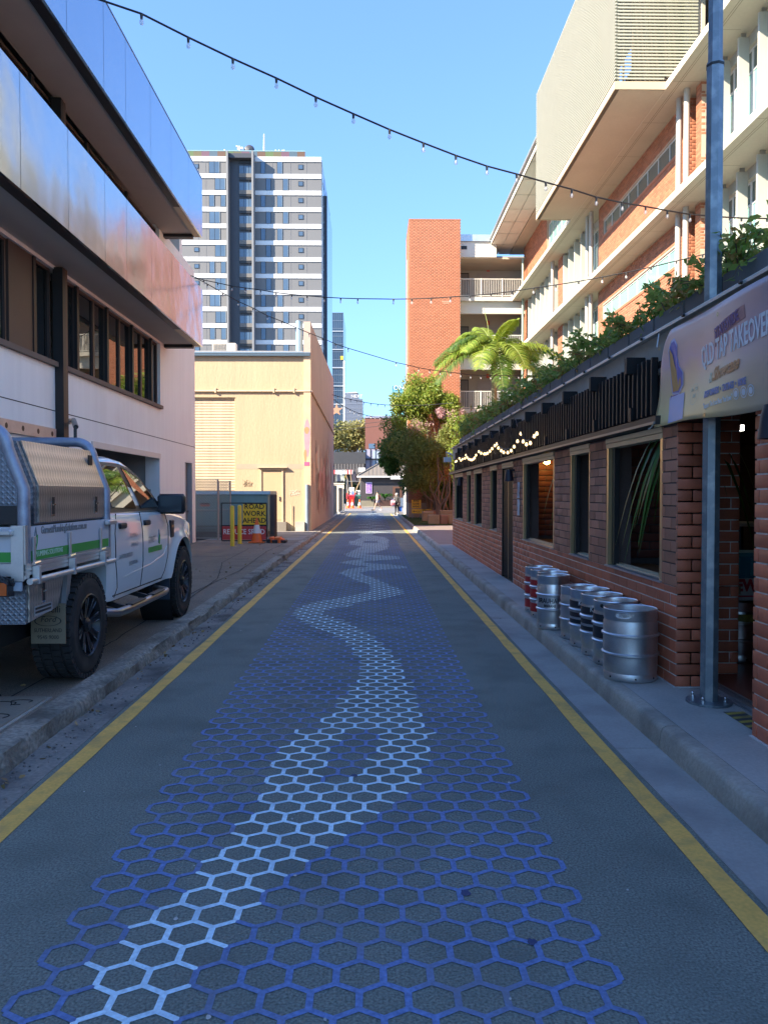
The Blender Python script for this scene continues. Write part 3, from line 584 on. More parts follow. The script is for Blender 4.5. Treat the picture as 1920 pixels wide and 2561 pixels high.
wall('warning_label', plain('red_label', (.5,.1,.07), .5), -5.72, -5.4, 25.738, 25.748, 1.12, 1.18, tc); wall('warning_label', plain('black_label', (.02,.02,.02), .5), -5.72, -5.4, 25.738, 25.748, 1.19, 1.24, tc)
FG = M('fence_grey', (.34,.33,.30), .55, .5, var=.15)
def chain_panel(name, label, x0, x1, y, z1, n=11):
    t = thing(name, label, 'fence', ((x0+x1)/2,y,.05)); 
    b = MB(); b.tube([(x0,y,.1),(x0,y,z1),(x1,y,z1),(x1,y,.1)], .028, 8); b.build('frame', FG, t, 40); b = MB(); b.tube([(x0,y,.16),(x1,y,.16)], .02, 6); b.tube([(x0,y,1.02),(x1,y,1.02)], .02, 6); b.build('rail', FG, t)
    b = MB(); p = .085; L = x1-x0; H = z1-.16; k = -H
    while k < L:
        for s_ in (1, -1):
            a0, a1 = max(0, k), min(L, k+H)
            if a1 <= a0: continue
            za, zb = .16+(a0-k), .16+(a1-k)
            if s_ < 0: za, zb = z1+.16-za, z1+.16-zb
            b.bar((x0+a0,y+.004*s_,za),(x0+a1,y+.004*s_,zb),.013)
        k += p
    b.build('mesh', FG, t, kind='stuff'); return t
chain_panel('chain_link_gate', 'grey chain link gate panel beside the white building corner', -5.5, -4.78, 24.0, 1.98)
chain_panel('chain_link_fence', 'narrow chain link panel standing behind the grey gate', -5.0, -4.62, 25.2, 1.95)
RWY = plain('sign_yellow', (.90,.58,.03), .45); SRED = plain('sign_red', (.55,.05,.05), .45); SBLK = plain('sign_black', (.015,.015,.015), .5); SWHT = plain('sign_white', (.8,.8,.78), .5)
rw = thing('roadwork_sign', 'road work ahead sign in a black frame with red reduce speed panel below', 'sign', (-3.7,22.4,.1)); Y_ = 22.4
x0, x1 = -4.36, -3.06
b = MB(); 
for a_, c_ in (((x0,Y_,.45),(x0,Y_,1.27)),((x1,Y_,.45),(x1,Y_,1.27)),((x0,Y_,1.27),(x1,Y_,1.27)),((x0,Y_,.62),(x1,Y_,.62)),((x0,Y_,.18),(x1,Y_,.18)),((x0,Y_,.18),(x0,Y_,.5)),((x1,Y_,.18),(x1,Y_,.5))): b.bar(a_, c_, .03)
b.build('frame', SBLK, rw); b = MB()
for x in (x0, x1): b.bar((x,Y_,.2),(x+.02,Y_-.02,.085),.022); b.bar((x,Y_+.02,.6),(x,Y_+.55,.09),.022)
b.build('leg', GREY, rw); wall('yellow_panel', RWY, -3.74, -3.08, Y_-.02, Y_-.008, .64, 1.25, rw); wall('red_panel', SRED, -4.34, -3.08, Y_-.02, Y_-.008, .21, .6, rw)
for k, t_ in enumerate(('ROAD','WORK','AHEAD')): text(t_, .205, SBLK, (-3.41,Y_-.021,1.06-k*.2), (1,0,0), (0,0,1), rw, ax='CENTER', off=.004)
text('REDUCE SPEED', .21, SWHT, (-3.71,Y_-.021,.33), (1,0,0), (0,0,1), rw, ax='CENTER', off=.003, sx=.85)
for k, z in enumerate((.64, 1.25)): wall('panel_edge', SBLK, -3.74, -3.08, Y_-.022, Y_-.0201, z-.008, z+.008, rw)
BY = M('bollard_yellow', (.85,.60,.05), .5, var=.08, dirt=(.3,.22,.06), dirt_s=4, dirt_amt=.3)
def bollard(x, y, label):
    t = thing('bollard', label, 'bollard', (x,y,.1), 'yellow steel bollards in front of the roadwork sign')
    b = MB(); b.lathe([(.058,.115),(.058,1.17),(.05,1.21),(.001,1.225)], (x,y,0), 18); b.build('post', BY, t, 40); b = MB(); b.lathe([(.12,.09),(.12,.118),(.001,.118)], (x,y,0), 18); b.build('base_plate', BY, t, 40)
bollard(at(588,1365,Z=.1).x, 21.0, 'left and nearer of two yellow bollards before the sign'); bollard(at(603.5,1360,Z=.1).x, 22.0, 'right and farther of two yellow bollards before the sign')
p_ = at(684,1348,Z=.06); t = thing('dark_post', 'plain dark brown steel post right of the roadwork sign', 'post', (p_.x,p_.y,.05)); b = MB(); b.lathe([(.12,.06),(.12,1.5),(.11,1.52),(.001,1.52)], (p_.x,p_.y,0), 16); b.build('shaft', plain('dark_brown_post', (.045,.035,.03), .6), t, 40)
CO = plain('cone_orange', (.85,.16,.03), .5); CW = plain('cone_white', (.72,.72,.70), .4)
def cone(x, y, z, label, group, h=.72):
    t = thing('traffic_cone', label, 'traffic cone', (x,y,z), group); k = h/.72; q = lambda r_, z_: (r_*k, z+z_*k)
    b = MB(); b.rbox(x-.2*k, x+.2*k, y-.2*k, y+.2*k, z, z+.04*k, .012); b.build('base', CO, t)
    b = MB(); b.lathe([q(.15,.04),q(.115,.25)], (x,y,0), 18, cap=False); b.build('cone_body', CO, t, 50); b = MB(); b.lathe([q(.116,.25),q(.072,.47)], (x,y,0), 18, cap=False); b.build('reflective_collar', CW, t, 50)
    b = MB(); b.lathe([q(.072,.47),q(.03,.69),q(.025,.72),q(.001,.72)], (x,y,0), 18, cap=False); b.build('tip', CO, t, 50)
c_ = at(643,1359,Z=.1); cone(c_.x, c_.y, zl(c_.y), 'large orange and white traffic cone in front of the roadwork sign', None, .8)
sb = thing('folded_barrier', 'orange and black rubble of a folded barrier lying right of the cone', 'barrier', (-2.95,22.6,.1))
for k in range(7): b = MB(); a = k*.5; b.rbox(-3.05+k*.055,-2.95+k*.075,22.3+.1*math.sin(a*3),22.75,.1,.16+.12*abs(math.sin(a*2+.6)),.02); b.build('segment', CO if k % 3 else SBLK, sb)
# ---------------------------------------------------------------- brick pub on the right
BR = M('brown_brick', (.50,.225,.14), .72, var=.1, vs=4, fine=.12, fs=60, bump=.25, bs=140, rnd=.22, spec=.4)
BRR = M('red_glazed_brick', (.58,.165,.085), .5, var=.12, vs=4, fine=.1, fs=60, bump=.15, bs=120, rnd=.22, spec=.5)
MORT = M('pale_mortar', (.84,.81,.77), .95, fine=.15, bump=.3); MORTD = M('shadowed_joint_mortar', (.13,.095,.085), .95, fine=.15, bump=.3)  # on the upper piers the shadow in the joints is put into darker mortar
ALU = plain('bronze_aluminium', (.56,.43,.24), .3, .75, var=.08); ALUS = plain('sill_aluminium', (.45,.47,.5), .35, .8); CREAMT = plain('cream_trim', (.66,.55,.36), .45)
XP = 2.2; Z0, ZS, ZH = .14, .87, 2.06
pub = thing('brick_pub', 'single storey brown brick pub with open windows and a black slat screen above', 'building', (XP,12,0))
OPEN = [(5.84,7.25),(7.81,8.58),(9.34,11.3),(12.06,13.1),(13.62,14.45),(15.5,16.75),(17.25,18.0),(18.8,20.66)]
PIER = [(5.55,5.84),(7.25,7.81),(8.58,9.34),(11.3,12.06),(13.1,13.62),(14.45,15.5),(16.75,17.25),(18.0,18.8),(20.66,21.15)]
T = .24
for a, c in ((5.562,12.06),(13.1,21.15)): wall('mortar_bed', MORT, XP+.004, XP+T, a, c, Z0-.2, ZS-.004, pub)
for a, c in PIER: wall('mortar_bed', MORTD, XP+.006, XP+T, a+(.012 if a == 5.55 else 0), c, ZS-.003 if not 12 < (a+c)/2 < 12 else Z0, ZH, pub)
for a, c in ((12.06-.0,12.06),): pass
H_, J_ = .0745, .010
low = brick_cells(5.55, 12.06, Z0+.004, ZS-.004, .23, H_, J_)+brick_cells(13.1, 21.15, Z0+.004, ZS-.004, .23, H_, J_)
bricks(low, 'x', XP+.004, -1, BRR, pub, 200, key=lambda c: c[0], depth=.0045, bev=.002)
up = []
for a, c in PIER: up += brick_cells(a, c, ZS+.001, ZH, .23, H_, J_)
bricks(up, 'x', XP+.006, -1, BR, pub, 100, key=lambda c: c[0], depth=.006, bev=.002)
wall('mortar_bed', MORT, XP+.012, XP+.24, 5.562, 5.8, Z0-.1, ZH, pub)
bricks(brick_cells(XP, XP+.24, Z0+.004, ZH, .23, H_, J_, off=1), 'y', 5.562, -1, BRR, pub, 0, depth=.006, bev=.002)
wall('mortar_bed', MORT, 2.5, 2.798, 5.86, 6.1, .1, ZH+.2, pub); bricks(brick_cells(2.5, 2.8, Z0+.03, ZH+.2, .23, H_, J_, off=1), 'y', 5.86, -1, BRR, pub, 0)
wall('door_post', BLACKP, XP+.241, 2.5, 5.62, 5.8, .1, 2.35, pub)
wall('mortar_bed', MORT, XP+.012, XP+T, 1.5, 4.418, .0, ZH, pub)
bricks(brick_cells(1.5, 4.43, Z0+.004, ZH, .23, H_, J_), 'x', XP+.012, -1, BRR, pub, 0, depth=.006, bev=.002)
wall('wall_base', M('white_base', (.6,.6,.58), .8, dirt=(.2,.2,.2), dirt_s=5), XP-.012, XP+.1, 5.55, 12.06, .1, Z0+.003, pub); wall('wall_base', MATS['white_base'], XP-.012, XP+.1, 13.1, 21.15, .1, Z0+.003, pub); wall('wall_base', MATS['white_base'], XP-.012, XP+.1, 2, 4.43, .1, Z0+.003, pub); wall('wall_base', MATS['white_base'], XP+.1, XP+.24, 5.54, 5.6, .1, Z0+.003, pub)
# end wall towards the driveway and the inside
wall('end_wall', BR, XP+T, 7.4, 20.95, 21.15, 0, 2.75, pub)
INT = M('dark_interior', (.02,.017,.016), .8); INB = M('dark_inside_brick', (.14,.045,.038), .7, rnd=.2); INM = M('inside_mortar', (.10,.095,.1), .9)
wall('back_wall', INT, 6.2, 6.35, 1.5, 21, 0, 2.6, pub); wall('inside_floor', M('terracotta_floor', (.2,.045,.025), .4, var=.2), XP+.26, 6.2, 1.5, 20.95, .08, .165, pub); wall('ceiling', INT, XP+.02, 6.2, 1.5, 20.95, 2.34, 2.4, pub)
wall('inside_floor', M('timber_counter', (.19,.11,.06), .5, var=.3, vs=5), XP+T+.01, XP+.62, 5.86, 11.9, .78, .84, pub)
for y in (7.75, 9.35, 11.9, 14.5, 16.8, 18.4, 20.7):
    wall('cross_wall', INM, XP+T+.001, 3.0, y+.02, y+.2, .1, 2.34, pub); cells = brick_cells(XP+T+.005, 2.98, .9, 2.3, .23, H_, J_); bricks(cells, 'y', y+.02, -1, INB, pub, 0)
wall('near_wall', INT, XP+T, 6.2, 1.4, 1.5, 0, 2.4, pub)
b = MB(); b.box(2.43, 2.455, 4.4, 5.9, .137, .172); b.box(2.465, 2.478, 4.4, 5.9, .137, .172); b.box(2.49, 2.51, 4.4, 5.9, .137, .176); b.box(2.42, 2.515, 4.4, 5.9, .137, .15); b.build('door_track', ALUS, pub)
# window surrounds
for k, (a, c) in enumerate(OPEN):
    gate = k == 3; zb = ZS if not gate else Z0
    wall('head_trim', CREAMT, XP-.008, XP+.1, a+.002, c-.002, ZH-.045, ZH-.003, pub); wall('head_trim', CREAMT, XP-.002, XP+.1, a+.002, c-.002, ZH-.09, ZH-.05, pub)
    if gate: continue
    big_ = c-a > .9; jw = .055 if big_ else .035
    for y0, y1 in ((a+.001, a+jw),(c-jw, c-.001)):
        w_ = MB(); w_.box(XP+.005, XP+.03, y0, y1, zb, ZH-.09); w_.box(XP+.045, XP+.09, y0, y1, zb, ZH-.09); w_.box(XP+.03, XP+.045, y0+.006, y1-.006, zb, ZH-.09); w_.build('window_jamb', ALU, pub)
    wall('sash', BLACKP, XP+.04, XP+.085, c-jw-.075, c-jw-.002, zb+.02, ZH-.092, pub)
    wall('sill', ALUS, XP-.012, XP+.06, a+.002, c-.002, ZS-.003, ZS+.014, pub); wall('sill_board', CREAMT, XP+.062, XP+.15, a+.003, c-.003, ZS-.003, ZS+.028, pub)
gt = thing('folding_gate', 'black folding trellis gate filling the doorway of the pub', 'gate', (XP,12.6,Z0)); GB = plain('gate_black', (.012,.012,.013), .4, .3)
for k, y in enumerate(np.arange(12.10, 13.08, .062)): wall('bar', GB if k != 8 else ALU, XP+.02, XP+.045, y, y+.022, Z0+.02, 1.95, gt)
for z in (.2, .7, 1.2, 1.7): 
    b = MB()
    for y in np.arange(12.10, 13.02, .124): b.bar((XP+.05,y,z),(XP+.05,y+.124,z+.16),.012); b.bar((XP+.058,y+.124,z),(XP+.058,y,z+.16),.012)
    b.build('lattice', GB, gt)
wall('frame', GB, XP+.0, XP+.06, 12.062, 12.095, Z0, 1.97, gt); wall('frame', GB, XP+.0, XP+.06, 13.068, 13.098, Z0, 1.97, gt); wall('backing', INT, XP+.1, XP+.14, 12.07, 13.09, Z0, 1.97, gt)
# beam, slats, fascia, rail
wall('beam', BLACKP, XP-.1, XP+.2, 5.72, 21.2, 2.066, 2.13, pub); wall('drip_edge', plain('grey_drip', (.2,.2,.2), .4, .5), XP-.115, XP-.1, 5.72, 21.2, 2.066, 2.085, pub); wall('beam', BLACKP, XP+.0, XP+.2, 1.5, 5.71, 2.066, 2.13, pub)
wall('dark_void_sheet', INT, XP+.03, XP+.06, 1.5, 21.1, 2.13, 2.56, pub)  # black sheet in place of the shaded void behind the slats
FCM = M('fascia_sheet', (.40,.37,.32), .8, var=.12, vs=1.4, fine=.08, fs=25, dirt=(.29,.27,.23), dirt_s=2, dirt_amt=.4)
fe = list(np.arange(21.15, 1.4, -2.4))
for a, c in zip(fe, fe[1:]): wall('fascia_panel', FCM, XP, XP+.06, c+.004, a-.004, 2.47, 2.77, pub)
RAILM = plain('pale_flashing', (.52,.52,.50), .4, .35)
b = MB(); b.prism([(XP-.05,2.765),(XP+.3,2.765),(XP+.3,2.80),(XP-.03,2.80),(XP-.05,2.785)], 'y', 1.5, 21.25); b.build('flashing', RAILM, pub)
for y in np.arange(2.0, 21, .83): b = MB(); b.cyl((XP-.052,y,2.778),(XP-.07,y,2.778),.012,n=8); b.build('bolt', BLACKP, pub)
wall('roof', CONC, XP+.3, 7.4, 1.5, 21.1, 2.7, 2.78, pub)
SLM = plain('black_slat', (.009,.009,.01), .5, spec=.3); 
sl_y = np.arange(5.80, 19.7, .103); b0 = MB(); b0.rbox(XP-.1, XP-.05, 5.80, 5.832, 2.14, 2.575, .004); s0 = b0.build('screen_slat', SLM, pub); 
for y in sl_y[1:]:
    o = s0.copy(); C.objects.link(o); o.location.y += y-5.80+random.uniform(-.006,.006)
for z in (2.2, 2.5): wall('slat_rail', SLM, XP-.053, XP-.02, 5.75, 19.75, z, z+.04, pub)
for k in range(13):
    y = 6.24+1.033*k; b = MB(); b.rbox(XP-.155, XP-.001, y-.028, y+.028, 2.51, 2.645, .005); b.build('beam_end', SLM, pub)
    wall('bracket', SLM, XP-.12, XP-.1, y-.03, y+.03, 2.13, 2.24, pub)
wall('corner_light', plain('white_lamp', (.7,.7,.68), .4), XP-.22, XP-.02, 21.3, 21.5, 2.42, 2.55, pub)
b = MB(); b.tube([(XP-.05,21.25,2.62),(XP-.15,21.4,2.7),(XP-.12,21.4,2.5)], .02, 6); b.tube([(XP-.0,21.28,2.6),(XP-.05,21.45,2.68),(XP-.02,21.4,2.2)], .02, 6); b.build('cable_loop', GREY, pub)
# wall lamps and papers
def wall_lamp(y, z, label):
    t = thing('wall_lamp', label, 'lamp', (XP,y,z), 'dark cone wall lamps on the brick piers'); b = MB(); b.lathe([(.045,.09),(.06,.03),(.075,-.09),(.06,-.09),(.001,.06)], (XP-.085,y,z), 14, cap=False); b.build('shade', plain('navy_lamp', (.015,.018,.03), .4), t, 40)
    wall('bracket', MATS['navy_lamp'], XP-.09, XP-.001, y-.02, y+.02, z+.06, z+.1, t)
wall_lamp(11.95, 1.83, 'dark cone wall lamp above the white notices beside the gate'); wall_lamp(18.72, 1.83, 'dark cone wall lamp on the farthest brick piers of the pub'); wall_lamp(4.06, 1.93, 'dark cone wall lamp on the nearest brick pier at the photo edge')
PAP = M('paper', (.72,.70,.72), .8, var=.08, vs=8); nt_ = thing('notice', 'crumpled white paper notices taped one under another on a brick pier', 'notice', (XP,11.6,1.5))
for k, z in enumerate((1.60,1.34)):
    V, F = [], []
    for i in range(7):
        for j in range(3): V.append((XP-.008-.012*abs(mnoise.noise(Vector((i*.8, j*.7, k*5)))), 11.47+j*.09+.012*math.sin(i+k), z-.12+i*.04))
    F = [(i*3+j, i*3+j+1, (i+1)*3+j+1, (i+1)*3+j) for i in range(6) for j in range(2)]; b = MB(); b.add(V, F); b.build('sheet', PAP, nt_, 60)
INK = plain('ink', (.25,.25,.3), .8)
for k in range(12): wall('print_line', INK, XP-.0235, XP-.0225, 11.5, 11.62, 1.52+k*.014, 1.524+k*.014, nt_)
# planters and their shrubs on the roof edge
PLM = M('planter_grey', (.14,.14,.138), .75, var=.15, vs=4, fine=.1); SOIL = M('soil', (.05,.035,.025), .95)
LEAFP = foliage('planter_leaf', (.17,.30,.04), (.40,.42,.10), .4); LEAFR = foliage('reddish_leaf', (.50,.24,.07), (.34,.38,.08), .4); STEM = M('stem_brown', (.12,.08,.05), .8)
PX0, PX1 = 2.36, 2.72
def planter_label(k): return ['planter box partly hidden behind the galvanised pole', 'planter box just beyond the pole'][k]
seq = ['first','second','third','fourth','fifth','sixth','seventh','eighth','ninth','tenth','eleventh','twelfth','thirteenth','fourteenth','fifteenth','sixteenth','seventeenth','eighteenth','nineteenth','twentieth','twenty-first','twenty-second','twenty-third','twenty-fourth','twenty-fifth','twenty-sixth']
for k in range(26):
    y = 4.60+k*.63; h = 3.02
    t = thing('planter_box', f'{seq[k]} dark grey planter box from the near end of the pub roof row', 'planter', (PX0,y,2.79), 'grey planter boxes along the pub roof')
    b = MB(); b.box(PX0, PX0+.025, y+.012, y+.6, 2.801, h); b.box(PX1-.025, PX1, y+.012, y+.6, 2.801, h); b.box(PX0+.025, PX1-.025, y+.012, y+.03, 2.801, h); b.box(PX0+.025, PX1-.025, y+.582, y+.6, 2.801, h); b.build('box', PLM, t)
    wall('soil', SOIL, PX0+.026, PX1-.026, y+.031, y+.581, 2.81, h-.03, t)
    s = thing('planter_shrub', f'leafy green shrub spilling from the {seq[k]} roof planter from the near end', 'shrub', ((PX0+PX1)/2,y+.3,3.0), 'leafy shrubs in the roof planters')
    g = random.Random(k*3+1); b = MB(); pts = []; dirs = []
    hh = [.34,.30,.28,.40,.34,.36,.40,.36,.34,.36,.4,.38,.42,.4,.44,.42,.46,.46,.5,.5,.55,.55,.6,.6,.62,.62][k]
    for q in range(15):
        x0, y0 = g.uniform(PX0+.02, PX1-.04), y+g.uniform(.02,.6); dx, dy = g.gauss(-.05,.14), g.gauss(0,.17); top = hh*g.uniform(.3,.95)
        P = [Vector((x0,y0,2.98)), Vector((x0+dx*.5,y0+dy*.5,3.0+top*.6)), Vector((x0+dx,y0+dy,3.0+top))]
        if g.random() < .10: P[2] = Vector((PX0-g.uniform(.03,.16), y0+dy, 3.02+g.uniform(-.14,.16)))
        b.tube(P, [.006,.004,.002], 4, cap=False)
        for w_ in range(34 if k < 12 else 24):
            tt = g.uniform(.25, 1.0); p = P[0].lerp(P[1], tt*2) if tt < .5 else P[1].lerp(P[2], tt*2-1); pts.append((p.x+g.gauss(0,.02), p.y+g.gauss(0,.02), p.z+g.gauss(0,.015))); dirs.append((g.gauss(-.2,.7), g.gauss(0,.7), g.gauss(-.15,.5)))
    b.build('stems', STEM, s); cut = len(pts)*(3 if k % 4 == 2 else 5)//6; leafmesh(pts[:cut], .07 if k < 10 else .085, 'foliage', LEAFP, s, asp=.5, dirs=dirs[:cut]); leafmesh(pts[cut:], .06 if k < 10 else .08, 'young_leaves', LEAFR, s, asp=.42, dirs=dirs[cut:])
# ---------------------------------------------------------------- banner
XB = 2.155
def bdisp(y, z): return -.012*math.sin(y*4.3+z*3)-.01*math.sin(z*11+y*2)-.05*max(0, (y-5.45)/.3)**2*.5+.03*max(0,(5.62-y))*0
ban = thing('beer_banner', 'glossy gold and purple tap takeover banner tied across the front of the pub', 'banner', (XB,4.7,2.4))
bm_ = bpy.data.materials.new('banner_print'); bm_.use_nodes = True; n = bm_.node_tree.nodes; l = bm_.node_tree.links; p = n['Principled BSDF']; p.inputs['Roughness'].default_value = .32; p.inputs['Specular IOR Level'].default_value = .5
tc_ = n.new('ShaderNodeNewGeometry'); sp = n.new('ShaderNodeSeparateXYZ'); l.new(tc_.outputs['Position'], sp.inputs[0])
mr = n.new('ShaderNodeMapRange'); mr.inputs['From Min'].default_value = 2.02; mr.inputs['From Max'].default_value = 2.74; l.new(sp.outputs['Z'], mr.inputs[0])
nz = n.new('ShaderNodeTexNoise'); nz.inputs['Scale'].default_value = 3.2; nz.inputs['Detail'].default_value = 2; l.new(tc_.outputs['Position'], nz.inputs['Vector'])
ad = n.new('ShaderNodeMath'); ad.operation = 'MULTIPLY_ADD'; l.new(nz.outputs['Fac'], ad.inputs[0]); ad.inputs[1].default_value = .35; l.new(mr.outputs[0], ad.inputs[2])
rp = n.new('ShaderNodeValToRGB'); l.new(ad.outputs[0], rp.inputs[0]); e = rp.color_ramp.elements; e[0].position = .28; e[0].color = (.98,.74,.36,1); e[1].position = .95; e[1].color = (.92,.55,.46,1)
for pos_, col_ in ((.5,(.95,.66,.34,1)),(.68,(.95,.60,.42,1)),(.8,(.90,.55,.55,1)),(1.1 if False else .99,(.88,.52,.42,1))): q = e.new(pos_); q.color = col_
mr2 = n.new('ShaderNodeMapRange'); mr2.inputs['From Min'].default_value = 4.9; mr2.inputs['From Max'].default_value = 4.2; l.new(sp.outputs['Y'], mr2.inputs[0])
mu = n.new('ShaderNodeMath'); mu.operation = 'MULTIPLY'; mu.inputs[1].default_value = .55; l.new(mr2.outputs[0], mu.inputs[0]); mx = n.new('ShaderNodeMix'); mx.data_type = 'RGBA'; l.new(mu.outputs[0], mx.inputs[0]); l.new(rp.outputs[0], mx.inputs[6]); mx.inputs[7].default_value = (.22,.20,.32,1)
l.new(mx.outputs[2], p.inputs['Base Color'])
V, F = [], []; ny, nz_ = 60, 18
for i in range(ny+1):
    for j in range(nz_+1):
        t, u = i/ny, j/nz_; y = 5.80-(5.80-3.3)*t; zb = 2.045-.03*t+.015*math.sin(t*9); zt = 2.73-.10*max(0,(1-t*8))**2; z = zb+(zt-zb)*u
        y -= .06*max(0, u-.1)*max(0, 1-t*10)*3; V.append((XB+bdisp(y, z), y, z))
F = [(i*(nz_+1)+j, i*(nz_+1)+j+1, (i+1)*(nz_+1)+j+1, (i+1)*(nz_+1)+j) for i in range(ny) for j in range(nz_)]
b = MB(); b.add(V, F); sheet = b.build('sheet', bm_, ban, 80)
sd = sheet.modifiers.new('thickness', 'SOLIDIFY'); sd.thickness = .002; sd.offset = 0
BW = plain('banner_white', (.78,.80,.84), .35); BO = plain('banner_orange', (.62,.26,.08), .4); BB = plain('banner_blue', (.20,.26,.50), .4); BP = plain('banner_purple', (.16,.09,.28), .4); BCR = plain('banner_cream', (.75,.68,.5), .4)
def btext(body, y, z, h, mat, sx=1, shear=0, rot=0, space=1, off=0, lift=.004, name='lettering', ax='LEFT'):
    d = Vector((0,-math.cos(rot),math.sin(rot))); u = Vector((0,math.sin(rot),math.cos(rot)))
    o = text(body, h/.72, mat, (XB,y,z), d, u, ban, name=name, sx=sx, shear=shear, space=space, ext=.0008, off=off, ax=ax); conform(o, lift); return o
def conform(o, lift):
    bl = loc_of(ban)
    for v in o.data.vertices: v.co.x += bdisp(v.co.y+bl.y, v.co.z+bl.z)-lift
def bshape(poly, mat, name, lift=.004):
    b = MB(); b.loft([[(XB,y,z) for y, z in poly], [(XB-.001,y,z) for y, z in poly]]); o = b.build(name, mat, ban); conform(o, lift); return o
bshape([(4.86+.0,2.47),(4.86,2.56),(4.70,2.615),(4.44,2.64),(4.44,2.565),(4.7,2.53)], plain('banner_mauve', (.36,.17,.20), .4), 'ribbon', .003)
btext('STATEWIDE', 4.845, 2.505, .065, BP, sx=.7, rot=.14, lift=.006, off=.002)
btext('QLD TAP TAKEOVER', 5.07, 2.34, .135, BW, sx=.52, rot=.05, lift=.005, off=.003)
btext('&', 4.93, 2.235, .07, BCR, lift=.005); btext('Showcase', 4.86, 2.235, .085, BO, sx=.78, shear=.35, rot=.07, lift=.006, off=.003)
btext('BREW DINNERS  •  TASTINGS  •  MORE', 4.97, 2.155, .042, BB, sx=.56, rot=.02, lift=.005, off=.002)
btext('"Support The Local Beer You Love"', 4.97, 2.085, .036, BW, sx=.56, rot=.03, lift=.005)
for y in (4.52, 4.435, 4.36):
    o = ringdecal(.028, .034, (XB,y,2.135), (0,-1,0), (0,0,1), BW, ban, 'badge_ring'); conform(o, .004); bshape([(y+.02*math.cos(a),2.135+.02*math.sin(a)) for a in np.linspace(0,6.28,13)[:-1]], BW, 'badge', .005)
o = ringdecal(.068, .072, (XB,5.17,2.215), (0,-1,0), (0,0,1), BCR, ban, 'date_ring'); conform(o, .004)
btext('14th - 23rd', 5.235, 2.23, .026, BCR, sx=.7, rot=.05, lift=.005); btext('AUG', 5.195, 2.185, .028, BCR, sx=.7, lift=.005)
G_ = [(0,0),(.10,-.01),(.17,.05),(.18,.14),(.13,.2),(.12,.28),(.13,.36),(.08,.42),(.03,.41),(-.005,.34),(.0,.2),(-.01,.1)]
bshape([(5.56-u*1.02, 2.262+v*.93) for u, v in G_], plain('banner_lilac', (.55,.55,.78), .4), 'glass_outline', .004)
bshape([(5.55-u*.9, 2.275+v*.85) for u, v in G_], plain('banner_mugblue', (.18,.18,.55), .4), 'glass_shape', .006)
bshape([(5.545-u*.85, 2.28+v*.62) for u, v in [(0,0),(.1,.0),(.15,.06),(.15,.14),(.1,.2),(.07,.3),(.05,.42),(.0,.5),(-.003,.3)]], plain('banner_amber', (.62,.34,.12), .4), 'beer_shape', .008)
bshape([(5.60,2.06),(5.60,2.245),(5.36,2.255),(5.345,2.07)], plain('banner_lilac', (.55,.55,.78), .4), 'name_block', .004)
btext('BEER', 5.585, 2.165, .072, BP, sx=.62, lift=.006, off=.003); btext('WEEK', 5.585, 2.077, .072, BP, sx=.6, lift=.006, off=.003)
for y, z in ((4.80,2.665),(4.95,2.055),(5.70,2.62)): o = ringdecal(.006, .014, (XB,y,z), (0,-1,0), (0,0,1), plain('brass', (.5,.4,.2), .3, 1), ban, 'eyelet'); conform(o, .003)
b = MB(); b.tube([(XB-.06,5.76,2.06),(XP-.09,5.83,2.05),(XP-.1,5.86,2.04)], .006, 5); b.tube([(XB-.055,5.70,2.63),(XP-.05,5.8,2.74),(XP-.03,5.84,2.77)], .005, 5); b.build('tie', plain('rope_white', (.6,.6,.58), .7), ban)
# ---------------------------------------------------------------- galvanised pole
GP_ = M('galvanised_pole', (.20,.24,.27), .42, .55, var=.12, vs=4, fine=.1, fs=20, bump=.08, dirt=(.42,.46,.48), dirt_s=11, dirt_amt=.55)
pl = thing('light_pole', 'tall octagonal galvanised steel pole bolted to the pavement in front of the pub', 'pole', (2.27,5.15,.14)); px_, py_ = 2.27, 5.15
b = MB(); b.lathe([(.060,.155),(.056,4.38),(.0555,4.40)], (px_,py_,0), 8); b.build('lower_shaft', GP_, pl); b = MB(); b.lathe([(.0485,4.39),(.043,7.4),(.001,7.42)], (px_,py_,0), 8); b.build('upper_shaft', GP_, pl)
b = MB(); b.lathe([(.0595,4.372),(.0595,4.388)], (px_,py_,0), 8); b.build('collar', BLACKP, pl)
b = MB(); b.lathe([(.148,.1385),(.148,.155),(.001,.155)], (px_,py_,0), 24); b.build('base_plate', GP_, pl)
for a in (.8, 2.4, 3.95, 5.5):
    x, y = px_+.108*math.cos(a), py_+.108*math.sin(a); b = MB(); b.cyl((x,y,.155),(x,y,.168),.013,n=6); b.cyl((x,y,.168),(x,y,.182),.008,n=8); b.sphere((x,y,.186),.010,8,5); b.build('bolt', plain('bright_steel', (.7,.7,.7), .2, 1), pl, 40)
b = MB(); a_ = math.radians(202.5); c_, s_ = math.cos(math.radians(247.5)), math.sin(math.radians(247.5)); b.obox((px_+.0553*c_-.012*s_*-1*0, py_+.0553*s_, .74), (.003,.03,.36), Matrix.Rotation(math.radians(247.5), 3, 'Z')); b.build('hatch', GP_, pl)
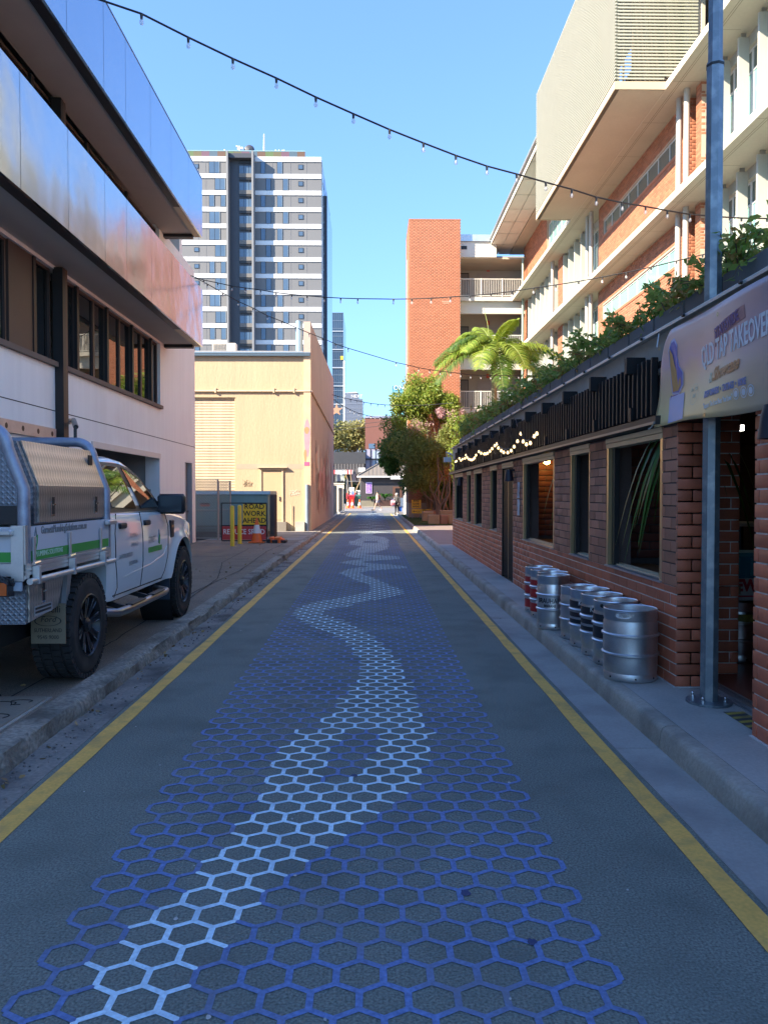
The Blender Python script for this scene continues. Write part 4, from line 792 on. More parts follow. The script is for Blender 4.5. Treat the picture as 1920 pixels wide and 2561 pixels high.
# ---------------------------------------------------------------- kegs
KEG = M('keg_steel', (.74,.74,.74), .3, 1, var=.08, vs=7, fine=.06, fs=90, bump=.06, bs=200, dirt=(.34,.33,.32), dirt_s=5, dirt_amt=.4); KEGM = M('matt_keg_steel', (.60,.61,.62), .42, 1, var=.08, vs=7, fine=.08, bump=.1, bs=220, dirt=(.3,.29,.29), dirt_s=4, dirt_amt=.5)
KRED = plain('keg_red', (.50,.03,.03), .4); KBLK = plain('keg_black', (.02,.022,.03), .4); KLAB = plain('keg_white', (.75,.75,.75), .4); KHOLE = plain('hole_dark', (.02,.02,.02), .6)
def ctext(body, c, r, z, h, ang, mat, par, sx=.8):
    """letters bent round a cylinder, centred on the angle ang"""
    o = text(body, h/.72, mat, (c[0],c[1],z), (1,0,0), (0,0,1), par, ax='CENTER', sx=sx, ext=.0006, off=.001); bl = loc_of(par)
    for v in o.data.vertices:
        u = v.co.x+bl.x-c[0]; d = -(v.co.y+bl.y-c[1]); a = ang+u/r; rr_ = r+.0012+d
        v.co.x = c[0]+rr_*math.cos(a)-bl.x; v.co.y = c[1]+rr_*math.sin(a)-bl.y
    return o
def keg(x, y, r, h, label, mat, bands=(), hole=None, words=None, seed=0):
    z = .139; t = thing('beer_keg', label, 'keg', (x,y,z), 'steel beer kegs along the pub wall'); ring = .010
    prof = [(r*.88,0),(r*.96,.004),(r*.985,.02),(r*.965,.055),(r*.955,.06),(r*.975,.075),(r*.985,h*.30)]
    for zr in (h*.37, h*.64): prof += [(r*.985,zr-.025),(r*.99,zr-.014),(r+ring,zr-.006),(r+ring,zr+.006),(r*.99,zr+.014),(r*.985,zr+.025)]
    prof += [(r*.98,h*.80),(r*.955,h*.835),(r*.955,h*.845),(r*.975,h*.86),(r*.965,h-.018),(r*.985,h-.006),(r*.96,h),(r*.925,h-.006),(r*.91,h-.03),(r*.9,h*.80),(r*.6,h*.79),(.04,h*.81)]
    b = MB(); b.lathe(prof, (x,y,z), 44); b.build('body', mat, t, 35)
    b = MB(); b.lathe([(.04,h*.80),(.04,h*.86),(.03,h*.87),(.03,h*.90),(.001,h*.90)], (x,y,z), 14); b.build('valve', KEG, t, 40)
    for k, (z0, z1, mt) in enumerate(bands):
        b = MB(); b.lathe([(r*.99+.0006,z0*h),(r*.99+.0006,z1*h)], (x,y,z), 44, cap=False); b.build('band', mt, t, 35)
    for a in ((hole,) if hole is not None else ()):
        for sgn in (1, -1):
            b = MB(); P = []
            for q in range(20): u = 2*math.pi*q/20; P.append((.052*math.copysign(abs(math.cos(u))**.6, math.cos(u)), .019*math.copysign(abs(math.sin(u))**.8, math.sin(u))))
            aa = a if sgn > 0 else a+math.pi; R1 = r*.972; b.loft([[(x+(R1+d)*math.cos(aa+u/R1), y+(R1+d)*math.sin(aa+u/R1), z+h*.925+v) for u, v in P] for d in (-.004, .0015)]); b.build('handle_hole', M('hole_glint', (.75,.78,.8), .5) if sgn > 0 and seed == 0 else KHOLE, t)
            b = MB(); b.tube([(x+(R1+.001)*math.cos(aa+u*1.06/R1), y+(R1+.001)*math.sin(aa+u*1.06/R1), z+h*.925+v*1.1) for u, v in P+[P[0]]], .004, 5); b.build('handle_rim', mat, t, 60)
    for a in (3.6, 4.6, 5.4): b = MB(); b.sphere((x+r*.972*math.cos(a), y+r*.972*math.sin(a), z+.03), .008, 6, 4); b.build('drain_hole', KHOLE, t)
    for body, zf, hh, mt in (words or ()): ctext(body, (x,y), r*.99+.0012, z+zf*h, hh, 4.25, mt, t)
    return t
keg(1.972, 5.86, .203, .54, 'big dull steel keg with a bright oval handle hole, nearest the pole', KEGM, hole=4.12, words=[('BREWERY',.9,.022,KEGM)])
keg(2.02, 6.37, .183, .53, 'steel keg with black labels and an oval handle hole, second from the pole', KEG, bands=[(.42,.6,KBLK),(.68,.79,KBLK)], hole=3.95, seed=1, words=[('CRAFT',.5,.04,KLAB)])
keg(2.02, 6.75, .183, .53, 'black banded keg lettered in white, third from the pole', KEG, bands=[(.68,.80,KBLK),(.41,.48,KBLK),(.52,.60,KBLK)], words=[('Kegstar',.71,.042,KLAB)])
keg(2.02, 7.13, .183, .53, 'black banded keg with a white logo, fourth from the pole', KEG, bands=[(.68,.80,KBLK),(.41,.48,KBLK),(.52,.60,KBLK)], words=[('Kegstar',.71,.042,KLAB)])
keg(2.02, 7.51, .18, .51, 'plain steel keg at the far end of the nearer keg group', KEG, words=[('ale',.33,.03,KHOLE)])
keg(1.90, 8.06, .172, .56, 'slim polished keg with dark brewery lettering at the front of the far group', KEG, words=[('BRAUHAUS',.47,.05,KBLK),('BRISBANE',.41,.026,KBLK)])
keg(1.985, 8.45, .17, .55, 'polished steel keg hidden behind the lettered keg of the far group', KEG)
keg(1.98, 8.82, .168, .54, 'red banded keg, nearer of the two red ones', KEG, bands=[(.42,.6,KRED),(.68,.79,KRED),(.12,.3,KRED)])
keg(1.99, 9.18, .168, .54, 'red banded keg, farther of the two red ones', KEG, bands=[(.42,.6,KRED),(.68,.79,KRED),(.12,.3,KRED)])
# ---------------------------------------------------------------- what shows inside the pub
ik = keg(3.05, 6.35, .17, .5, 'steel keg with a yellow label standing inside the open door', KEG, bands=[(.68,.8,M('dull_yellow', (.25,.2,.03), .5))]); ik.location.z += .03
nw = thing('news_crate', 'white newspaper crate reading NEWS standing on the keg inside the door', 'crate', (3.05,6.3,.67)); wall('box', plain('news_white', (.5,.47,.45), .6), 2.83, 3.3, 6.2, 6.45, .682, .86, nw); text('NEWS', .13, plain('news_red', (.4,.02,.03), .5), (2.85,6.199,.735), (1,0,0), (0,0,1), nw, sx=.9, off=.006); wall('underline', MATS['news_red'], 2.9, 3.25, 6.197, 6.199, .71, .722, nw)
bc = thing('blue_crate', 'teal blue plastic crate on top of the newspaper crate inside the door', 'crate', (3.05,6.3,.86)); wall('shell', plain('crate_teal', (.03,.17,.24), .5), 2.82, 3.32, 6.2, 6.5, .862, 1.04, bc); wall('rim', plain('crate_rim', (.06,.28,.34), .5), 2.81, 3.33, 6.19, 6.51, 1.04, 1.07, bc)
for k in range(5): wall('rib', MATS['crate_rim'], 2.86+k*.1, 2.875+k*.1, 6.192, 6.2, .88, 1.03, bc)
def bar_table(x, y, zt, label):
    t = thing('bar_table', label, 'table', (x,y,.165)); WD = M('pale_timber', (.30,.24,.17), .5); b = MB(); b.lathe([(.28,zt-.03),(.28,zt),(.001,zt)], (x,y,0), 20); b.build('table_top', WD, t, 40); b = MB(); b.cyl((x,y,.17),(x,y,zt-.03),.03,n=10); b.build('leg', BLACKP, t); b = MB(); b.lathe([(.2,.166),(.2,.185),(.001,.2)], (x,y,0), 16); b.build('base', BLACKP, t)
bar_table(3.45, 7.2, 1.28, 'round pale bar table inside the open door'); bar_table(3.1, 6.9, .98, 'round timber table inside the nearest window'); bar_table(3.0, 10.6, .98, 'round timber table inside the window with the hanging bulb')
ex = thing('ceiling_light', 'small bright white light panel inside the open door', 'light', (3.5,7.3,2.2)); wall('panel', M('lit_white', (.8,.8,.75), .5, emit=(1,.97,.88), es=2.2), 3.36, 3.48, 7.2, 7.24, 2.14, 2.19, ex); wall('case', BLACKP, 3.35, 3.49, 7.245, 7.3, 2.13, 2.2, ex)
dw = thing('bar_stool', 'timber bar stool inside the open door', 'stool', (3.2,6.9,.165)); 
for sx_, sy_ in ((-1,-1),(1,-1),(1,1),(-1,1)): b = MB(); b.bar((3.62+sx_*.16,7.0+sy_*.16,.166),(3.62+sx_*.1,7.0+sy_*.1,.9),.035); b.build('leg', MATS['pale_timber'], dw)
b = MB(); b.rbox(3.48,3.76,6.86,7.14,.9,.94,.01); b.build('seat', MATS['pale_timber'], dw)
bu = thing('pendant_bulb', 'glowing amber pendant bulb inside the window beside the gate', 'lamp', (2.75,10.0,2.0)); pb_ = at(1367,1152,Y=11.6); b = MB(); b.cyl((pb_.x,pb_.y,2.33),(pb_.x,pb_.y,pb_.z+.1),.006,n=6); b.build('cord', BLACKP, bu)
b = MB(); b.lathe([(.02,.1),(.022,.05),(.05,.0),(.045,-.04),(.001,-.06)], tuple(pb_), 12, cap=False); b.build('bulb', M('amber_glow', (1,.6,.2), .4, emit=(1,.55,.12), es=9), bu, 60)
ds = thing('round_sign', 'small white round sign on a thin stand inside the window beside the gate', 'sign', (2.36,10.95,.87)); q = at(1332,1299,X=2.36); b = MB(); b.cyl((q.x,q.y-.006,q.z),(q.x,q.y+.006,q.z),.075,n=24); b.build('disc', plain('disc_white', (.45,.47,.5), .5), ds, 40); b = MB(); b.cyl((q.x,q.y,.845),(q.x,q.y,q.z-.07),.006,n=6); b.build('stand', BLACKP, ds); ringdecal(.02,.026,(q.x,q.y-.0075,q.z),(1,0,0),(0,0,1),KBLK,ds,'ring_print')
STRAP = foliage('strap_leaf', (.03,.10,.012), (.08,.17,.03), .25, .35)
def hang_plant(x, y, z, n, label, L=.55, sd=1, bias=(0,0)):
    t = thing('hanging_plant', label, 'plant', (x,y,z)); g = random.Random(sd); b = MB(); b.lathe([(.10,0),(.13,.14),(.001,.14)], (x,y,z), 12); b.build('pot', BLACKP, t); V, F = [], []
    for k in range(n):
        a = g.uniform(0, 6.28); d = Vector((math.cos(a)+bias[0], math.sin(a)+bias[1], 0)); d.normalize(); ln = L*g.uniform(.6,1.3); s_ = Vector((-d.y, d.x, 0)); w_ = g.uniform(.012,.022); rise = g.uniform(.05,.25)
        for i in range(8):
            u = i/7; c = Vector((x,y,z+.13))+d*ln*.62*u+Vector((0,0,rise*math.sin(u*2.2)-ln*1.15*u**2.2)); ww = w_*(math.sin(math.pi*min(1,u*.9+.1))+.1); V += [c-s_*ww, c+Vector((0,0,-.004)), c+s_*ww]
        k0 = len(V)-24
        for i in range(7):
            for j in range(2): F.append((k0+i*3+j, k0+i*3+j+1, k0+i*3+j+4, k0+i*3+j+3))
    npmesh('foliage', V, F, STRAP, t); b = MB(); b.tube([(x,y,2.34),(x,y,z+.14)], .004, 4); b.build('hanger', BLACKP, t)
hang_plant(2.52, 6.12, 1.88, 40, 'green strap leaved plant hanging in the nearest pub window', .75, 3, (-.5,.6)); hang_plant(2.55, 9.62, 1.72, 22, 'small strap leaved plant hanging in the window with the amber bulb', .6, 5, (-.4,.7))
hang_plant(2.55, 18.0, 1.05, 14, 'small plant inside the narrow far window of the pub', .35, 8)
# warm bulbs looped along the slat screen
WARM = M('warm_bulb', (1,.8,.5), .4, emit=(1,.68,.32), es=.4); 
ga = thing('bulb_garland', 'string of warm lit bulbs looped along the black slat screen', 'string lights', (XP-.16,13,2.3)); XG = XP-.17
GB_ = [(742,690),(722,710),(692,762),(662,772),(637,750),(620,690),(594,748),(568,790),(545,820),(519,835),(488,833),(469,820),(447,800),(437,768),(420,782),(399,805),(382,825),(364,840),(350,845),(338,845),(315,840),(298,828),(276,855),(265,875),(256,885),(244,892),(233,890),(220,885),(207,872),(199,855),(190,880),(172,885),(160,895),(148,880),(127,900),(118,905)]
P = [at(1100+a/3.07, 860+c/3.07, X=XG) for a, c in GB_]
b = MB(); W2 = []
for p0, p1 in zip(P, P[1:]): W2 += [p0+Vector((0,0,.05)), (p0+p1)/2+Vector((0,0,.045))]
b.tube(W2+[P[-1]+Vector((0,0,.05))], .007, 5); b.build('wire', BLACKP, ga)
for p in P:
    b = MB(); b.lathe([(.014,.05),(.016,.03)], tuple(p), 6); b.build('socket', BLACKP, ga); b = MB(); b.lathe([(.011,.025),(.020,.0),(.019,-.014),(.001,-.026)], tuple(p), 8, cap=False); b.build('bulb', WARM, ga, 60)
b = MB()
for y0 in (18.6, 17.4, 16.2, 15.0, 13.8, 12.6, 11.5): b.tube([(XG+.03,y0+.6*t,2.42-.22*math.sin(math.pi*t)) for t in np.linspace(-.9,.9,9)], .006, 4)
b.build('loose_wire', BLACKP, ga)
# ---------------------------------------------------------------- big brick and concrete building on the right
OB = M('orange_brick', (.42,.16,.085), .8, var=.08, vs=.6, fine=.08, fs=40, bump=.15, bs=80, rnd=.2); OMO = M('buff_mortar', (.55,.40,.30), .95)
CB_ = M('pale_concrete', (.52,.47,.385), .85, var=.08, vs=.5, fine=.06, fs=12, bump=.12, bs=25, dirt=(.44,.39,.31), dirt_s=.9, dirt_amt=.35); EDGE = M('slab_edge', (.60,.56,.47), .7, var=.05)
FINM = M('pale_grey_fin', (.48,.465,.42), .6, var=.04); MINT = M('mint_glass', (.20,.42,.38), .06, var=.08, vs=1, fine=0, bump=0, spec=.8); DGL = M('grey_green_glass', (.13,.17,.15), .06, var=.1, vs=1, fine=0, bump=0, spec=.8); WFR = plain('white_frame', (.6,.6,.57), .5)
XE, XB_ = 8.3, 9.1
cbld = thing('college_building', 'large orange brick building with concrete slabs, pale fins and a louvred box', 'building', (XB_,30,0))
LV = [(3.06,3.24),(6.36,6.54),(9.68,9.86),(13.0,13.18)]
for z0, z1 in LV[1:]:
    wall('floor_slab', CB_, XE+.03, 16, 10, 47.4, z0, z1, cbld); wall('slab_edge', EDGE, XE, XE+.029, 10, 47.4, z0-.005, z1+.01, cbld)
    for x in (XE+.22, XE+.28): wall('drip_groove', M('groove_shadow', (.3,.26,.2), .9), x, x+.018, 10, 47.0, z0-.002, z0+.01, cbld)
    for y in np.arange(12, 47, 2.4): wall('slab_joint', MATS['groove_shadow'], XE+.03, XB_, y, y+.015, z0-.0015, z0+.01, cbld)
wall('lower_wall', OB, XB_, XB_+.3, 10, 47, -.1, 6.36, cbld)
wall('inner_wall', M('room_grey', (.30,.31,.29), .9), 12.0, 12.2, 10, 47, 6.5, 16.4, cbld); wall('end_cap', OB, XB_, 16, 9.8, 10, 0, 16.4, cbld); wall('rear_wall', OB, 15.8, 16, 10, 60, 0, 16.4, cbld)
def brick_panel(y0, y1, z0, z1, hole, nobj=0, x=XB_):
    h = [hole] if hole else []
    segs = [(y0, y1, z0, z1)] if not hole else [(y0, hole[0], z0, z1),(hole[1], y1, z0, z1),(hole[0], hole[1], z0, hole[2]),(hole[0], hole[1], hole[3], z1)]
    for a, c, d, e_ in segs: wall('mortar_bed', OMO, x+.008, x+.3, a, c, d, e_, cbld)
    bricks(brick_cells(y0, y1, z0+.005, z1, .23, .076, .010, h), 'x', x+.008, -1, OB, cbld, nobj, key=lambda c: c[0], depth=.008, bev=.003)
def brick_end(x0, x1, y, z0, z1):
    bricks(brick_cells(x0, x1, z0+.005, z1, .23, .076, .010, off=1), 'y', y, -1, OB, cbld, 0, depth=.008, bev=.003)
def strip_window(y0, y1, z0, z1, n, glass, nm='window'):
    x = XB_+.05; f = MB(); t = .05; ww = (y1-y0)/n
    for k in range(n+1): yy = y0+k*ww; f.box(x, x+.06, yy-(t/2 if 0 < k < n else 0 if k == 0 else t), yy+(t/2 if 0 < k < n else t if k == 0 else 0), z0+t, z1-t)
    f.box(x, x+.06, y0, y1, z0, z0+t); f.box(x, x+.06, y0, y1, z1-t, z1); fo = f.build(nm, WFR, cbld)
    for k in range(n): g_ = MB(); g_.box(x+.02, x+.03, y0+k*ww+t/2, y0+(k+1)*ww-t/2, z0+t, z1-t); g_.build('pane', glass, fo)
    wall('sill', OB, XB_-.02, XB_+.1, y0, y1, z0-.09, z0-.002, cbld)
def fin(y, z0, z1): b = MB(); b.rbox(XB_, XB_+.28, y-.035, y+.035, z0+.02, z1-.1, .01); b.build('fin', FINM, cbld); wall('fin_cap', GREY, XB_+.08, XB_+.2, y-.02, y+.02, z1-.1, z1, cbld)
def glazing(y0, y1, z0, z1):
    x = XB_+.42; n = max(1, round((y1-y0)/1.02)); ww = (y1-y0)/n; wall('glazing_head', FINM, x-.1, x+.1, y0, y1, z1-.28, z1, cbld)
    for k in range(n):
        a = y0+k*ww; f = MB(); t = .05; zt = z0+.72*(z1-z0)
        for yy in (a, a+ww*.48, a+ww-t-.001): f.box(x, x+.06, yy, yy+t, z0, z1-.28)
        for zz in (z0, zt, z1-.33): f.box(x+.001, x+.055, a+t, a+ww*.48, zz, zz+t); f.box(x+.001, x+.055, a+ww*.48+t, a+ww-t-.002, zz, zz+t)
        fo = f.build('window', WFR, cbld); g_ = MB(); g_.box(x+.02, x+.03, a+t, a+ww*.48, z0+t, zt); g_.box(x+.02, x+.03, a+ww*.48+t, a+ww-t, z0+t, zt); g_.build('pane', MINT, fo); g_ = MB(); g_.box(x+.02, x+.03, a+t, a+ww*.48, zt+t, z1-.33); g_.box(x+.02, x+.03, a+ww*.48+t, a+ww-t, zt+t, z1-.33); g_.build('pane', DGL, fo)
def pipe(y, z0, z1): b = MB(); b.cyl((XB_-.2,y,z0),(XB_-.2,y,z1),.085,n=14); b.build('downpipe', FINM, cbld, 40)
for lv, (zb, zt) in enumerate(((6.54,9.68),(9.86,13.0),(13.18,16.3))):
    near_only = lv == 2
    for y in np.arange(13.25, 21.2, 1.02): fin(y, zb, zt)
    glazing(12.5, 21.45, zb, zt)
    if near_only:
        brick_panel(40.5, 46.6, zb, zt, None); continue
    brick_panel(21.5, 21.85, zb, zt, None, 70 if lv else 0); brick_end(XB_+.0, XB_+.75, 21.508, zb, zt); wall('mortar_bed', OMO, XB_+.3, XB_+.75, 21.508, 21.8, zb, zt, cbld)
    pipe(22.0, zb, zt); pipe(22.55, zb, zt)
    wy0, wy1 = 22.95, 30.6; brick_panel(22.4, 31.2, zb, zt, (wy0, wy1, zb+1.84, zb+2.44), 130 if lv else 0); strip_window(wy0, wy1, zb+1.84, zb+2.44, 8, DGL if lv else MINT)
    brick_end(XB_, XB_+.4, 22.4, zb, zt)
    pipe(31.55, zb, zt); pipe(32.1, zb, zt)
    for y in (32.9,33.9,35.0,36.0,37.0): fin(y, zb, zt)
    glazing(31.3, 37.1, zb, zt); brick_panel(37.15, 38.0, zb, zt, None); brick_end(XB_, XB_+.4, 37.15, zb, zt); pipe(38.3, zb, zt)
    for y in (39.0,40,41,42.1,43.2,44.3,45.3): fin(y, zb, zt)
    glazing(38.5, 45.7, zb, zt); brick_panel(45.75, 47.0, zb, zt, None); brick_end(XB_, XB_+.4, 45.75, zb, zt)
strip_window(33.2, 40.2, 13.4, 15.5, 8, MINT); wall('back_panel', CB_, XB_+.2, XB_+.3, 22, 40.5, 13.18, 16.3, cbld)
# louvred box
LM = M('grey_green_louvre', (.43,.43,.35), .5, .0, var=.05); XS_, Y0_, Y1_, ZB_, ZT_ = 6.84, 22.0, 32.5, 13.0, 18.2
wall('box_floor', CB_, XS_+.16, XE-.001, Y0_+.1, Y1_, ZB_+.003, ZB_+.16, cbld)
wall('box_rim', plain('box_rim_tan', (.56,.47,.33), .6), XS_, XS_+.03, Y0_, Y1_, ZB_-.02, ZB_+.2, cbld); wall('box_rim', MATS['box_rim_tan'], XS_+.031, XE-.002, Y0_, Y0_+.03, ZB_-.02, ZB_+.2, cbld); wall('box_rim', MATS['box_rim_tan'], XS_+.031, XE, Y1_-.03, Y1_, ZB_-.02, ZB_+.2, cbld)
wall('shadow_gap', plain('gap_dark', (.12,.1,.08), .8), XS_+.031, XS_+.159, Y0_+.031, Y1_-.031, ZB_+.02, ZB_+.1, cbld)
z = ZB_+.26
while z < ZT_:
    b = MB(); b.box(XS_, XS_+.035, Y0_-.03, Y1_+.03, z, z+.043); b.build('louvre_slat', LM, cbld)
    b = MB(); b.box(XS_+.036, 9.2 if z > 13.35 else XE-.05, Y0_, Y0_+.035, z, z+.045); b.build('louvre_slat', LM, cbld); z += .094
for y in np.arange(Y0_+.3, Y1_, 1.25): wall('louvre_post', GREY, XS_+.09, XS_+.14, y, y+.05, ZB_+.2, ZT_, cbld)
for x in (7.1,7.75,8.4,9.0): wall('louvre_post', plain('post_tan', (.45,.38,.28), .6), x, x+.05, Y0_+.09, Y0_+.14, ZB_+.2, ZT_, cbld)
wall('plant_wall', M('plant_brown', (.17,.13,.10), .9, var=.3, vs=1.2), XS_+.9, 9.2, Y0_+1.2, Y0_+1.3, ZB_+.2, 17.2, cbld); wall('plant_wall', M('plant_grey', (.16,.16,.13), .9), XS_+.5, XS_+.55, Y0_+1.31, Y1_-.1, ZB_+.2, ZT_-.1, cbld)
wall('box_top', CB_, XS_+.56, 9.5, Y0_+1.35, Y1_-.1, ZT_-.3, ZT_-.2, cbld)
# roof with perforated soffit beyond the box, fascia
XR = 7.05; RF = M('roof_metal', (.58,.62,.64), .35, .6); 
b = MB(); b.prism([(XR,16.42),(16,16.42),(16,18.4),(XR+.0,16.62)], 'y', 32.6, 47.9); b.build('roof', RF, cbld); wall('fascia', EDGE, XR-.03, XR-.001, 32.6, 47.95, 16.3, 16.62, cbld)
b = MB(); b.tube([(XR-.09,32.6,16.62),(XR-.09,48,16.62)], .07, 8); b.build('gutter', RF, cbld, 40)
wall('roof', RF, 8.0, 16, 9.8, 21.8, 16.3, 16.5, cbld); wall('roof', RF, 9.2, 16, 21.8, 32.6, 16.4, 16.6, cbld)
pm = M('perforated_sheet', (.74,.72,.66), .6, .1, var=.04); n = pm.node_tree.nodes; l = pm.node_tree.links; v = n.new('ShaderNodeTexVoronoi'); v.inputs['Scale'].default_value = 11; v.inputs['Randomness'].default_value = 0; g_ = n.new('ShaderNodeNewGeometry'); l.new(g_.outputs['Position'], v.inputs['Vector'])
gt_ = n.new('ShaderNodeMath'); gt_.operation = 'GREATER_THAN'; l.new(v.outputs['Distance'], gt_.inputs[0]); gt_.inputs[1].default_value = .33; l.new(gt_.outputs[0], n['Principled BSDF'].inputs['Alpha'])
for a in np.arange(32.7, 47, 1.9):
    for x0, x1 in ((XR+.03,7.72),(7.75,8.4)): wall('soffit_panel', pm, x0, x1, a+.02, a+1.87, 16.30, 16.305, cbld)
wall('soffit', CB_, 8.43, 12, 32.6, 47.9, 16.29, 16.41, cbld)
# end wing with balconies
YWG = 46.0; LG = M('lobby_grey', (.40,.375,.33), .9, var=.06); WPAN = M('white_parapet', (.64,.62,.55), .75, var=.04)
wall('wing_back', LG, 5.1, 12, 48.6, 48.8, -.1, 16.4, cbld)
for k, (z0, z1) in enumerate(((3.06,3.24),(6.36,6.54),(9.68,9.86),(13.0,13.18))):
    wall('balcony_floor', CB_, 5.17, 9.4, YWG+.02, 48.6, z0, z1, cbld); wall('balcony_edge', EDGE, 5.17, 9.1, YWG-.02, YWG+.019, z0-.03, z1+.03, cbld)
    wall('parapet_beam', WPAN, 5.17, 9.1, YWG+.25, YWG+.45, z0-.72, z0-.002, cbld)
    rl = MB(); rl.bar((5.2,YWG,z1+1.08),(9.0,YWG,z1+1.08),.05); rl.bar((5.2,YWG,z1+.1),(9.0,YWG,z1+.1),.04); rail_ = rl.build('railing', WPAN, cbld)
    bl_ = MB(); 
    for x in np.arange(5.25, 9.0, .105): bl_.bar((x,YWG,z1+.12),(x,YWG,z1+1.06),.022)
    bl_.build('balusters', WPAN, rail_, kind='stuff')
    for x in (5.22, 6.45, 7.7, 8.95): wall('post', WPAN, x-.03, x+.03, YWG-.035, YWG-.022+.0, z1-.02, z1+1.12, cbld)
    for x0, x1, mt in ((5.25,6.0,plain('dark_lobby_door', (.16,.155,.16), .6)),(6.6,7.75,plain('lobby_door', (.36,.33,.31), .6))):
        wall('door', mt, x0, x1, 48.55, 48.59, z1, z1+2.1, cbld); wall('door_frame', BLACKP if x0 < 6 else LG, x0-.04, x1+.04, 48.56, 48.585, z1, z1+2.16, cbld)
    wall('exit_sign', plain('red_sign', (.6,.08,.05), .5), 7.15, 7.33, 48.53, 48.56, z1+2.25, z1+2.5, cbld)
    for x in (6.2, 7.4, 8.6): wall('ceiling_fitting', GREY, x, x+.25, 47.0, 47.3, z0-.06, z0-.001, cbld)
wall('parapet_beam', WPAN, 5.17, XR+.3, YWG+.0, YWG+.2, 15.55, 16.45, cbld); wall('roof_edge', RF, 5.17, XR+.4, YWG-.1, 48.8, 16.46, 16.85, cbld); wall('vent', BLACKP, 5.25, 5.6, YWG-.012, YWG-.001, 16.0, 16.2, cbld); wall('wing_ceiling', CB_, 5.17, 9.4, YWG+.2, 48.6, 15.5, 15.6, cbld)
b = MB(); b.cyl((8.85,45.6,6.6),(8.85,45.6,15.4),.07,n=12); b.build('downpipe', M('green_pipe', (.3,.38,.32), .5), cbld, 40)
# brick lift tower
tw = thing('brick_tower', 'plain orange brick tower rising at the end of the balconies', 'tower', (3.6,45.5,0)); wall('core', OMO, 2.15, 5.16, 45.508, 49.4, 0, 17.5, tw)
OBT = M('tower_brick', (.41,.155,.08), .8, var=.07, vs=.8, fine=.05, fs=20, bump=0, rnd=.07)
bricks(brick_cells(2.142, 5.168, 1.0, 17.56, .23, .076, .010), 'y', 45.508, -1, OBT, tw, 0, depth=.008, bev=.002); bricks(brick_cells(45.5, 49.4, 1.0, 17.56, .23, .076, .010, off=1), 'x', 2.15, -1, OBT, tw, 0, depth=.008, bev=.002)
wall('coping', OB, 2.13, 5.18, 45.49, 49.4, 17.56, 17.6, tw); wall('conduit', plain('conduit_grey', (.5,.5,.48), .5), 2.06, 2.10, 46.4, 46.44, 1, 15.5, tw)
P = [at(a, c_, Y=45.49) for a, c_ in ((1105,755),(1130,752))]; 
for k in range(7): wall('patched_brick', M('pale_brick', (.6,.36,.25), .9), P[0].x+.12*(k % 4)+.07*(k//4), P[0].x+.12*(k % 4)+.1+.07*(k//4), 45.488, 45.4995, P[0].z-.1*(k//4)-.0, P[0].z-.1*(k//4)+.06, tw)
# ---------------------------------------------------------------- parked utility truck
TW = M('truck_white', (.74,.77,.74), .22, 0, var=.02, fine=0, bump=0, coat=.8, coat_rough=.04, dirt=(.5,.5,.46), dirt_s=2, dirt_amt=.12); TBK = plain('truck_black', (.02,.02,.021), .45); RUB = M('tyre_rubber', (.018,.018,.018), .8, var=.2, fine=.2, bump=.15, dirt=(.06,.052,.045), dirt_s=5, dirt_amt=.5)
TUBE = M('rack_tube', (.34,.36,.42), .42, .55, var=.12, vs=6, dirt=(.14,.14,.16), dirt_s=9, dirt_amt=.4); ALT = M('tray_aluminium', (.68,.66,.63), .4, .75, var=.1, vs=8, fine=.06); GRN = plain('sign_green', (.05,.33,.05), .4); LGREY = plain('lettering_grey', (.22,.23,.23), .4); TWP = plain('tray_white', (.62,.62,.64), .4)
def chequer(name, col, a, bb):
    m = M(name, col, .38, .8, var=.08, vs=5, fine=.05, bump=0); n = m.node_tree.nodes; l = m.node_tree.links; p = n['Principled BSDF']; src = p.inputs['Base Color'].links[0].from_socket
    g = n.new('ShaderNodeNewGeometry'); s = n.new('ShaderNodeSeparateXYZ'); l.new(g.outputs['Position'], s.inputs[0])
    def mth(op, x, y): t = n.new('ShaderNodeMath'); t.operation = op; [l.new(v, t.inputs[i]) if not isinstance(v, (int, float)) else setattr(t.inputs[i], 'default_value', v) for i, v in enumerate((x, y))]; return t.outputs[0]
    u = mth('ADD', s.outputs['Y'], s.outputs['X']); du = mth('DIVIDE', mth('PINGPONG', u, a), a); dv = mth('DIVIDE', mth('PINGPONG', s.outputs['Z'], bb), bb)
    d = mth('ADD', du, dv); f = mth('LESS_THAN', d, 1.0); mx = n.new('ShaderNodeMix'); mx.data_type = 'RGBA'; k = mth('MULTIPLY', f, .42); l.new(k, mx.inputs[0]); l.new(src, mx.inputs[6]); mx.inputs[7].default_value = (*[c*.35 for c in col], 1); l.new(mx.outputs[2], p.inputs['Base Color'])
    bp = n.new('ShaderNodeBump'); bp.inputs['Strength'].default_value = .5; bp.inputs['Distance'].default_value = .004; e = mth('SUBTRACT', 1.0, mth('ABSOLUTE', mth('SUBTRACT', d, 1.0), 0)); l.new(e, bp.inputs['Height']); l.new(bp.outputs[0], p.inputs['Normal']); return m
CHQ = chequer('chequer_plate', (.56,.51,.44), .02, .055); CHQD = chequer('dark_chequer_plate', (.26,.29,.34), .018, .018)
tk = thing('utility_truck', 'white dual cab utility truck with aluminium tray and chequer plate toolbox canopy', 'truck', (-3.15,7.4,.12)); XC, GZ = -3.15, .12
FY, RY, WZ, WR = 9.05, 6.03, .525, .405
def hw(y):
    if y < 9.0: v = .915
    else: v = .915-.13*((y-9.0)/1.05)**2.2
    if y < 6.75: v -= .03*((6.75-y)/.15)**2
    return v
def flare(y, z): return .045*math.exp(-((math.hypot(y-FY, z-WZ)-.50)/.09)**2) if abs(y-FY) < .68 else 0
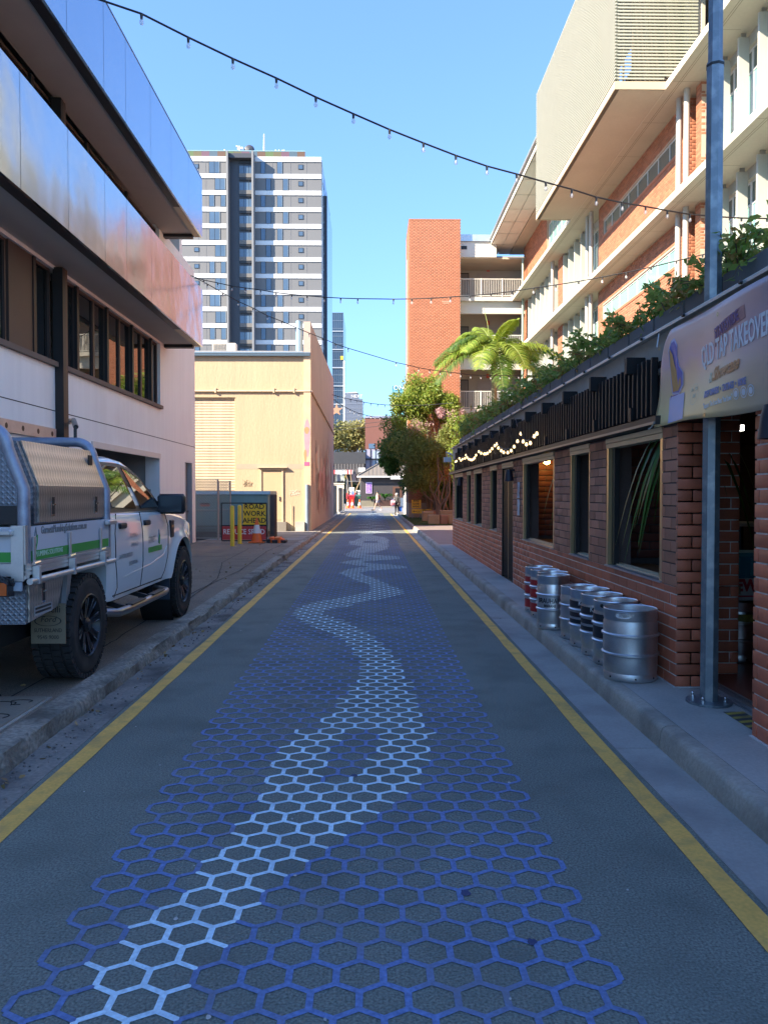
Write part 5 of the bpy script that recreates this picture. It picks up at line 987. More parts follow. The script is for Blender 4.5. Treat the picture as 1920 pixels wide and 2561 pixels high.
def prof(z): t = (z-.6)/.8; return 1-.035*max(0, .3-t)**1.2*2-.05*max(0, t-.55)**1.6*2.2
def bx(y, z): return XC+hw(y)*prof(z)+flare(y, z)
def ztop(y): return 1.40-.02*(y-6.6) if y < 8.35 else np.interp(y, [8.35,8.7,9.2,9.7,9.95,10.05], [1.365,1.345,1.29,1.21,1.12,1.02])
def zbot(y):
    z = .62 if y < 9.55 else .62+.1*(y-9.55)
    d = .52**2-(y-FY)**2
    return max(z, WZ+math.sqrt(d)) if d > 0 else z
rings = []
for y in np.concatenate([np.linspace(6.60,8.40,22), np.linspace(8.45,10.05,48)]):
    zb, zt = zbot(y), ztop(y); zt = max(zt, zb+.06); R_ = [(bx(y, z), y, z) for z in np.linspace(zb, zt-.04, 10)]; w_ = R_[-1][0]-XC
    R_ += [(XC+w_*.97,y,zt-.012),(XC+w_*.88,y,zt+.008),(XC+w_*.5,y,zt+.035)]
    rings.append(R_+[(2*XC-x,yy,z) for x, yy, z in reversed(R_)])
b = MB(); b.loft(rings); body = b.build('body', TW, tk, 38)
def rail_y(): return
def zr(y): return float(np.interp(y, [6.64,6.68,6.78,6.95,7.3,7.58,7.8,7.97,8.15,8.3,8.42,8.5], [1.45,1.70,1.83,1.875,1.895,1.875,1.81,1.73,1.60,1.47,1.38,1.36]))
def gx(z): return .875-.30*(max(0, z-1.38)/.5)**1.15*.62
rings = []
for y in np.linspace(6.64, 8.48, 40):
    zt = zr(y); zz = np.linspace(1.37, max(1.38, zt-.05), 8); R_ = [(XC+gx(z), y, z) for z in zz]; w_ = gx(zz[-1]); R_ += [(XC+w_*.965,y,zt-.018),(XC+w_*.88,y,zt+.0),(XC+w_*.5,y,zt+.022)]
    rings.append(R_+[(2*XC-x,yy,z) for x, yy, z in reversed(R_)])
b = MB(); b.loft(rings); b.build('cab_roof', TW, tk, 40)
TG = M('truck_glass', (.006,.008,.008), .01, var=0, fine=0, bump=0, ior=2.3, spec=1)
def side_panel(poly, off, mat, name, par=tk):
    c = (sum(p[0] for p in poly)/len(poly), sum(p[1] for p in poly)/len(poly)); b = MB()
    b.loft([[(XC+gx(z)+off+d, y, z) for y, z in poly] for d in (-.012, 0)]); return b.build(name, mat, par)
side_panel([(6.72,1.385),(8.40,1.372),(8.27,1.47),(8.10,1.60),(7.93,1.72),(7.72,1.80),(7.45,1.835),(6.95,1.835),(6.76,1.78)], .006, TBK, 'window_surround')
side_panel([(6.80,1.43),(7.47,1.405),(7.42,1.62),(7.345,1.80),(6.97,1.80),(6.82,1.75)], .012, TG, 'side_window'); side_panel([(7.62,1.405),(8.20,1.41),(8.10,1.535),(7.92,1.675),(7.70,1.765),(7.47,1.80),(7.545,1.62)], .012, TG, 'side_window')
b = MB(); b.loft([[(XC-.66,7.85,1.815),(XC+.66,7.85,1.815),(XC+.80,8.46,1.40),(XC-.80,8.46,1.40)],[(XC-.66,7.86,1.825),(XC+.66,7.86,1.825),(XC+.80,8.47,1.41),(XC-.80,8.47,1.41)]]); b.build('windscreen', TG, tk)
wall('rear_window', TG, XC-.6, XC+.6, 6.63, 6.645, 1.45, 1.72, tk)
def seam(pts, name='door_seam', r=.0045, mat=DARKJ, out=.0005):
    P = []; 
    for (y0,z0),(y1,z1) in zip(pts, pts[1:]):
        for k in range(8): t = k/8; y, z = y0+(y1-y0)*t, z0+(z1-z0)*t; P.append((bx(y, z)+out, y, z))
    y, z = pts[-1]; P.append((bx(y, z)+out, y, z)); b = MB(); b.tube(P, r, 5); b.build(name, mat, tk)
seam([(6.83,1.37),(6.76,1.2),(6.75,.95),(6.8,.72),(6.73,.645)]); seam([(7.52,1.37),(7.56,1.2),(7.55,.9),(7.5,.70),(7.48,.65)]); seam([(8.40,1.35),(8.5,1.2),(8.47,.9),(8.35,.72),(8.22,.64)])
seam([(6.70,.66),(8.25,.65)], 'sill_line', .006); seam([(7.0,.80),(7.8,.84),(8.3,.90),(8.42,.98)], 'crease', .004, TW)
def patch(y0, y1, z0, z1, d, mat, name, b_=.006):
    x = max(bx(y0, (z0+z1)/2), bx(y1, (z0+z1)/2)); b = MB(); b.rbox(x-.02, x+d, y0, y1, z0, z1, b_); return b.build(name, mat, tk)
for y in (6.87, 7.62): patch(y, y+.19, 1.235, 1.285, .022, TBK, 'door_handle', .012)
patch(8.58, 8.72, 1.06, 1.255, .012, TBK, 'fender_vent', .01); patch(8.60, 8.72, 1.17, 1.2, .016, plain('vent_amber', (.35,.12,.03), .4), 'indicator', .004)
b = MB(); b.rbox(-2.30,-2.01,8.27,8.40,1.33,1.545,.035); b.build('mirror', TBK, tk, 50); b = MB(); b.rbox(-2.285,-2.03,8.262,8.272,1.35,1.525,.004); b.build('mirror_glass', M('mirror_dark', (.05,.055,.06), .15, .3, var=0, fine=0, bump=0), tk); b = MB(); b.bar((-2.34,8.36,1.38),(-2.2,8.34,1.39),.07,.06); b.build('mirror_arm', TBK, tk)
# door lettering
def dl(body_, y, z, h, mat, sx=.8, **k):
    o = text(body_, h/.72, mat, (0,y,z), (0,1,0), (0,0,1), tk, sx=sx, **k); q = loc_of(tk)
    for v in o.data.vertices: yy, zz = v.co.y+q.y, v.co.z+q.z; v.co.x = bx(yy, zz)+.003-q.x
    return o
dl('PLUMBING •', 7.17, 1.13, .04, LGREY, .75); dl('DRAINAGE •', 7.18, 1.045, .04, LGREY, .75); dl('GAS FITTING SPECIALIST •', 6.84, .955, .04, LGREY, .62); dl('EXCAVATION •', 7.12, .875, .04, LGREY, .7)
dl('GURNETT', 7.74, 1.035, .065, LGREY, .62)
def strip(y0, y1, z0, z1, mat, name='stripe', lift=.003):
    b = MB(); A = [(bx(y, z0)+lift, y, z0) for y in np.linspace(y0, y1, 6)]+[(bx(y, z1)+lift, y, z1) for y in np.linspace(y1, y0, 6)]; b.loft([A, [(x+.0008,y,z) for x, y, z in A]]); return b.build(name, mat, tk)
strip(7.73, 8.22, .955, 1.01, GRN); dl('PLUMBING SOLUTIONS', 7.75, .967, .028, plain('pale_lettering', (.6,.75,.6), .4), .62)
def drop_logo(y, z, s, put):
    for name, pts, mat in (('logo_outline', [(.0,.05),(.0,.45),(.3,1.0),(.42,.55)], LGREY),('logo_leaf', [(.05,.1),(.12,.45),(.55,.62),(.48,.2),(.25,-.05),(.05,.1)], GRN),('logo_outline', [(.0,.3),(.05,.0),(.25,-.12),(.45,.15)], GRN)):
        put([(y+u*s*.75, z+v*s) for u, v in pts], name, mat, .004)
drop_logo(8.10, 1.04, .13, lambda pts, n_, m_, r: seam(pts, n_, r, m_, .003))
# wheels
RIM = M('rim_black', (.02,.02,.021), .3, .4, var=0, fine=0, bump=0, spec=.6); RIMS = plain('rim_silver', (.55,.55,.56), .25, 1)
def wheel(x_out, y, sgn):
    b = MB(); W = .285; xi = x_out-sgn*W
    P = [(.245,0),(.262,-.004),(.30,-.0),(.345,.005),(.372,-.012),(.388,-.035),(.392,-.06),(.392,-W+.06),(.388,-W+.035),(.372,-W+.012),(.345,-W-.005),(.262,-W),(.245,-W)]
    b.lathe([(r_, sgn*d) for r_, d in P], (x_out,y,WZ), 56, cap=False, axis='x'); t = b.build('wheel', RUB, tk, 40)
    V = MB()
    for k in range(44):
        a = 2*math.pi*k/44
        for row, (d0, d1, ofs) in enumerate(((.004,.055,0),(.075,.135,.5),(.150,.21,0),(.23,.281,.5))):
            aa = a+ofs*2*math.pi/44; h = 2*math.pi/44*.36; c0, s0, c1, s1 = math.cos(aa-h), math.sin(aa-h), math.cos(aa+h), math.sin(aa+h); r0 = .372 if row in (0,3) else .388; r1 = .407
            V.loft([[(x_out-sgn*d0, y+r*c0, WZ+r*s0),(x_out-sgn*d0, y+r*c1, WZ+r*s1),(x_out-sgn*d1, y+r*c1, WZ+r*s1),(x_out-sgn*d1, y+r*c0, WZ+r*s0)] for r in (r0, r1)])
    V.build('tread', RUB, t, kind='stuff')
    b = MB(); b.lathe([(.248,sgn*-.004),(.236,sgn*.004),(.225,sgn*-.012),(.215,sgn*-.08),(.20,sgn*-.11),(.001,sgn*-.115)], (x_out,y,WZ), 40, cap=False, axis='x'); b.build('rim', RIM, t, 40)
    for k in range(8):
        a = 2*math.pi*k/8+.2
        for dd in (-.13, .13):
            p0 = (x_out-sgn*.045, y+.06*math.cos(a+dd), WZ+.06*math.sin(a+dd)); p1 = (x_out-sgn*.018, y+.218*math.cos(a+dd*.8), WZ+.218*math.sin(a+dd*.8)); b = MB(); b.bar(p0, p1, .026, .03, up=(1,0,0)); b.build('spoke', RIM, t)
            q0 = Vector(p0)*.4+Vector(p1)*.6+Vector((sgn*.0158,0,0)); q1 = Vector(p1)+Vector((sgn*.0158,0,0)); e_ = Vector((0,-math.sin(a),math.cos(a)))*(.011 if dd > 0 else -.011); b = MB(); b.bar(q0+e_, q1+e_, .006, .003, up=(1,0,0)); b.build('spoke_edge', RIMS, t)
    b = MB(); b.lathe([(.06,sgn*-.05),(.058,sgn*-.02),(.035,sgn*-.0),(.001,sgn*.0)], (x_out,y,WZ), 16, cap=False, axis='x'); b.build('hub_cap', RIM, t, 40)
for y in (RY, FY): wheel(-2.20, y, 1); wheel(-4.10, y, -1)
wall('chassis', TBK, -3.85, -2.52, 5.0, 9.9, .5, .95, tk); wall('axle', TBK, -4.0, -2.3, RY-.06, RY+.06, .46, .58, tk); wall('axle', TBK, -4.0, -2.3, FY-.06, FY+.06, .46, .58, tk)
b = MB(); b.lathe([(.505,0),(.505,-.34)], (-2.25,FY,WZ), 40, cap=False, axis='x'); ob = b.build('arch_liner', TBK, tk, 50)
wall('front_mudflap', plain('navy_flap', (.03,.045,.065), .6), -2.46, -2.235, 8.52, 8.54, .38, .82, tk)
b = MB(); b.tube([(-2.28,6.42,.56),(-2.14,6.52,.545),(-2.12,6.7,.545),(-2.12,7.9,.545),(-2.14,8.02,.545),(-2.28,8.1,.56)], .036, 12); b.build('side_step', plain('step_steel', (.30,.28,.28), .3, .9), tk, 40)
for y0, y1 in ((6.75,7.15),(7.4,7.8)): b = MB(); b.rbox(-2.155,-2.085,y0,y1,.575,.587,.005); b.build('step_pad', TBK, tk)
for y in (6.8,7.5): b = MB(); b.bar((-2.15,y,.54),(-2.45,y,.62),.04); b.build('step_bracket', TBK, tk)
b = MB(); b.rbox(-3.92,-2.38,9.98,10.12,.62,.82,.03); b.build('bumper', TBK, tk); b = MB(); b.tube([(-2.44,10.0,.75),(-2.40,10.05,1.0),(-2.42,10.08,1.12),(-2.50,10.08,1.19),(-2.66,10.08,1.2),(-3.64,10.08,1.2),(-3.80,10.08,1.19),(-3.88,10.08,1.12),(-3.9,10.05,1.0),(-3.86,10.0,.75)], .038, 10); b.build('bull_bar', TBK, tk, 40)
# tray
T0, T1 = 4.95, 6.56; XT = -2.215; XTL = 2*XC-XT
wall('tray_deck', ALT, XTL+.03, XT-.03, T0+.02, T1, 1.04, 1.10, tk)
def side(x, s_):
    d = wall('drop_side', TWP, x-s_*.03, x, T0+.06, T1-.05, 1.105, 1.335, tk)
    if s_ > 0:
        wall('stripe', GRN, x+.0005, x+.002, T0+.062, T1-.052, 1.11, 1.175, tk)
    for z in (1.035,1.062,1.085): wall('tray_rail', ALT, x-s_*.03, x+s_*.006, T0+.0, T1, z-.010, z+.010, tk)
    wall('tray_rail', ALT, x-s_*.03, x-s_*.002, T0+.0, T1, 1.02, 1.10, tk)
    for y in (T0+.03, T1-.025): wall('corner_post', ALT, x-s_*.035, x+s_*.004, y-.03, y+.025, 1.0, 1.345, tk)
    b = MB(); b.tube([(x+s_*.03,T0-.0,.985),(x+s_*.03,T1,.985)], .021, 10); b.build('side_tube', ALT, tk, 40)
    for y in (5.06, 5.66, 6.30):
        b = MB(); b.rbox(x+s_*.005, x+s_*.018, y-.016, y+.016, 1.10, 1.27, .003); b.build('latch_bar', ALT, tk); b = MB(); b.rbox(x+s_*.005, x+s_*.055, y-.02, y+.012, .96, 1.08, .004); b.build('tube_hanger', ALT, tk); b = MB(); b.cyl((x+s_*.02,y-.03,1.095),(x+s_*.02,y+.06,1.10),.012,n=8); b.build('latch_pin', plain('chrome', (.75,.75,.75), .15, 1), tk, 40)
    b = MB(); b.rbox(x, x+s_*.05, 6.40, 6.6, 1.29, 1.33, .01); b.build('side_latch', ALT, tk)
side(XT, 1); side(XTL, -1)
XL = XT+.0025
text('GurnettPlumbingSolutions.com.au', .075, LGREY, (XL,5.19,1.265), (0,1,0), (0,0,1), tk, sx=.80, off=.001); text('PLUMBING SOLUTIONS', .05, plain('pale_lettering', (.6,.75,.6), .4), (XL,5.10,1.123), (0,1,0), (0,0,1), tk, sx=.86)
def tubes(pts, n_, m_, r): b = MB(); b.tube([(XL,y,z) for y, z in pts], r, 5); b.build(n_, m_, tk)
drop_logo(5.08, 1.195, .13, tubes)
tg = wall('tailgate', TWP, XTL+.06, XT-.08, T0-.01, T0+.02, 1.105, 1.335, tk); wall('stripe', GRN, XTL+.061, XT-.081, T0-.0125, T0-.0105, 1.11, 1.175, tk); wall('rear_post', ALT, XT-.079, XT-.002, T0-.02, T0+.0, .99, 1.345, tk); b = MB(); b.rbox(XT-.3, XT-.06, T0-.06, T0-.012, 1.28, 1.32, .01); b.build('tailgate_latch', ALT, tk)
wall('rear_beam', ALT, XTL, XT-.01, T0-.008, T0+.03, 1.02, 1.10, tk); lt = wall('tail_light', TBK, XT-.40, XT-.06, T0-.1, T0-.02, .90, 1.01, tk); wall('lens', M('amber_lens', (.55,.1,.01), .2, var=.2), XT-.385, XT-.22, T0-.105, T0-.101, .91, .99, lt); wall('lens', plain('red_lens', (.6,.12,.02), .2), XT-.215, XT-.07, T0-.105, T0-.101, .91, .99, lt)
wall('reflector', plain('pale_plate', (.45,.5,.55), .4), XT-.09, XT-.01, T0-.03, T0-.012, .93, .985, tk)
b = MB(); rg2 = random.Random(2)
for k in range(6): b.tube([(XT-.35+.3*t+.02*math.sin(t*7+k), T0-.07-.015*k*.4, 1.09-.1*t+.02*math.sin(t*5+k)) for t in np.linspace(0,1,8)], .007, 5)
b.build('strap_rope', TBK, tk)
# rack hoops and canopy
def hoop(y, nm, lean=0):
    x0, x1 = XT-.03, XTL+.03; P = [(x0,y,1.1),(x0,y,1.58)]; 
    for k in range(9): a = k/8*math.pi/2; P.append((x0-.10-.14+.14*math.cos(a)-.0, y, 1.84+.14*math.sin(a)))
    P2 = [(2*XC-x, yy, z) for x, yy, z in reversed(P)]; b = MB(); b.tube(P+P2, .04, 12); b.build(nm, TUBE, tk, 50)
hoop(T0+.06, 'rack_hoop'); hoop(T1-.03, 'rack_hoop')
Cy0, Cy1 = 5.16, 6.49; x_ = XT-.03
pf = [(x_,1.345),(x_,1.60),(x_-.115,1.90),(2*XC-x_+.115,1.90),(2*XC-x_,1.60),(2*XC-x_,1.345)]
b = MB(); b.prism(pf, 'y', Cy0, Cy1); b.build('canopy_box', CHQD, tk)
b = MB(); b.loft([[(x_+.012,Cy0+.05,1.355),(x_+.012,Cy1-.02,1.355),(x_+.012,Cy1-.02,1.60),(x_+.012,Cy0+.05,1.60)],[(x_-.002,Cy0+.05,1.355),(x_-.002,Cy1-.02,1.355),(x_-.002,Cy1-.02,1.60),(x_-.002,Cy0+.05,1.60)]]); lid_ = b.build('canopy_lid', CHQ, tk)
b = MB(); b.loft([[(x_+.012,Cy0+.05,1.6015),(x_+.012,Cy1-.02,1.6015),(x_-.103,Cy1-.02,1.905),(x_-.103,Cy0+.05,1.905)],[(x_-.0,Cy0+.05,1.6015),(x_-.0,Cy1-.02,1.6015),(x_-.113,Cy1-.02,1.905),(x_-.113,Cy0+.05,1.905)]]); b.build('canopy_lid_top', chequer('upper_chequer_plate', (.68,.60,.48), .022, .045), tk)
def tlatch(y, z, x, par=tk):
    b = MB(); b.rbox(x, x+.008, y-.026, y+.026, z-.06, z+.045, .004); o = b.build('latch_plate', plain('chrome', (.75,.75,.75), .15, 1), par); b = MB(); b.rbox(x+.0082, x+.011, y-.02, y+.02, z-.045, z+.075, .004); b.build('latch_recess', TBK, par); b = MB(); b.bar((x+.016,y-.018,z+.02),(x+.016,y+.018,z+.024),.009); b.build('latch_handle', plain('chrome', (.75,.75,.75), .15, 1), par)
tlatch(5.42, 1.45, x_+.013); tlatch(6.26, 1.45, x_+.013); wall('brand_plate', TBK, x_-.06, x_-.05, 6.3, 6.38, 1.78, 1.86, tk)
b = MB(); b.cyl((-2.49,T1-.03,1.96),(-2.49,T1-.03,2.11),.014,n=8); b.build('antenna_mount', TBK, tk); wall('rear_strap_box', TBK, XT-1.0, XT-.06, Cy0-.16, Cy0-.02, 1.35, 1.47, tk)
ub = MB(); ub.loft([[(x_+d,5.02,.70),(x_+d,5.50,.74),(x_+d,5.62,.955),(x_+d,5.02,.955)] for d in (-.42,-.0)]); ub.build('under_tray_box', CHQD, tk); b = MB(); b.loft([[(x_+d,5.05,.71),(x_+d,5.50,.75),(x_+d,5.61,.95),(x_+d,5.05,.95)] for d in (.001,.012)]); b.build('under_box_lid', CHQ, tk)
tlatch(5.25, .87, x_+.0125); wall('label_plate', plain('maker_plate', (.35,.36,.36), .4), x_+.0125, x_+.015, 5.12, 5.40, .735, .80, tk); text('CHEQUER PLATE', .03, TBK, (x_+.0155,5.13,.77), (0,1,0), (0,0,1), tk, sx=.9) if False else None
for z in (.785,.76): wall('print_line', TBK, x_+.0152, x_+.0162, 5.13, 5.38, z-.009, z+.006, tk)
b = MB(); b.loft([[(x_+d,5.66,.72),(x_+d,5.72,.72),(x_+d,5.80,.98),(x_+d,5.72,.98)] for d in (-.3,.0)]); b.build('mudguard', ALT, tk); b = MB(); b.loft([[(x_+d,5.60,.74),(x_+d,5.66,.72),(x_+d,5.72,.98),(x_+d,5.66,.98)] for d in (-.25,-.03)]); b.build('mudguard_stay', TBK, tk)
MF = M('mudflap_brown', (.24,.19,.12), .7, var=.2); fl = wall('mud_flap', MF, -2.45, -2.205, 5.56, 5.572, .47, .76, tk)
text('minelli', .075, TBK, (-2.405,5.5595,.68), (1,0,0), (0,0,1), tk, sx=.85); text('Ford', .058, TBK, (-2.328,5.5595,.615), (1,0,0), (0,0,1), tk, ax='CENTER', shear=.25); ringdecal(.034,.0375,(-2.328,5.5595,.634),(1,0,0),(0,0,1),TBK,tk,'oval_ring',asp=2.6); text('SUTHERLAND', .04, TBK, (-2.328,5.5595,.545), (1,0,0), (0,0,1), tk, ax='CENTER', sx=.8); text('9545 9000', .04, TBK, (-2.328,5.5595,.495), (1,0,0), (0,0,1), tk, ax='CENTER', sx=.9)
# ---------------------------------------------------------------- festoon strings over the street
BGL = M('clear_bulb', (.75,.75,.72), .08, var=0, fine=0, bump=0, spec=.8, alpha=.4); WIRE = plain('black_wire', (.02,.02,.02), .6); BBR = plain('bulb_cap', (.03,.03,.03), .5)
def festoon(label, P, bulbs, r=.011, mat=WIRE, s=.66, warm=False):
    t = thing('festoon_string', label, 'string lights', tuple(P[len(P)//2])); b = MB(); b.tube(P, r, 5); b.build('wire', mat, t)
    for p in bulbs:
        b = MB(); b.lathe([(.030*s,.0),(.026*s,-.03*s),(.022*s,-.09*s),(.001,-.09*s)], tuple(p), 8); b.build('socket', BBR, t, 40)
        b = MB(); b.lathe([(.018*s,-.09*s),(.036*s,-.13*s),(.038*s,-.155*s),(.026*s,-.185*s),(.001,-.195*s)], tuple(p), 10, cap=False); b.build('bulb', BGL, t, 60)
def chain(px, ya, yb):
    n = len(px)-1; return [at(a, c, Y=ya+(yb-ya)*i/n) for i, (a, c) in enumerate(px)]
D = .8635
pa = [(306,30),(407,81),(503,127),(597,169),(682,210),(763,246),(841,280),(914,309),(984,336),(1051,359),(1115,376),(1178,394),(1234,409),(1287,426),(1343,438),(1393,446),(1440,455),(1489,463),(1547,468),(1600,471),(1655,472)]
pa = [(a/D, c/D) for a, c in pa]; n = len(pa); A = [at(a, c, Y=9+.238*i) for i, (a, c) in enumerate(pa)]
s0 = A[0]+(A[0]-A[1])*2.0+Vector((0,0,.05)); s0.x = -4.29; e0 = A[-1]+(A[-1]-A[-2])*2
festoon('nearest festoon string sagging across the sky from the left roof to the right', [s0]+A+[e0], A, .013)
c4 = lambda L: [(460+a/3.568, 330+c/3.568) for a, c in L]; c7 = lambda L: [(980+a/3.814, 520+c/3.814) for a, c in L]; c1b = lambda L: [(1280+a/2.59, 500+c/2.59) for a, c in L]
pb_ = c4([(90,1293),(180,1322),(303,1347),(428,1375),(549,1392),(685,1410),(823,1434),(962,1450),(1100,1462),(1248,1474),(1398,1483),(1550,1488)])+c7([(14,870),(190,868),(373,862),(556,850),(743,838),(943,820),(1143,797),(1348,765),(1560,735)])+c1b([(430,528),(583,500),(738,470),(898,436),(1063,395),(1232,355)])
B_ = chain(pb_, 21.4, 15.4); festoon('second festoon string curving low from the white building to the right of the pole', [B_[0]+(B_[0]-B_[1])]+B_+[B_[-1]+(B_[-1]-B_[-2])*2.2], B_[1:], .012)
pc_ = c4([(90,1293),(211,1358),(348,1436),(484,1512),(617,1572),(745,1640),(873,1690),(997,1745),(1118,1795),(1238,1842),(1352,1892),(1465,1930)])+c7([(40,1475),(150,1498),(255,1525),(360,1543),(460,1557),(560,1568),(655,1580),(750,1592),(847,1598),(940,1600),(1030,1600),(1117,1600),(1207,1595)])
Cc = chain(pc_, 21.4, 28.5); festoon('third festoon string falling past the tower towards the palm', Cc, Cc[1:], .012)
c6 = lambda L: [(800+a/4.363, 950+c/4.363) for a, c in L]
D1 = chain(c6([(85,148),(195,180),(265,196),(335,212),(405,228),(480,243),(555,257),(630,265),(707,272),(785,277),(1040,280),(1240,270),(1450,253)]), 47.5, 40); festoon('far festoon string from the warehouse corner to the brick tower', D1, D1[1:10], .018, s=.85)
D2 = chain(c6([(85,148),(130,195),(183,238),(240,280),(330,325),(375,346),(422,364),(510,388),(555,396),(600,401),(655,404),(720,400)]), 47.5, 60); festoon('farthest festoon string carrying a star over the end of the street', D2, D2[2:11], .022, s=.95)
st = thing('star_ornament', 'bronze star ornament hanging on the farthest festoon string', 'ornament', tuple(D2[3])); q = D2[3]+Vector((0,0,-.3)); P = []
for k in range(10): a = math.pi/2+k*math.pi/5; r_ = .42 if k % 2 == 0 else .17; P.append((q.x-.35+r_*math.cos(a), q.z+r_*math.sin(a)))
b = MB(); b.prism(P, 'y', q.y-.04, q.y+.04); b.build('star', plain('bronze_star', (.5,.3,.2), .5), st)
for i, ((ax, ay), (bx_, by)) in enumerate((((830,1069),(1010,1048)),((830,1077),(1010,1060)))):
    p0, p1 = at(ax, ay, Y=72), at(bx_, by, Y=66); b = MB(); b.tube([p0-(p1-p0)*.6, p0, (p0+p1)/2, p1, p1+(p1-p0)*.3], .022, 5); tag(b.build('power_cable', WIRE), ['upper','lower'][i]+' of the two black power cables over the far street', 'cable')
# ---------------------------------------------------------------- trees, palm, shrubs
LDK = foliage('mango_leaf', (.06,.15,.02), (.17,.30,.06), .4); LMD = foliage('olive_leaf', (.16,.21,.045), (.33,.37,.10), .4); LLT = foliage('bright_leaf', (.15,.26,.03), (.36,.40,.07), .42); LPK = foliage('pink_blossom', (.55,.32,.34), (.70,.48,.48), .3); LFAR = foliage('far_tree_leaf', (.26,.27,.09), (.40,.37,.15), .4); BARK = M('bark', (.20,.15,.11), .9, bump=.4, bs=25); BARKD = M('dark_bark', (.08,.06,.045), .9)
def limbs(b, base, tips, r0, wob=.12, sd=1):
    g = random.Random(sd)
    for t in tips:
        t = Vector(t); base_ = Vector(base); P = [base_.lerp(t, k/6)+Vector((g.gauss(0,wob),g.gauss(0,wob),g.gauss(0,wob*.5)))*(math.sin(math.pi*k/6)) for k in range(7)]; b.tube(P, [r0*(1-.8*k/6) for k in range(7)], 6)
mt = thing('mango_tree', 'dense dark green tree leaning over the right side of the street', 'tree', (3.0,48,.1)); b = MB(); limbs(b, (3.0,48,.1), [(2.6,48,3.6),(3.4,48,3.4),(3.0,47.3,4.2)], .16, .1); b.build('trunk', BARKD, mt)
leafmesh(np.concatenate([blob_points(9000, (2.15,48,4.75), (1.75,1.7,1.7), 20, 3), blob_points(4500, (1.3,48,3.7), (.9,1.2,1.1), 8, 4), blob_points(4000, (2.8,47.6,2.9), (1.3,1.4,1.4), 10, 5)]), .21, 'crown', LDK, mt, asp=.34, up=.8)
ot = thing('multi_stem_tree', 'fine leaved olive green tree with several bare slender stems rising from the garden', 'tree', (3.7,43,.15)); b = MB(); tips = [(2.6,43,4.2),(3.2,43.4,5.2),(3.9,42.6,5.4),(4.5,43,4.8),(2.2,42.8,3.0),(4.9,43.2,3.7),(3.5,42.2,4.6),(4.2,43.5,5.5),(3.0,42.5,3.6)]
for k, t in enumerate(tips): limbs(b, (3.7+.12*math.cos(k*2), 43+.12*math.sin(k*2), .12), [t], .07, .16, k)
b.build('trunk', BARK, ot)
leafmesh(np.concatenate([blob_points(10500, (3.05,43,4.0), (2.0,1.3,1.7), 30, 7, .3), blob_points(4500, (2.7,43,2.3), (1.5,1.1,1.0), 16, 8, .3), blob_points(3500, (4.3,43,4.5), (1.2,1.1,1.2), 14, 9, .3)]), .19, 'crown', LMD, ot, asp=.22, up=.5)
bl_ = thing('blossom_tree', 'thin branched tree covered with pink blossom against the brick tower', 'tree', (4.5,44.4,.15)); b = MB(); limbs(b, (4.5,44.4,.15), [(3.4,44,6.1),(4.2,44,6.5),(4.8,44.2,6.3),(5.4,44.4,5.9),(2.6,43.9,5.3)], .07, .15, 5); b.build('trunk', BARK, bl_)
leafmesh(np.concatenate([blob_points(1300, (4.25,43.8,6.0), (1.0,.5,.5), 14, 21, .3), blob_points(420, (2.7,43.4,5.3), (.8,.5,.4), 10, 22, .3)]), .10, 'crown', LPK, bl_, asp=.7)
lt_ = thing('sunlit_tree', 'bright yellow green bushy tree standing in full sun before the brick tower', 'tree', (3.3,44.6,.15)); b = MB(); limbs(b, (3.3,44.6,.15), [(2.4,44.6,6.5),(3.2,44.6,7.4),(4.0,44.6,6.8)], .1, .12, 6); b.build('trunk', BARK, lt_)
leafmesh(np.concatenate([blob_points(7500, (3.0,44.3,7.1), (1.6,.8,1.35), 24, 31), blob_points(4500, (2.0,44.4,6.4), (1.15,.7,.9), 14, 32), blob_points(3500, (4.2,44.2,6.3), (1.1,.6,1.0), 12, 33)]), .20, 'crown', LLT, lt_, asp=.36, up=.6)
ls = thing('lime_shrub', 'lime green shrubs growing between the pub end and the blossom tree', 'shrub', (4.6,33,.13)); b = MB(); limbs(b, (4.6,33,.13), [(3.6,33,4.0),(4.4,33,4.6),(5.0,33,4.2),(3.9,33,3.0)], .05, .1, 8); b.build('stems', BARK, ls); leafmesh(np.concatenate([blob_points(4500, (4.2,33,4.2), (1.15,.8,.9), 16, 41, .3), blob_points(3500, (3.9,33.2,2.7), (.8,.7,1.1), 14, 42, .3)]), .15, 'crown', LLT, ls, asp=.3, up=.4)
dk = thing('dark_hedge', 'dark shadowed hedge filling the back of the garden', 'hedge', (4.6,45,.1)); leafmesh(np.concatenate([blob_points(7000, (4.6,45.0,1.3), (1.7,.4,1.2), 22, 51, .3)]), .2, 'crown', LDK, dk, asp=.35); b = MB(); limbs(b, (4.6,45.0,.1), [(4.0,45.0,2.0),(5.2,45.0,2.2)], .06); b.build('stems', BARKD, dk)
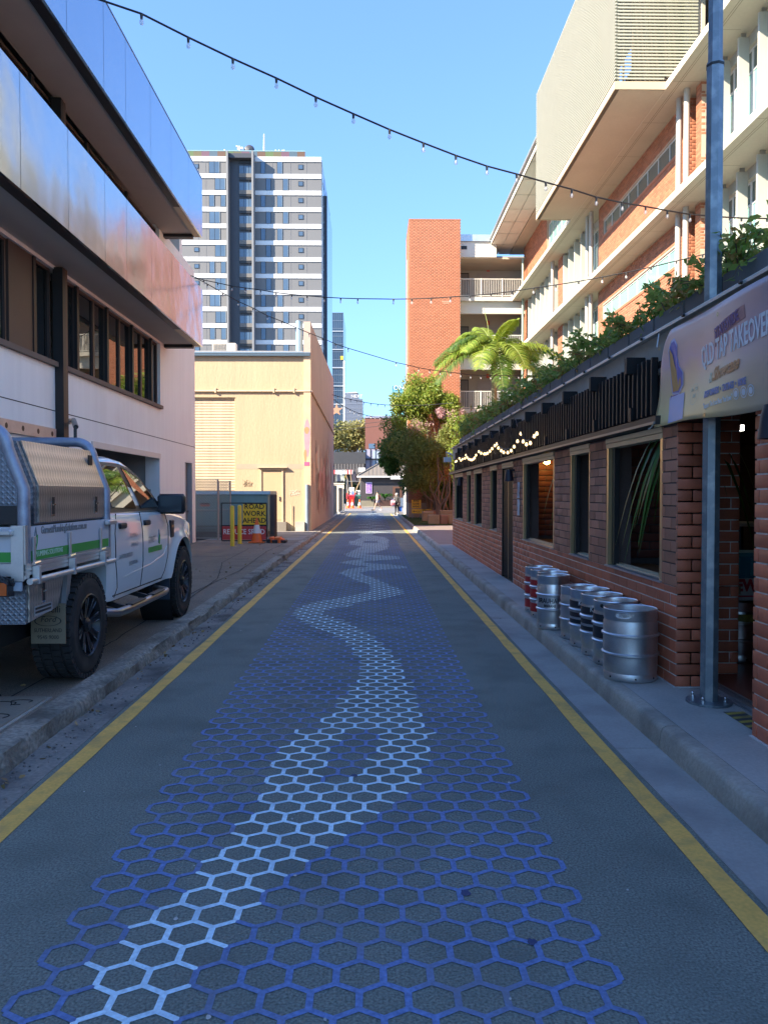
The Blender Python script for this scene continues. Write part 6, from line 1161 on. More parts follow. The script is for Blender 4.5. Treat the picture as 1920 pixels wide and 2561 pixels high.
# palm
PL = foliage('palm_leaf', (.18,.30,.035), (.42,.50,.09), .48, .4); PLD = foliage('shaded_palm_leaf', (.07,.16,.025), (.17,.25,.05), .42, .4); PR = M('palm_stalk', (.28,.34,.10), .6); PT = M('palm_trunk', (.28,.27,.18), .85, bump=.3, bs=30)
pm_ = thing('palm_tree', 'feathery green palm with arching fronds rising behind the pub roof', 'palm tree', (5.0,32,.13)); PC = Vector((5.02,32,7.25)); b = MB(); b.tube([(5.05,32,.13),(5.05,32,3.5),(5.03,32,6.0),(5.02,32,6.5)], [.16,.13,.11,.12], 12); b.build('trunk', PT, pm_, 50); b = MB(); b.tube([(5.02,32,6.4),(5.0,32,7.4),(5.0,32,7.9)], [.12,.10,.04], 10); b.build('crownshaft', PR, pm_, 50)
def frond(az, up, ln, droop, sd, mat, twist=0):
    g = random.Random(sd); d = Vector((math.cos(az), math.sin(az), 0)); P = []
    for k in range(15): t = k/14; P.append(PC+Vector((0,0,.1))+d*ln*(t-.12*t*t)*math.cos(up*(1-t*.3))+Vector((0,0, ln*math.sin(up)*t-droop*ln*t**2.2)))
    b = MB(); b.tube(P, [.03*(1-.85*k/14) for k in range(15)], 5); r_ = b.build('frond', PR, pm_)
    V, F = [], []; side = d.cross(Vector((0,0,1)))
    for k in range(1, 72):
        t = .12+.88*k/72; i = min(13, int(t*14)); p = P[i].lerp(P[i+1], t*14-i); tan = (P[i+1]-P[i]).normalized(); L = ln*.30*(math.sin(math.pi*(t*.86+.10)))**.7
        for s_ in (-1, 1):
            o = (side*s_*1.0+tan*.55+Vector((0,0,.25+g.gauss(0,.1)))).normalized(); up_ = tan.cross(o).normalized(); wv = .026
            c = [p, p+o*L*.35+Vector((0,0,-.02*L)), p+o*L*.7+Vector((0,0,-.16*L)), p+o*L*.95+Vector((0,0,-.42*L-.05*g.random()))]
            wd = [.5, 1, .8, .08]; k0 = len(V)
            for q, cc_ in enumerate(c): V += [cc_-tan*wv*wd[q], cc_+tan*wv*wd[q]]
            for q in range(3): F.append((k0+q*2, k0+q*2+1, k0+q*2+3, k0+q*2+2))
    npmesh('leaflets', V, F, mat, r_)
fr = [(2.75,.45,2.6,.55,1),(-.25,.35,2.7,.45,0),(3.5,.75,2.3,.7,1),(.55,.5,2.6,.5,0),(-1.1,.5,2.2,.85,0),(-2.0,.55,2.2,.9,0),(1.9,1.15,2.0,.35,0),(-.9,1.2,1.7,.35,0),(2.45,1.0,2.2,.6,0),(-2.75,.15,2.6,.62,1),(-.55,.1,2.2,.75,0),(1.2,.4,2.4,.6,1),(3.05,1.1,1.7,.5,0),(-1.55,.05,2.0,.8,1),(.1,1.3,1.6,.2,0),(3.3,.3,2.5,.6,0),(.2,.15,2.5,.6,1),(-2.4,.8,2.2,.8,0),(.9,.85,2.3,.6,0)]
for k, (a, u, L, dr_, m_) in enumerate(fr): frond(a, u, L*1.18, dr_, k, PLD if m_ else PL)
b = MB(); b.tube([PC+Vector((-.1,-.1,0)), PC+Vector((-.3,-.2,1.3)), PC+Vector((-.45,-.2,1.9))], [.02,.015,.008], 5); b.build('spear_leaf', PR, pm_)
# ---------------------------------------------------------------- garden
gd = MB(); gd.box(1.855, 9, 34.32, 53, -.05, .11); gd.build('garden_lawn', M('lawn_green', (.045,.075,.018), .95, var=.3, fine=.3, bump=.5), kind='structure')
g_ = np.random.default_rng(5); n = 14000; P = np.stack([g_.uniform(1.9,6,n), 34.4+g_.random(n)**1.4*17, np.full(n,.11)], 1); leafmesh(P, .06, 'grass', foliage('grass_blade', (.04,.08,.015), (.10,.15,.03), .3), None, asp=.15, dirs=np.tile([0,0,1.],(n,1)), kind='stuff')
SAND = M('sandstone', (.40,.26,.14), .9, var=.25, vs=2, fine=.15, bump=.4, bs=20, streak=.1); SANDR = M('red_sandstone', (.33,.16,.09), .9, var=.25, vs=2, fine=.15, bump=.4, bs=20)
def block(px0, px1, py, Y, h, mat, label, dep=.55):
    x0, x1 = (px0-931)/FPX*Y, (px1-931)/FPX*Y; t = thing('sandstone_block', label, 'stone block', ((x0+x1)/2,Y,.11), 'rough sandstone blocks edging the garden'); g = random.Random(int(px0)); b = MB(); b.rbox(x0, x1, Y, Y+dep, .105, .11+h, .03); o = b.build('block', mat, t, 30)
    for v in o.data.vertices: v.co += Vector((g.gauss(0,.012), g.gauss(0,.012), g.gauss(0,.012)))
block(1071,1100,0,35.5,.44,SAND,'pale squared sandstone block nearest the lawn corner'); block(1100.5,1120,0,35.6,.45,SANDR,'reddish sandstone block in the middle of the front row'); block(1120.5,1135,0,35.7,.46,SAND,'tan sandstone block at the right end of the front row'); block(1056,1085,0,39.5,.5,SAND,'broad tan sandstone block behind the front row'); block(1063,1090,0,42.5,.5,SANDR,'dark low block at the foot of the stems'); block(1100,1135,0,40.5,.55,SAND,'long tan sandstone block behind the right end of the front row')
rs = thing('road_closed_sign', 'yellow road closed ahead sign with a detour arrow board below in the garden', 'sign', (3.2,50,.11)); Ys = 44.2; q0 = at(1029,1250,Y=Ys); q1 = at(1052.5,1271,Y=Ys); wall('yellow_panel', RWY, q0.x, q1.x, Ys, Ys+.02, q1.z, q0.z, rs); q2 = at(1029,1273.5,Y=Ys); q3 = at(1077.5,1284,Y=Ys); wall('arrow_panel', RWY, q2.x, q3.x, Ys, Ys+.02, q3.z, q2.z, rs); cx = (q0.x+q1.x)/2; hh = (q0.z-q1.z)/3
for k, t_ in enumerate(('ROAD','CLOSED','AHEAD')): text(t_, hh*.95, SBLK, (cx,Ys-.002,q0.z-hh*(k+.88)), (1,0,0), (0,0,1), rs, ax='CENTER', sx=.72 if k == 1 else .85, off=.006)
zc = (q2.z+q3.z)/2; b = MB(); b.prism([(q2.x+.06,zc),(q2.x+.16,zc+.07),(q2.x+.16,zc+.02),(q2.x+.28,zc+.02),(q2.x+.28,zc-.02),(q2.x+.16,zc-.02),(q2.x+.16,zc-.07)], 'y', Ys-.004, Ys-.001); b.build('arrow', SBLK, rs); text('DETOUR', .17, SBLK, (q2.x+.55,Ys-.002,zc-.06), (1,0,0), (0,0,1), rs, sx=.8, off=.004); ringdecal(.04,.055,(q2.x+.36,Ys-.001,zc-.02),(1,0,0),(0,0,1),SBLK,rs,'bike_wheel',n=12); ringdecal(.04,.055,(q2.x+.47,Ys-.001,zc-.02),(1,0,0),(0,0,1),SBLK,rs,'bike_wheel',n=12)
for x in (q0.x+.05, q1.x-.05): b = MB(); b.bar((x,Ys+.03,.1),(x,Ys+.03,q0.z),.04); b.build('leg', GREY, rs)
wp = thing('white_post', 'white square post at the right end of the street', 'post', (2.45,57.5,0)); b = MB(); b.rbox(2.33,2.60,57.4,57.66,-.05,1.38,.02); b.build('base_block', plain('post_white', (.75,.74,.70), .6), wp); b = MB(); b.rbox(2.42,2.50,57.48,57.56,1.38,2.9,.01); b.build('shaft', MATS['post_white'], wp); b = MB(); b.rbox(2.25,2.5,57.4,57.6,2.75,3.15,.05); b.build('lamp_head', MATS['post_white'], wp)

# ---------------------------------------------------------------- small wear: chips, pale patches, fallen leaves
LEAFD = foliage('dead_leaf', (.22,.12,.04), (.34,.24,.09), .1); g_ = np.random.default_rng(9); n = 150
yy = 3+g_.random(n)**1.5*24; xx = np.where(g_.random(n) < .6, -1.99+np.abs(g_.normal(0,.05,n)), -2.3-g_.random(n)*1.2); zz = np.where(xx > -2.05, .012, np.array([zl(q) for q in yy])+.006)
leafmesh(np.stack([xx,yy,zz],1), .05, 'fallen_leaves', LEAFD, None, asp=.5, dirs=np.column_stack([g_.normal(size=n),g_.normal(size=n),np.zeros(n)+.1]), kind='stuff')
rr = random.Random(12); PALE = M('pale_chip', (.5,.49,.46), .9, fine=.3); DKP = M('dark_blue_spill', (.03,.05,.14), .7, fine=.2); OIL = M('tar_spot', (.03,.03,.032), .55, fine=.2)
def blotch(x, y, r, z, mat, name, asp=1.0, par=None):
    P = []
    for k in range(14): a = 2*math.pi*k/14; q = r*(1+.45*mnoise.noise(Vector((x*31+math.cos(a)*1.5, y*17+math.sin(a)*1.5, r*50)))); P.append((x+q*math.cos(a), y+q*asp*math.sin(a), z))
    b = MB(); b.add(P, [tuple(range(14))]); b.build(name, mat, par)
for k in range(70): blotch(rr.uniform(-1.6,1.3), 2.2+rr.random()**1.6*14, rr.uniform(.003,.009), .0034, PALE, 'chip', rr.uniform(.6,1.6), road)
for x, y in ((.36,2.95),(.55,2.62),(-.1,4.2)): blotch(x, y, rr.uniform(.010,.022), .0032, DKP, 'paint_spot', 1.2, road)
for k in range(7): blotch(rr.choice([rr.uniform(-1.6,-1.15), rr.uniform(.8,1.3), rr.uniform(1.5,1.7)]), 2.2+rr.random()*12, rr.uniform(.006,.014), .0075, OIL, 'tar_spot', rr.uniform(.8,2), road)

# ---------------------------------------------------------------- apartment tower far behind
def px_x(px, Y): return (px-931)/FPX*Y
def px_z(py, Y): return 1.55-(py-1234)/FPX*Y
YT = 142.0; AG = M('tower_grey_panel', (.165,.168,.172), .6, var=.06, vs=.2, fine=0, bump=0); AW = plain('tower_white_band', (.68,.69,.69), .6); AD = plain('tower_dark_recess', (.055,.06,.075), .5); AGL = M('tower_blue_glass', (.08,.13,.20), .05, var=.3, vs=.25, fine=0, bump=0, spec=.9); ACU = plain('curtain', (.40,.46,.50), .8); AFR = plain('tower_frame', (.02,.022,.026), .4)
k4 = lambda x, y: (460+x/3.568, 330+y/3.568)
at_ = thing('apartment_tower', 'tall grey and white striped apartment tower rising behind the yellow warehouse', 'building', (-20,YT,0))
def tx(cx): return px_x(460+cx/3.568, YT)
def tz(cy): return px_z(330+cy/3.568, YT)
XL_, XR_ = tx(-260), tx(1232); HS = 145.6; zroof = tz(262)
wall('core', AG, XL_, XR_, YT+.02, YT+29, 0, zroof, at_)
fl = [tz(305+HS*k) for k in range(27)]; fh = HS/3.568/FPX*YT
for k in range(19):
    zt = tz(305+HS*k); zb_ = tz(412+HS*k)
    if zb_ < 12: break
    for x0, x1 in ((XL_, tx(415)),(tx(650), XR_+.02)): wall('floor_band', AW, x0, x1, YT-.12, YT+.019, zt-.0+.0 if k == 0 else zt, tz(262) if k == 0 else tz(412+HS*(k-1)), at_)
    for x in (tx(150),tx(215),tx(395),tx(800),tx(960),tx(1100)): wall('panel_seam', plain('seam_grey', (.2,.2,.21), .7), x, x+.06, YT-.012, YT+.019, zb_, zt, at_)
    def win(c0, c1, y0, y1, split=False, cur=0):
        f = MB(); f.box(tx(c0), tx(c1), YT-.05, YT-.001, tz(y1), tz(y0)); fo = f.build('window', AFR, at_); g_ = MB(); g_.box(tx(c0+4), tx(c1-4) if not split else tx((c0+c1)/2-2), YT-.06, YT-.0505, tz(y1-4), tz(y0+4)); g_.build('pane', AGL, fo)
        if split: g_ = MB(); g_.box(tx((c0+c1)/2+2), tx(c1-4), YT-.06, YT-.0505, tz(y1-4), tz(y0+4)); g_.build('pane', AGL, fo)
        if cur: b = MB(); w_ = (c1-c0)*.2*.204*.6; b.box(tx(c1-4-w_), tx(c1-4), YT-.066, YT-.0605, tz(y1-4), tz(y0+4)); b.build('curtain', ACU, fo)
    o = HS*k; st_ = k % 4
    if k in (0,5,6,7,11): win(112,155,328+o,366+o)
    if st_ in (0,): win(245,342,304+o,409+o,True,1)
    elif st_ in (1,3) and k != 3: win(295,392,304+o,409+o,True,1)
    elif k == 3: win(245,342,304+o,409+o,True,1)
    else: win(245,293,304+o,409+o,False,1); win(345,392,304+o,409+o,False,1)
    if k % 2 == 0: win(697,741,304+o,411+o); win(842,892,304+o,411+o,False,1)
    else: win(743,790,304+o,411+o); win(892,942,304+o,411+o,False,1)
    win(1029,1073,328+o,370+o)
    # recessed bay with balconies
    f = MB(); f.box(tx(458), tx(503), YT+.95, YT+.99, tz(387+o), tz(303+o)); fo = f.build('window', AFR, at_); g_ = MB(); g_.box(tx(462), tx(499), YT+.93, YT+.949, tz(383+o), tz(307+o)); g_.build('pane', AGL, fo)
    bf = wall('balcony_slab', plain('balcony_grey', (.16,.155,.15), .7), tx(512), tx(632), YT-.3, YT+.94, tz(446+o), tz(412+o), at_)
    wall('balustrade_glass', AGL, tx(514), tx(632), YT-.28, YT-.25, tz(412+o), tz(346+o), at_); wall('balcony_back', AFR, tx(512), tx(632), YT+.9, YT+.94, tz(412+o), tz(303+o), at_)
    for c in (552, 596): wall('mullion', AFR, tx(c), tx(c+3), YT-.30, YT-.281, tz(412+o), tz(303+o), at_)
    wall('balcony_head', AFR, tx(512), tx(632), YT-.29, YT-.25, tz(322+o), tz(303+o), at_)
    if k in (0,5,6,10): wall('balcony_chair', AW, tx(556), tx(574), YT+.1, YT+.4, tz(412+o), tz(378+o), at_)
wall('recess', AD, tx(428), tx(634), YT-.02, YT+.018, 0, tz(300), at_); wall('blade_wall', plain('blade_grey', (.22,.225,.23), .7), tx(412), tx(428), YT-1.9, YT+.018, 0, tz(248), at_); wall('blade_wall', MATS['blade_grey'], tx(632), tx(648), YT-1.9, YT+.018, 0, tz(248), at_); wall('recess_head', AD, tx(428), tx(632), YT-1.3, YT+.017, tz(296), tz(258), at_)
for k in range(14):
    zt = tz(305+HS*k+100); 
    for j in range(4): y0 = YT+2+j*6.2; f = MB(); f.box(XR_+.001, XR_+.08, y0, y0+4.6, zt-.3, zt+2.2); fo = f.build('side_window', AGL, at_)
    wall('side_band', AW, XR_+.001, XR_+.12, YT+.5, YT+1.8, zt-.6, zt+2.4, at_)
wall('side_wing', AGL, XR_+.0, XR_+.5, YT+9, YT+28, 0, tz(440), at_); wall('side_fin', AD, XR_+.0, XR_+.52, YT+8.6, YT+9, 0, tz(440), at_)
PANC = [plain('rooftop_green', (.10,.15,.06), .6), plain('rooftop_mauve', (.15,.08,.11), .6), plain('rooftop_brown', (.13,.075,.05), .6), plain('rooftop_olive', (.13,.115,.06), .6), plain('rooftop_blue', (.07,.12,.16), .6)]
for k in range(15): c = 40+k*70; wall('rooftop_screen', PANC[(k*3) % 5], tx(c), tx(c+70), YT+.03, YT+.13, zroof, tz(212), at_)
wall('screen_glass', plain('screen_rim', (.25,.4,.45), .3), tx(30), tx(1092), YT+.0, YT+.14, tz(214), tz(206), at_); b = MB(); b.cyl((tx(727),YT+.5,zroof),(tx(727),YT+.5,tz(52)),.22,.1,8); b.build('mast', AW, at_)
b = MB(); b.lathe([(.001,-.15),(.6,.0),(.95,.2),(.9,.24),(.001,-.05)], (tx(595),YT+.45,tz(190)), 18, cap=False, axis='y'); b.build('dish', AD, at_); b = MB(); b.bar((tx(480),YT+.45,tz(160)),(tx(542),YT+.45,tz(185)),.25); b.bar((tx(490),YT+.45,tz(188)),(tx(540),YT+.45,tz(170)),.2); b.cyl((tx(512),YT+.45,zroof),(tx(512),YT+.45,tz(160)),.15,n=6); b.build('antenna', AW, at_)
for c in (380,830,860,890,905): b = MB(); b.cyl((tx(c),YT+.45,zroof),(tx(c),YT+.45,tz(192)),.16,n=6); b.build('vent_pipe', AW, at_)
# ---------------------------------------------------------------- glass towers in the distance
BGT = M('blue_tower_glass', (.05,.09,.15), .12, var=.12, vs=.05, fine=0, bump=0, spec=.7); BFR = plain('tower_line', (.10,.15,.22), .5)
def tower(name, label, p0, p1, top, Y, mat, nf, nc, dep=25, fr=BFR, step=1):
    x0, x1, zt = px_x(p0, Y), px_x(p1, Y), px_z(top, Y); t = thing(name, label, 'skyscraper', ((x0+x1)/2,Y,0)); wall('shaft', mat, x0, x1, Y, Y+dep, 0, zt, t)
    m = MB()
    for k in range(nf): z = zt*(k+1)/nf; m.box(x0-.05, x1+.05, Y-.12, Y-.001, z-.22, z)
    for k in range(nc+1): x = x0+(x1-x0)*k/nc; m.box(x-.06, x+.06, Y-.1, Y-.002, 0, zt)
    m.build('facade_grid', fr, t, kind='stuff'); return t, x0, x1, zt
t, x0, x1, zt = tower('glass_tower', 'slim blue glass tower showing right of the striped apartment tower', 828, 859, 785, 250, BGT, 24, 6)
for k in range(5): z = zt-(k+1)*zt*.098; wall('bright_band', plain('pale_band', (.35,.4,.46), .5), x0-.1, x1+.1, 249.7, 249.85, z-.3, z+.0, t)
wall('crane_mark', plain('yellow_mark', (.7,.5,.05), .5), x1-.9, x1, 249.4, 249.6, px_z(902,250), px_z(893,250), t); wall('edge_strip', plain('white_strip', (.75,.75,.72), .5), x1+.0, x1+.45, 249, 252, 0, px_z(905,250), t)
t, x0, x1, zt = tower('stepped_tower', 'grey blue office tower with a stepped top beside the slim glass tower', 863, 907, 999, 300, M('grey_blue_cladding', (.17,.20,.26), .4, var=.05, vs=.05, fine=0, bump=0), 22, 9, fr=plain('slate_line', (.20,.23,.29), .5)); wall('upper_block', MATS['grey_blue_cladding'], x0, px_x(897,300), 300, 322, zt, px_z(984,300), t); b = MB(); b.prism([(x0,px_z(984,300)),(px_x(890,300),px_z(981,300)),(px_x(897,300),px_z(986,300))], 'y', 300, 322); b.build('sloped_cap', AW, t); text('NEXT', 1.7, AW, (px_x(878,300),299.7,px_z(998,300)), (1,0,0), (0,0,1), t, name='rooftop_letters'); 
t, x0, x1, zt = tower('teal_tower', 'teal glass tower with white rooftop lettering left of the brick tower', 981, 1016, 966, 330, M('teal_tower_glass', (.12,.36,.42), .15, var=.08, vs=.05, fine=0, bump=0, spec=.7), 20, 5, fr=plain('teal_line', (.2,.45,.5), .5)); text('ONX', 2.6, AW, (px_x(983,330),329.6,px_z(979,330)), (1,0,0), (0,0,1), t, name='rooftop_letters', sx=1.1)
wall('side_fin', plain('pale_yellow_fin', (.7,.6,.35), .6), px_x(1010,330), px_x(1017,330), 329, 330, 0, px_z(962,330), t)
# ---------------------------------------------------------------- end of the street
BBM = M('maroon_brick_far', (.20,.085,.065), .85, var=.1, vs=.4, fine=0, bump=0); YB = 112
bb = thing('maroon_building', 'maroon brick building with a pale glazed lift lobby behind the pavilion', 'building', (2,YB,0)); wall('wall', BBM, px_x(913,YB), 14, YB, YB+20, 0, px_z(1046,YB), bb); wall('parapet', plain('parapet_blue', (.25,.26,.36), .7), px_x(912,YB), 14.1, YB-.1, YB+20, px_z(1046,YB), px_z(1042,YB), bb); wall('window', AGL, px_x(922,YB), px_x(937,YB), YB-.08, YB-.01, px_z(1122,YB), px_z(1110,YB), bb); wall('pale_roof', AW, px_x(932,YB), px_x(982,YB), YB+3, YB+20, px_z(1042,YB)+.01, px_z(1036,YB), bb)
lbx0, lbx1 = px_x(914,YB-4), px_x(952,YB-4); wall('lift_lobby', plain('lobby_mauve', (.36,.34,.42), .5), lbx0, lbx1, YB-4, YB-.2, 0, px_z(1124,YB-4), bb)
for k in range(4): x = lbx0+(lbx1-lbx0)*k/3; wall('lobby_post', AFR, x-.05, x+.05, YB-4.08, YB-4.01, 0, px_z(1124,YB-4), bb)
wall('lobby_glass', M('lobby_glass', (.35,.42,.52), .1, var=.1, fine=0, bump=0), lbx0+1.0, lbx1-.2, YB-4.05, YB-4.02, 3.0, px_z(1128,YB-4), bb); wall('pipe_bridge', AFR, lbx0, lbx1+6, YB-4.2, YB-4.1, px_z(1150,YB-4), px_z(1147,YB-4), bb)
YO = 103; DC = M('dark_bridge_steel', (.045,.048,.055), .7, fine=.05); ov = thing('rail_overpass', 'dark steel overpass with a striped low clearance board at the end of the street', 'bridge', (-6,YO,0)); xo = px_x(913.5,YO); wall('girder', DC, -40, xo, YO, YO+6, px_z(1160,YO), px_z(1131,YO), ov)
for k in range(46): x = xo-.2-k*.4; wall('cladding_rib', M('cladding_grey', (.10,.095,.095), .7), x-.3, x, YO-.05, YO+.2, px_z(1186,YO), px_z(1160,YO)-.01, ov)
cb_ = wall('clearance_board', SWHT, px_x(832,YO), px_x(882,YO), YO-.3, YO-.2, px_z(1186,YO), px_z(1175.5,YO), ov)
for a, c in ((834,838),(868,872),(876,880)): wall('red_stripe', SRED, px_x(a,YO), px_x(c,YO), YO-.32, YO-.301, px_z(1186,YO), px_z(1175.5,YO), ov)
text('LOW CLEARANCE', .26, SBLK, (px_x(853,YO),YO-.31,px_z(1180,YO)), (1,0,0), (0,0,1), ov, ax='CENTER', sx=.85); text('3.6 m', .28, SBLK, (px_x(856,YO),YO-.31,px_z(1185.3,YO)), (1,0,0), (0,0,1), ov, ax='CENTER'); wall('white_box', AW, px_x(896,YO), px_x(913,YO), YO-.5, YO-.1, px_z(1181,YO), px_z(1170,YO), ov)
for x in (-14.5, -3.2): wall('pier', DC, x-.4, x+.4, YO+1, YO+3, 0, px_z(1186,YO), ov)
shopb = thing('roadside_shop', 'shopfront with pale windows seen under the overpass', 'building', (-6,118,0)); wall('wall', plain('shop_dark', (.10,.11,.12), .7), -22, 1, 118, 119, 0, 6.2, shopb)
for k in range(8): wall('shop_window', M('shop_glass', (.45,.52,.55), .2, var=.35, vs=.4, fine=0, bump=0), -14+k*1.7, -12.7+k*1.7, 117.9, 117.99, 3.4, 5.2, shopb)
wall('yellow_board', plain('shop_yellow', (.6,.55,.06), .6), px_x(862,117), px_x(872,117), 117.6, 117.8, 3.6, 4.9, shopb)
hg = thing('low_hedge', 'dark clipped hedge under the overpass', 'hedge', (-6,108,0)); leafmesh(np.column_stack([RNG.uniform(-12,-1.5,2500),RNG.uniform(107.2,108.6,2500),RNG.uniform(.8,3.0,2500)]), .35, 'foliage', LDK, hg, asp=.5); wall('hedge_base', plain('hedge_inside', (.01,.03,.01), .9), -12, -1.5, 107.4, 108.4, .1, 2.7, hg)
ft = thing('distant_tree', 'broad sunlit tree crown rising above the overpass', 'tree', (-8,116,0)); b = MB(); limbs(b, (-8,116,0), [(-9,116,9),(-6,116,9)], .35, .2); b.build('trunk', BARK, ft); leafmesh(np.concatenate([blob_points(6000, (-3.2,116,10.0), (4.2,2.5,2.6), 30, 61), blob_points(6000, (-9.0,116,11.6), (4.2,2.5,3.4), 30, 62)]), .5, 'crown', LFAR, ft, asp=.5)
tt = thing('bare_tree', 'small forked street tree before the overpass', 'tree', (px_x(881,97),97,.1)); b = MB(); xq = px_x(881,97); limbs(b, (xq,97,.1), [(xq-.2,97,4.4),(xq+1.3,97,4.5),(xq-.8,97,4.6)], .16, .12, 3); b.build('trunk', M('dry_bark', (.30,.22,.13), .9), tt)
YV = 88; pv_ = thing('pavilion', 'dark walled pavilion with a grey hipped roof at the end of the street', 'building', (2,YV,.1)); PVW = M('pavilion_wall', (.055,.05,.055), .8, fine=.05); PVR = M('pavilion_roof', (.19,.165,.135), .85, var=.1); vx0, vx1 = px_x(902,YV), 8.0
wall('wall', PVW, vx0, vx1, YV, YV+8, .1, px_z(1194,YV), pv_); ze = px_z(1190,YV); zt = px_z(1157,YV); a0, a1, c0, c1 = px_x(897,YV)-.1, 9, YV-.6, YV+8.6
b = MB(); b.loft([[(a0,c0,ze),(a1,c0,ze),(a1,c1,ze),(a0,c1,ze)],[(px_x(948,YV),YV+3.6,zt),(a1-2.5,YV+3.6,zt),(a1-2.5,YV+4.4,zt),(px_x(948,YV),YV+4.4,zt)]]); b.build('roof', PVR, pv_); wall('gutter', AW, a0-.02, a1+.02, c0-.1, c0-.001, ze-.2, ze-.02, pv_); wall('gutter', AW, a0-.1, a0-.001, c0, c1, ze-.2, ze-.02, pv_); b = MB(); b.bar((a0,c0-.02,ze+.02),(px_x(948,YV),YV+3.58,zt+.02),.16); b.build('hip_cap', PVR, pv_)
b = MB(); 
for x in np.arange(a0+1.2, a1-1.5, .45): t_ = min(1, (x-a0)/(px_x(948,YV)-a0)); b.bar((x,c0-.01,ze+.015),(max(x, px_x(948,YV)) if t_ >= 1 else x, c0+(YV+3.6-c0)*t_, ze+(zt-ze)*t_+.015),.05)
b.build('roof_rib', PVR, pv_, kind='stuff')
ps = wall('poster_frame', plain('poster_lilac', (.62,.5,.68), .5), px_x(915,YV), px_x(930,YV), YV-.08, YV-.01, px_z(1234,YV), px_z(1206,YV), pv_); wall('poster', plain('poster_purple', (.20,.07,.42), .5), px_x(917,YV), px_x(928.5,YV), YV-.09, YV-.081, px_z(1232,YV), px_z(1208.5,YV), ps)
for k in range(7): wall('poster_line', plain('poster_print', (.6,.45,.7), .5), px_x(918.5+(k % 2),YV), px_x(927-(k % 3),YV), YV-.1, YV-.091, px_z(1230-k*3,YV), px_z(1228.6-k*3,YV), ps)
wall('door', M('brown_door', (.12,.055,.035), .6), px_x(982,YV), px_x(1005,YV), YV-.06, YV-.01, .15, px_z(1217,YV), pv_); wall('door_pane', GLASS_L, px_x(988,YV), px_x(999,YV), YV-.07, YV-.061, .6, px_z(1221,YV), pv_); wall('door_awning', AW, px_x(976,YV), px_x(1012,YV), YV-1.0, YV-.01, px_z(1199,YV), px_z(1196,YV), pv_); wall('step_wall', M('planter_stone', (.21,.19,.14), .9), px_x(902,YV-1), px_x(935,YV-1), YV-1.4, YV-.9, .1, px_z(1252,YV-1), pv_); wall('step_wall', M('planter_brown', (.07,.035,.03), .9), px_x(935.3,YV-1), px_x(1012,YV-1), YV-1.4, YV-.9, .1, px_z(1251,YV-1), pv_)
def fern(px, py, Y, r, label, sd):
    t = thing('potted_palm', label, 'plant', (px_x(px,Y),Y,.5), 'leafy palms in the pavilion planter'); g = np.random.default_rng(sd); n = 60; V, F = [], []
    for k in range(n):
        a = g.uniform(0, 6.28); L = r*g.uniform(.7,1.2); d = np.array([math.cos(a), math.sin(a), 0]); s_ = np.array([-d[1], d[0], 0]); c0 = np.array([px_x(px,Y), Y, px_z(py,Y)-r*.6]); k0 = len(V)
        for i in range(6): u = i/5; p = c0+d*L*u*.8+np.array([0,0,L*(1.5*u-1.25*u*u)]); w_ = .09*math.sin(math.pi*(u*.85+.12)); V += [p-s_*w_, p+s_*w_]
        F += [(k0+i*2, k0+i*2+1, k0+i*2+3, k0+i*2+2) for i in range(5)]
    npmesh('foliage', V, F, foliage('far_palm_leaf', (.02,.09,.01), (.06,.17,.02), .3) if 'far_palm_leaf' not in MATS else MATS['far_palm_leaf'], t); b = MB(); b.cyl((px_x(px,Y),Y,.3),(px_x(px,Y),Y,px_z(py,Y)-r*.5),.08,n=6); b.build('stem', BARKD, t)
fern(930, 1240, 86.8, .9, 'smaller leafy palm below the purple poster', 1); fern(962, 1232, 86.8, 1.25, 'larger leafy palm in front of the pavilion wall', 2)
bb2 = thing('notice_stand', 'cluttered white news stand beside the bins at the far kerb', 'stand', (px_x(885,89),89,.1)); wall('board', SWHT, px_x(873,89), px_x(886,89), 89, 89.2, 1.0, px_z(1219,89), bb2); wall('board', SWHT, px_x(890,89), px_x(901,89), 89, 89.2, 1.4, px_z(1226,89), bb2)
for k in range(7): wall('sheet', [SRED, KBLK, AW, plain('sheet_blue', (.1,.2,.5), .5)][k % 4], px_x(866+k*5,88.8), px_x(869.5+k*5,88.8), 88.8, 88.9, .9+.2*(k % 3), 1.6+.25*(k % 2), bb2)
wall('counter', KBLK, px_x(864,89), px_x(902,89), 89.1, 90, .12, 1.2, bb2); b = MB(); b.bar((px_x(868,89),89,.9),(px_x(868,89),89,3.2),.08); b.bar((px_x(901,89),89,.9),(px_x(901,89),89,3.0),.08); b.bar((px_x(866,89),89,2.95),(px_x(902,89),89,2.95),.06); b.build('rail_frame', GREY, bb2)
def bin_(p0, p1, Y, mat, label):
    x0, x1 = px_x(p0,Y), px_x(p1,Y); t = thing('wheelie_bin', label, 'bin', ((x0+x1)/2,Y,.1)); b = MB(); b.loft([[(x0+.08,Y+.1,.18),(x1-.08,Y+.1,.18),(x1-.08,Y+.6,.18),(x0+.08,Y+.6,.18)],[(x0,Y,1.25),(x1,Y,1.25),(x1,Y+.8,1.25),(x0,Y+.8,1.25)]]); b.build('body', mat, t); b = MB(); b.prism([(Y-.04,1.26),(Y+.84,1.26),(Y+.8,1.42),(Y+.3,1.38)], 'x', x0-.03, x1+.03); b.build('lid', mat, t)
    for x in (x0+.15, x1-.15): b = MB(); b.cyl((x-.04,Y+.7,.2),(x+.04,Y+.7,.2),.1,n=10); b.build('wheel', BLACKP, t)
bin_(872, 886, 82, plain('bin_red', (.45,.02,.02), .4), 'red wheelie bin between the far traffic cones'); bin_(887, 901, 82.5, plain('bin_green', (.05,.14,.09), .4), 'dark green wheelie bin beside the red one')
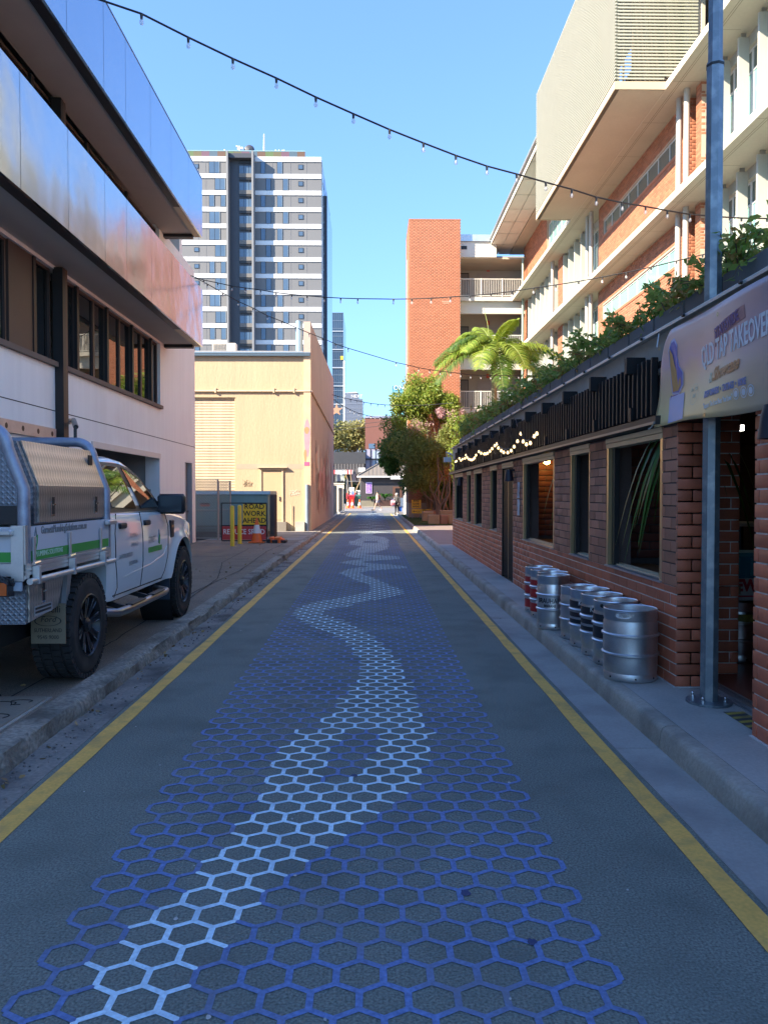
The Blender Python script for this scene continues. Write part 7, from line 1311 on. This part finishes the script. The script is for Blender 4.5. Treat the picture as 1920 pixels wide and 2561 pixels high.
for px_c, lab in ((870,'small far traffic cone left of the red bin'),(881,'small far traffic cone in front of the red bin'),(899,'small far traffic cone right of the green bin')): cone(px_x(px_c,80), 80, 0.0, lab, 'traffic cones by the far bins', .95)
ab = thing('stage_barrier', 'blue topped rubbish cage standing beside the pavilion door', 'cage', (px_x(1002,85.5),85.5,.1)); wall('panel', plain('dull_blue', (.03,.07,.16), .6), px_x(980,85.5), px_x(990,85.5), 85.5, 86, .1, px_z(1247,85.5), ab); wall('panel', plain('slate_blue', (.12,.16,.22), .6), px_x(1001,85.5), px_x(1009,85.5), 85.5, 86, .1, px_z(1245,85.5), ab)
# ---------------------------------------------------------------- people
def skin_body(name, mat, parent, J, E, rad, lvl=2):
    me = bpy.data.meshes.new(name); names = list(J); base = loc_of(parent); me.from_pydata([tuple(Vector(J[k])-base) for k in names], [(names.index(a), names.index(c)) for a, c in E], []); me.materials.append(mat)
    o = bpy.data.objects.new(name, me); C.objects.link(o); o.parent = parent; WLOC[o.name] = Vector(base); m = o.modifiers.new('skin', 'SKIN'); sv = me.skin_vertices[0].data
    for i, k in enumerate(names): r_ = rad[k]; sv[i].radius = r_ if isinstance(r_, tuple) else (r_, r_); sv[i].use_root = (k == 'pelvis')
    s = o.modifiers.new('sub', 'SUBSURF'); s.levels = s.render_levels = lvl
    dg = bpy.context.evaluated_depsgraph_get(); m2 = bpy.data.meshes.new_from_object(o.evaluated_get(dg)); o.modifiers.clear(); o.data = m2; m2.shade_smooth(); m2.materials.clear(); m2.materials.append(mat); return o
def person(label, x, y, h, face, step, mats, arms=(.12,-.12), headz=0):
    """standing or walking figure, face = heading angle from +Y towards +X; mats: skin, top, legs, shoe, hair"""
    t = thing('person', label, 'person', (x,y,0)); k = h/1.75; f = Vector((math.sin(face), math.cos(face), 0)); r = Vector((f.y, -f.x, 0)); o = Vector((x,y,.005))
    W = lambda a, b_, c: o+(r*a+f*b_+Vector((0,0,c)))*k
    sk, top, leg, shoe, hair = mats
    J = {'pelvis':W(0,0,.95),'waist':W(0,.0,1.08),'chest':W(0,.01,1.30),'neck':W(0,.01,1.47),'throat':W(0,.02,1.53),'head':W(0,.03,1.63),'crown':W(0,.025,1.70)}
    E = [('pelvis','waist'),('waist','chest'),('chest','neck'),('neck','throat'),('throat','head'),('head','crown')]; rad = {'pelvis':(.15*k,.11*k),'waist':(.135*k,.10*k),'chest':(.16*k,.11*k),'neck':(.075*k,.06*k),'throat':.05*k,'head':(.085*k,.10*k),'crown':.06*k}
    for s_, sg, st_, ar in (('l',-1,step,arms[0]),('r',1,-step,arms[1])):
        J.update({s_+'hip':W(sg*.09,0,.90),s_+'knee':W(sg*.095,st_*.5+.03,.50),s_+'ankle':W(sg*.10,st_*(1.0 if st_ > 0 else 1.35),.10 if st_ >= 0 else .16),s_+'toe':W(sg*.11,st_*(1.0 if st_ > 0 else 1.25)+.13,.045)})
        E += [('pelvis',s_+'hip'),(s_+'hip',s_+'knee'),(s_+'knee',s_+'ankle'),(s_+'ankle',s_+'toe')]; rad.update({s_+'hip':.095*k,s_+'knee':.062*k,s_+'ankle':.042*k,s_+'toe':(.045*k,.03*k)})
        J.update({s_+'sho':W(sg*.19,.0,1.42),s_+'elb':W(sg*.25,ar*.5-.02,1.14),s_+'wri':W(sg*.26,ar+.06,.92),s_+'han':W(sg*.26,ar+.09,.83)})
        E += [('neck',s_+'sho'),(s_+'sho',s_+'elb'),(s_+'elb',s_+'wri'),(s_+'wri',s_+'han')]; rad.update({s_+'sho':.058*k,s_+'elb':.042*k,s_+'wri':.03*k,s_+'han':(.04*k,.02*k)})
    body = skin_body('body', sk, t, J, E, rad)
    # clothing as shells over the same skeleton
    def sub(keys, g): JJ = {q: J[q] for q in keys}; EE = [e for e in E if e[0] in JJ and e[1] in JJ]; RR = {q: tuple(v*g for v in rad[q]) if isinstance(rad[q], tuple) else rad[q]*g for q in JJ}; return JJ, EE, RR
    return t, W, J, E, rad, sub, k
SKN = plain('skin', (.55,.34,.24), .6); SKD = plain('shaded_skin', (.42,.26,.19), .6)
t, W, J, E, rad, sub, k = person('man in dark cap and grey shorts with a backpack walking left across the street', px_x(944,70), 70, 1.74, R(-88), .30, (SKN,)*5, (-.05,.1))
JJ, EE, RR = sub(['pelvis','waist','chest','neck','lsho','rsho'], 1.12); skin_body('shirt', plain('pale_shirt', (.72,.55,.46), .8), t, JJ, EE, RR)
JJ, EE, RR = sub(['pelvis','lhip','rhip','lknee','rknee'], 1.22)
for q in ('lknee','rknee'): JJ[q] = J[q]*.55+J[q[0]+'hip']*.45; RR[q] = .1
skin_body('shorts', plain('grey_shorts', (.33,.33,.40), .8), t, JJ, EE, RR)
b = MB(); b.sphere(tuple(W(0,.02,1.69)), .115, 12, 6, .75); b.obox(W(0,.15,1.67), (.05,.16,.02)); b.build('cap', KBLK, t, 60); b = MB(); b.obox(W(0,-.2,1.22), (.18,.30,.44)); b.build('backpack', plain('maroon_pack', (.12,.05,.045), .8), t)
for s_ in 'lr': b = MB(); p = J[s_+'toe']; b.rbox(p.x-.15, p.x+.13, p.y-.05, p.y+.05, max(.003, p.z-.045), p.z+.05, .02); b.build('shoe', SWHT if s_ == 'r' else BLACKP, t)
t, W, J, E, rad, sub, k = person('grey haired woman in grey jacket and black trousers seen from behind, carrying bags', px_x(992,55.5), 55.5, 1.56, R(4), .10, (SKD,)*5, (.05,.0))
JJ, EE, RR = sub(['pelvis','waist','chest','neck','lsho','rsho','lelb','relb','lwri','rwri'], 1.22); skin_body('jacket', plain('grey_jacket', (.10,.10,.10), .85), t, JJ, EE, RR); JJ, EE, RR = sub(['pelvis','lhip','rhip','lknee','rknee','lankle','rankle'], 1.14); skin_body('trousers', BLACKP, t, JJ, EE, RR)
b = MB(); b.sphere(tuple(W(0,-.0,1.64)), .122, 12, 7, 1.05); b.build('hair', plain('grey_hair', (.40,.37,.34), .9), t, 60)
for s_ in 'lr': b = MB(); p = J[s_+'toe']; b.rbox(p.x-.05, p.x+.05, p.y-.2, p.y+.08, max(.003, p.z-.045), p.z+.04, .02); b.build('shoe', BLACKP, t)
bag = thing('shoulder_bag', 'pink and pale shoulder bag hanging at the woman\'s left side', 'bag', tuple(W(-.3,-.1,.9))); c = W(-.27,-.16,.98); b = MB(); b.rbox(c.x-.2, c.x+.14, c.y-.1, c.y+.08, c.z-.2, c.z+.2, .06); b.build('body', plain('bag_pink', (.55,.20,.26), .7), bag, 40); b = MB(); b.tube([c+Vector((-.05,0,.18)), W(-.2,-.1,1.3), W(-.16,.0,1.44), W(-.1,.1,1.3)], .015, 5); b.build('strap', plain('bag_pale', (.6,.6,.65), .7), bag); wall('panel', MATS['bag_pale'], c.x-.19, c.x+.13, c.y-.108, c.y-.101, c.z+.02, c.z+.15, bag)
bag = thing('blue_bag', 'bright blue carrier bag held in the woman\'s right hand', 'bag', tuple(W(.3,.05,.6))); c = W(.28,.09,.56); b = MB(); b.loft([[(c.x-.10,c.y-.06,c.z-.26),(c.x+.10,c.y-.06,c.z-.26),(c.x+.10,c.y+.06,c.z-.26),(c.x-.10,c.y+.06,c.z-.26)],[(c.x-.13,c.y-.07,c.z+.1),(c.x+.13,c.y-.07,c.z+.1),(c.x+.13,c.y+.07,c.z+.1),(c.x-.13,c.y+.07,c.z+.1)]]); b.build('body', plain('bag_blue', (.02,.12,.55), .5), bag); b = MB(); b.tube([(c.x-.08,c.y,c.z+.1),tuple(W(.26,.09,.82)),(c.x+.08,c.y,c.z+.1)], .012, 5); b.build('handle', plain('bag_blue', (.02,.12,.55), .5), bag)
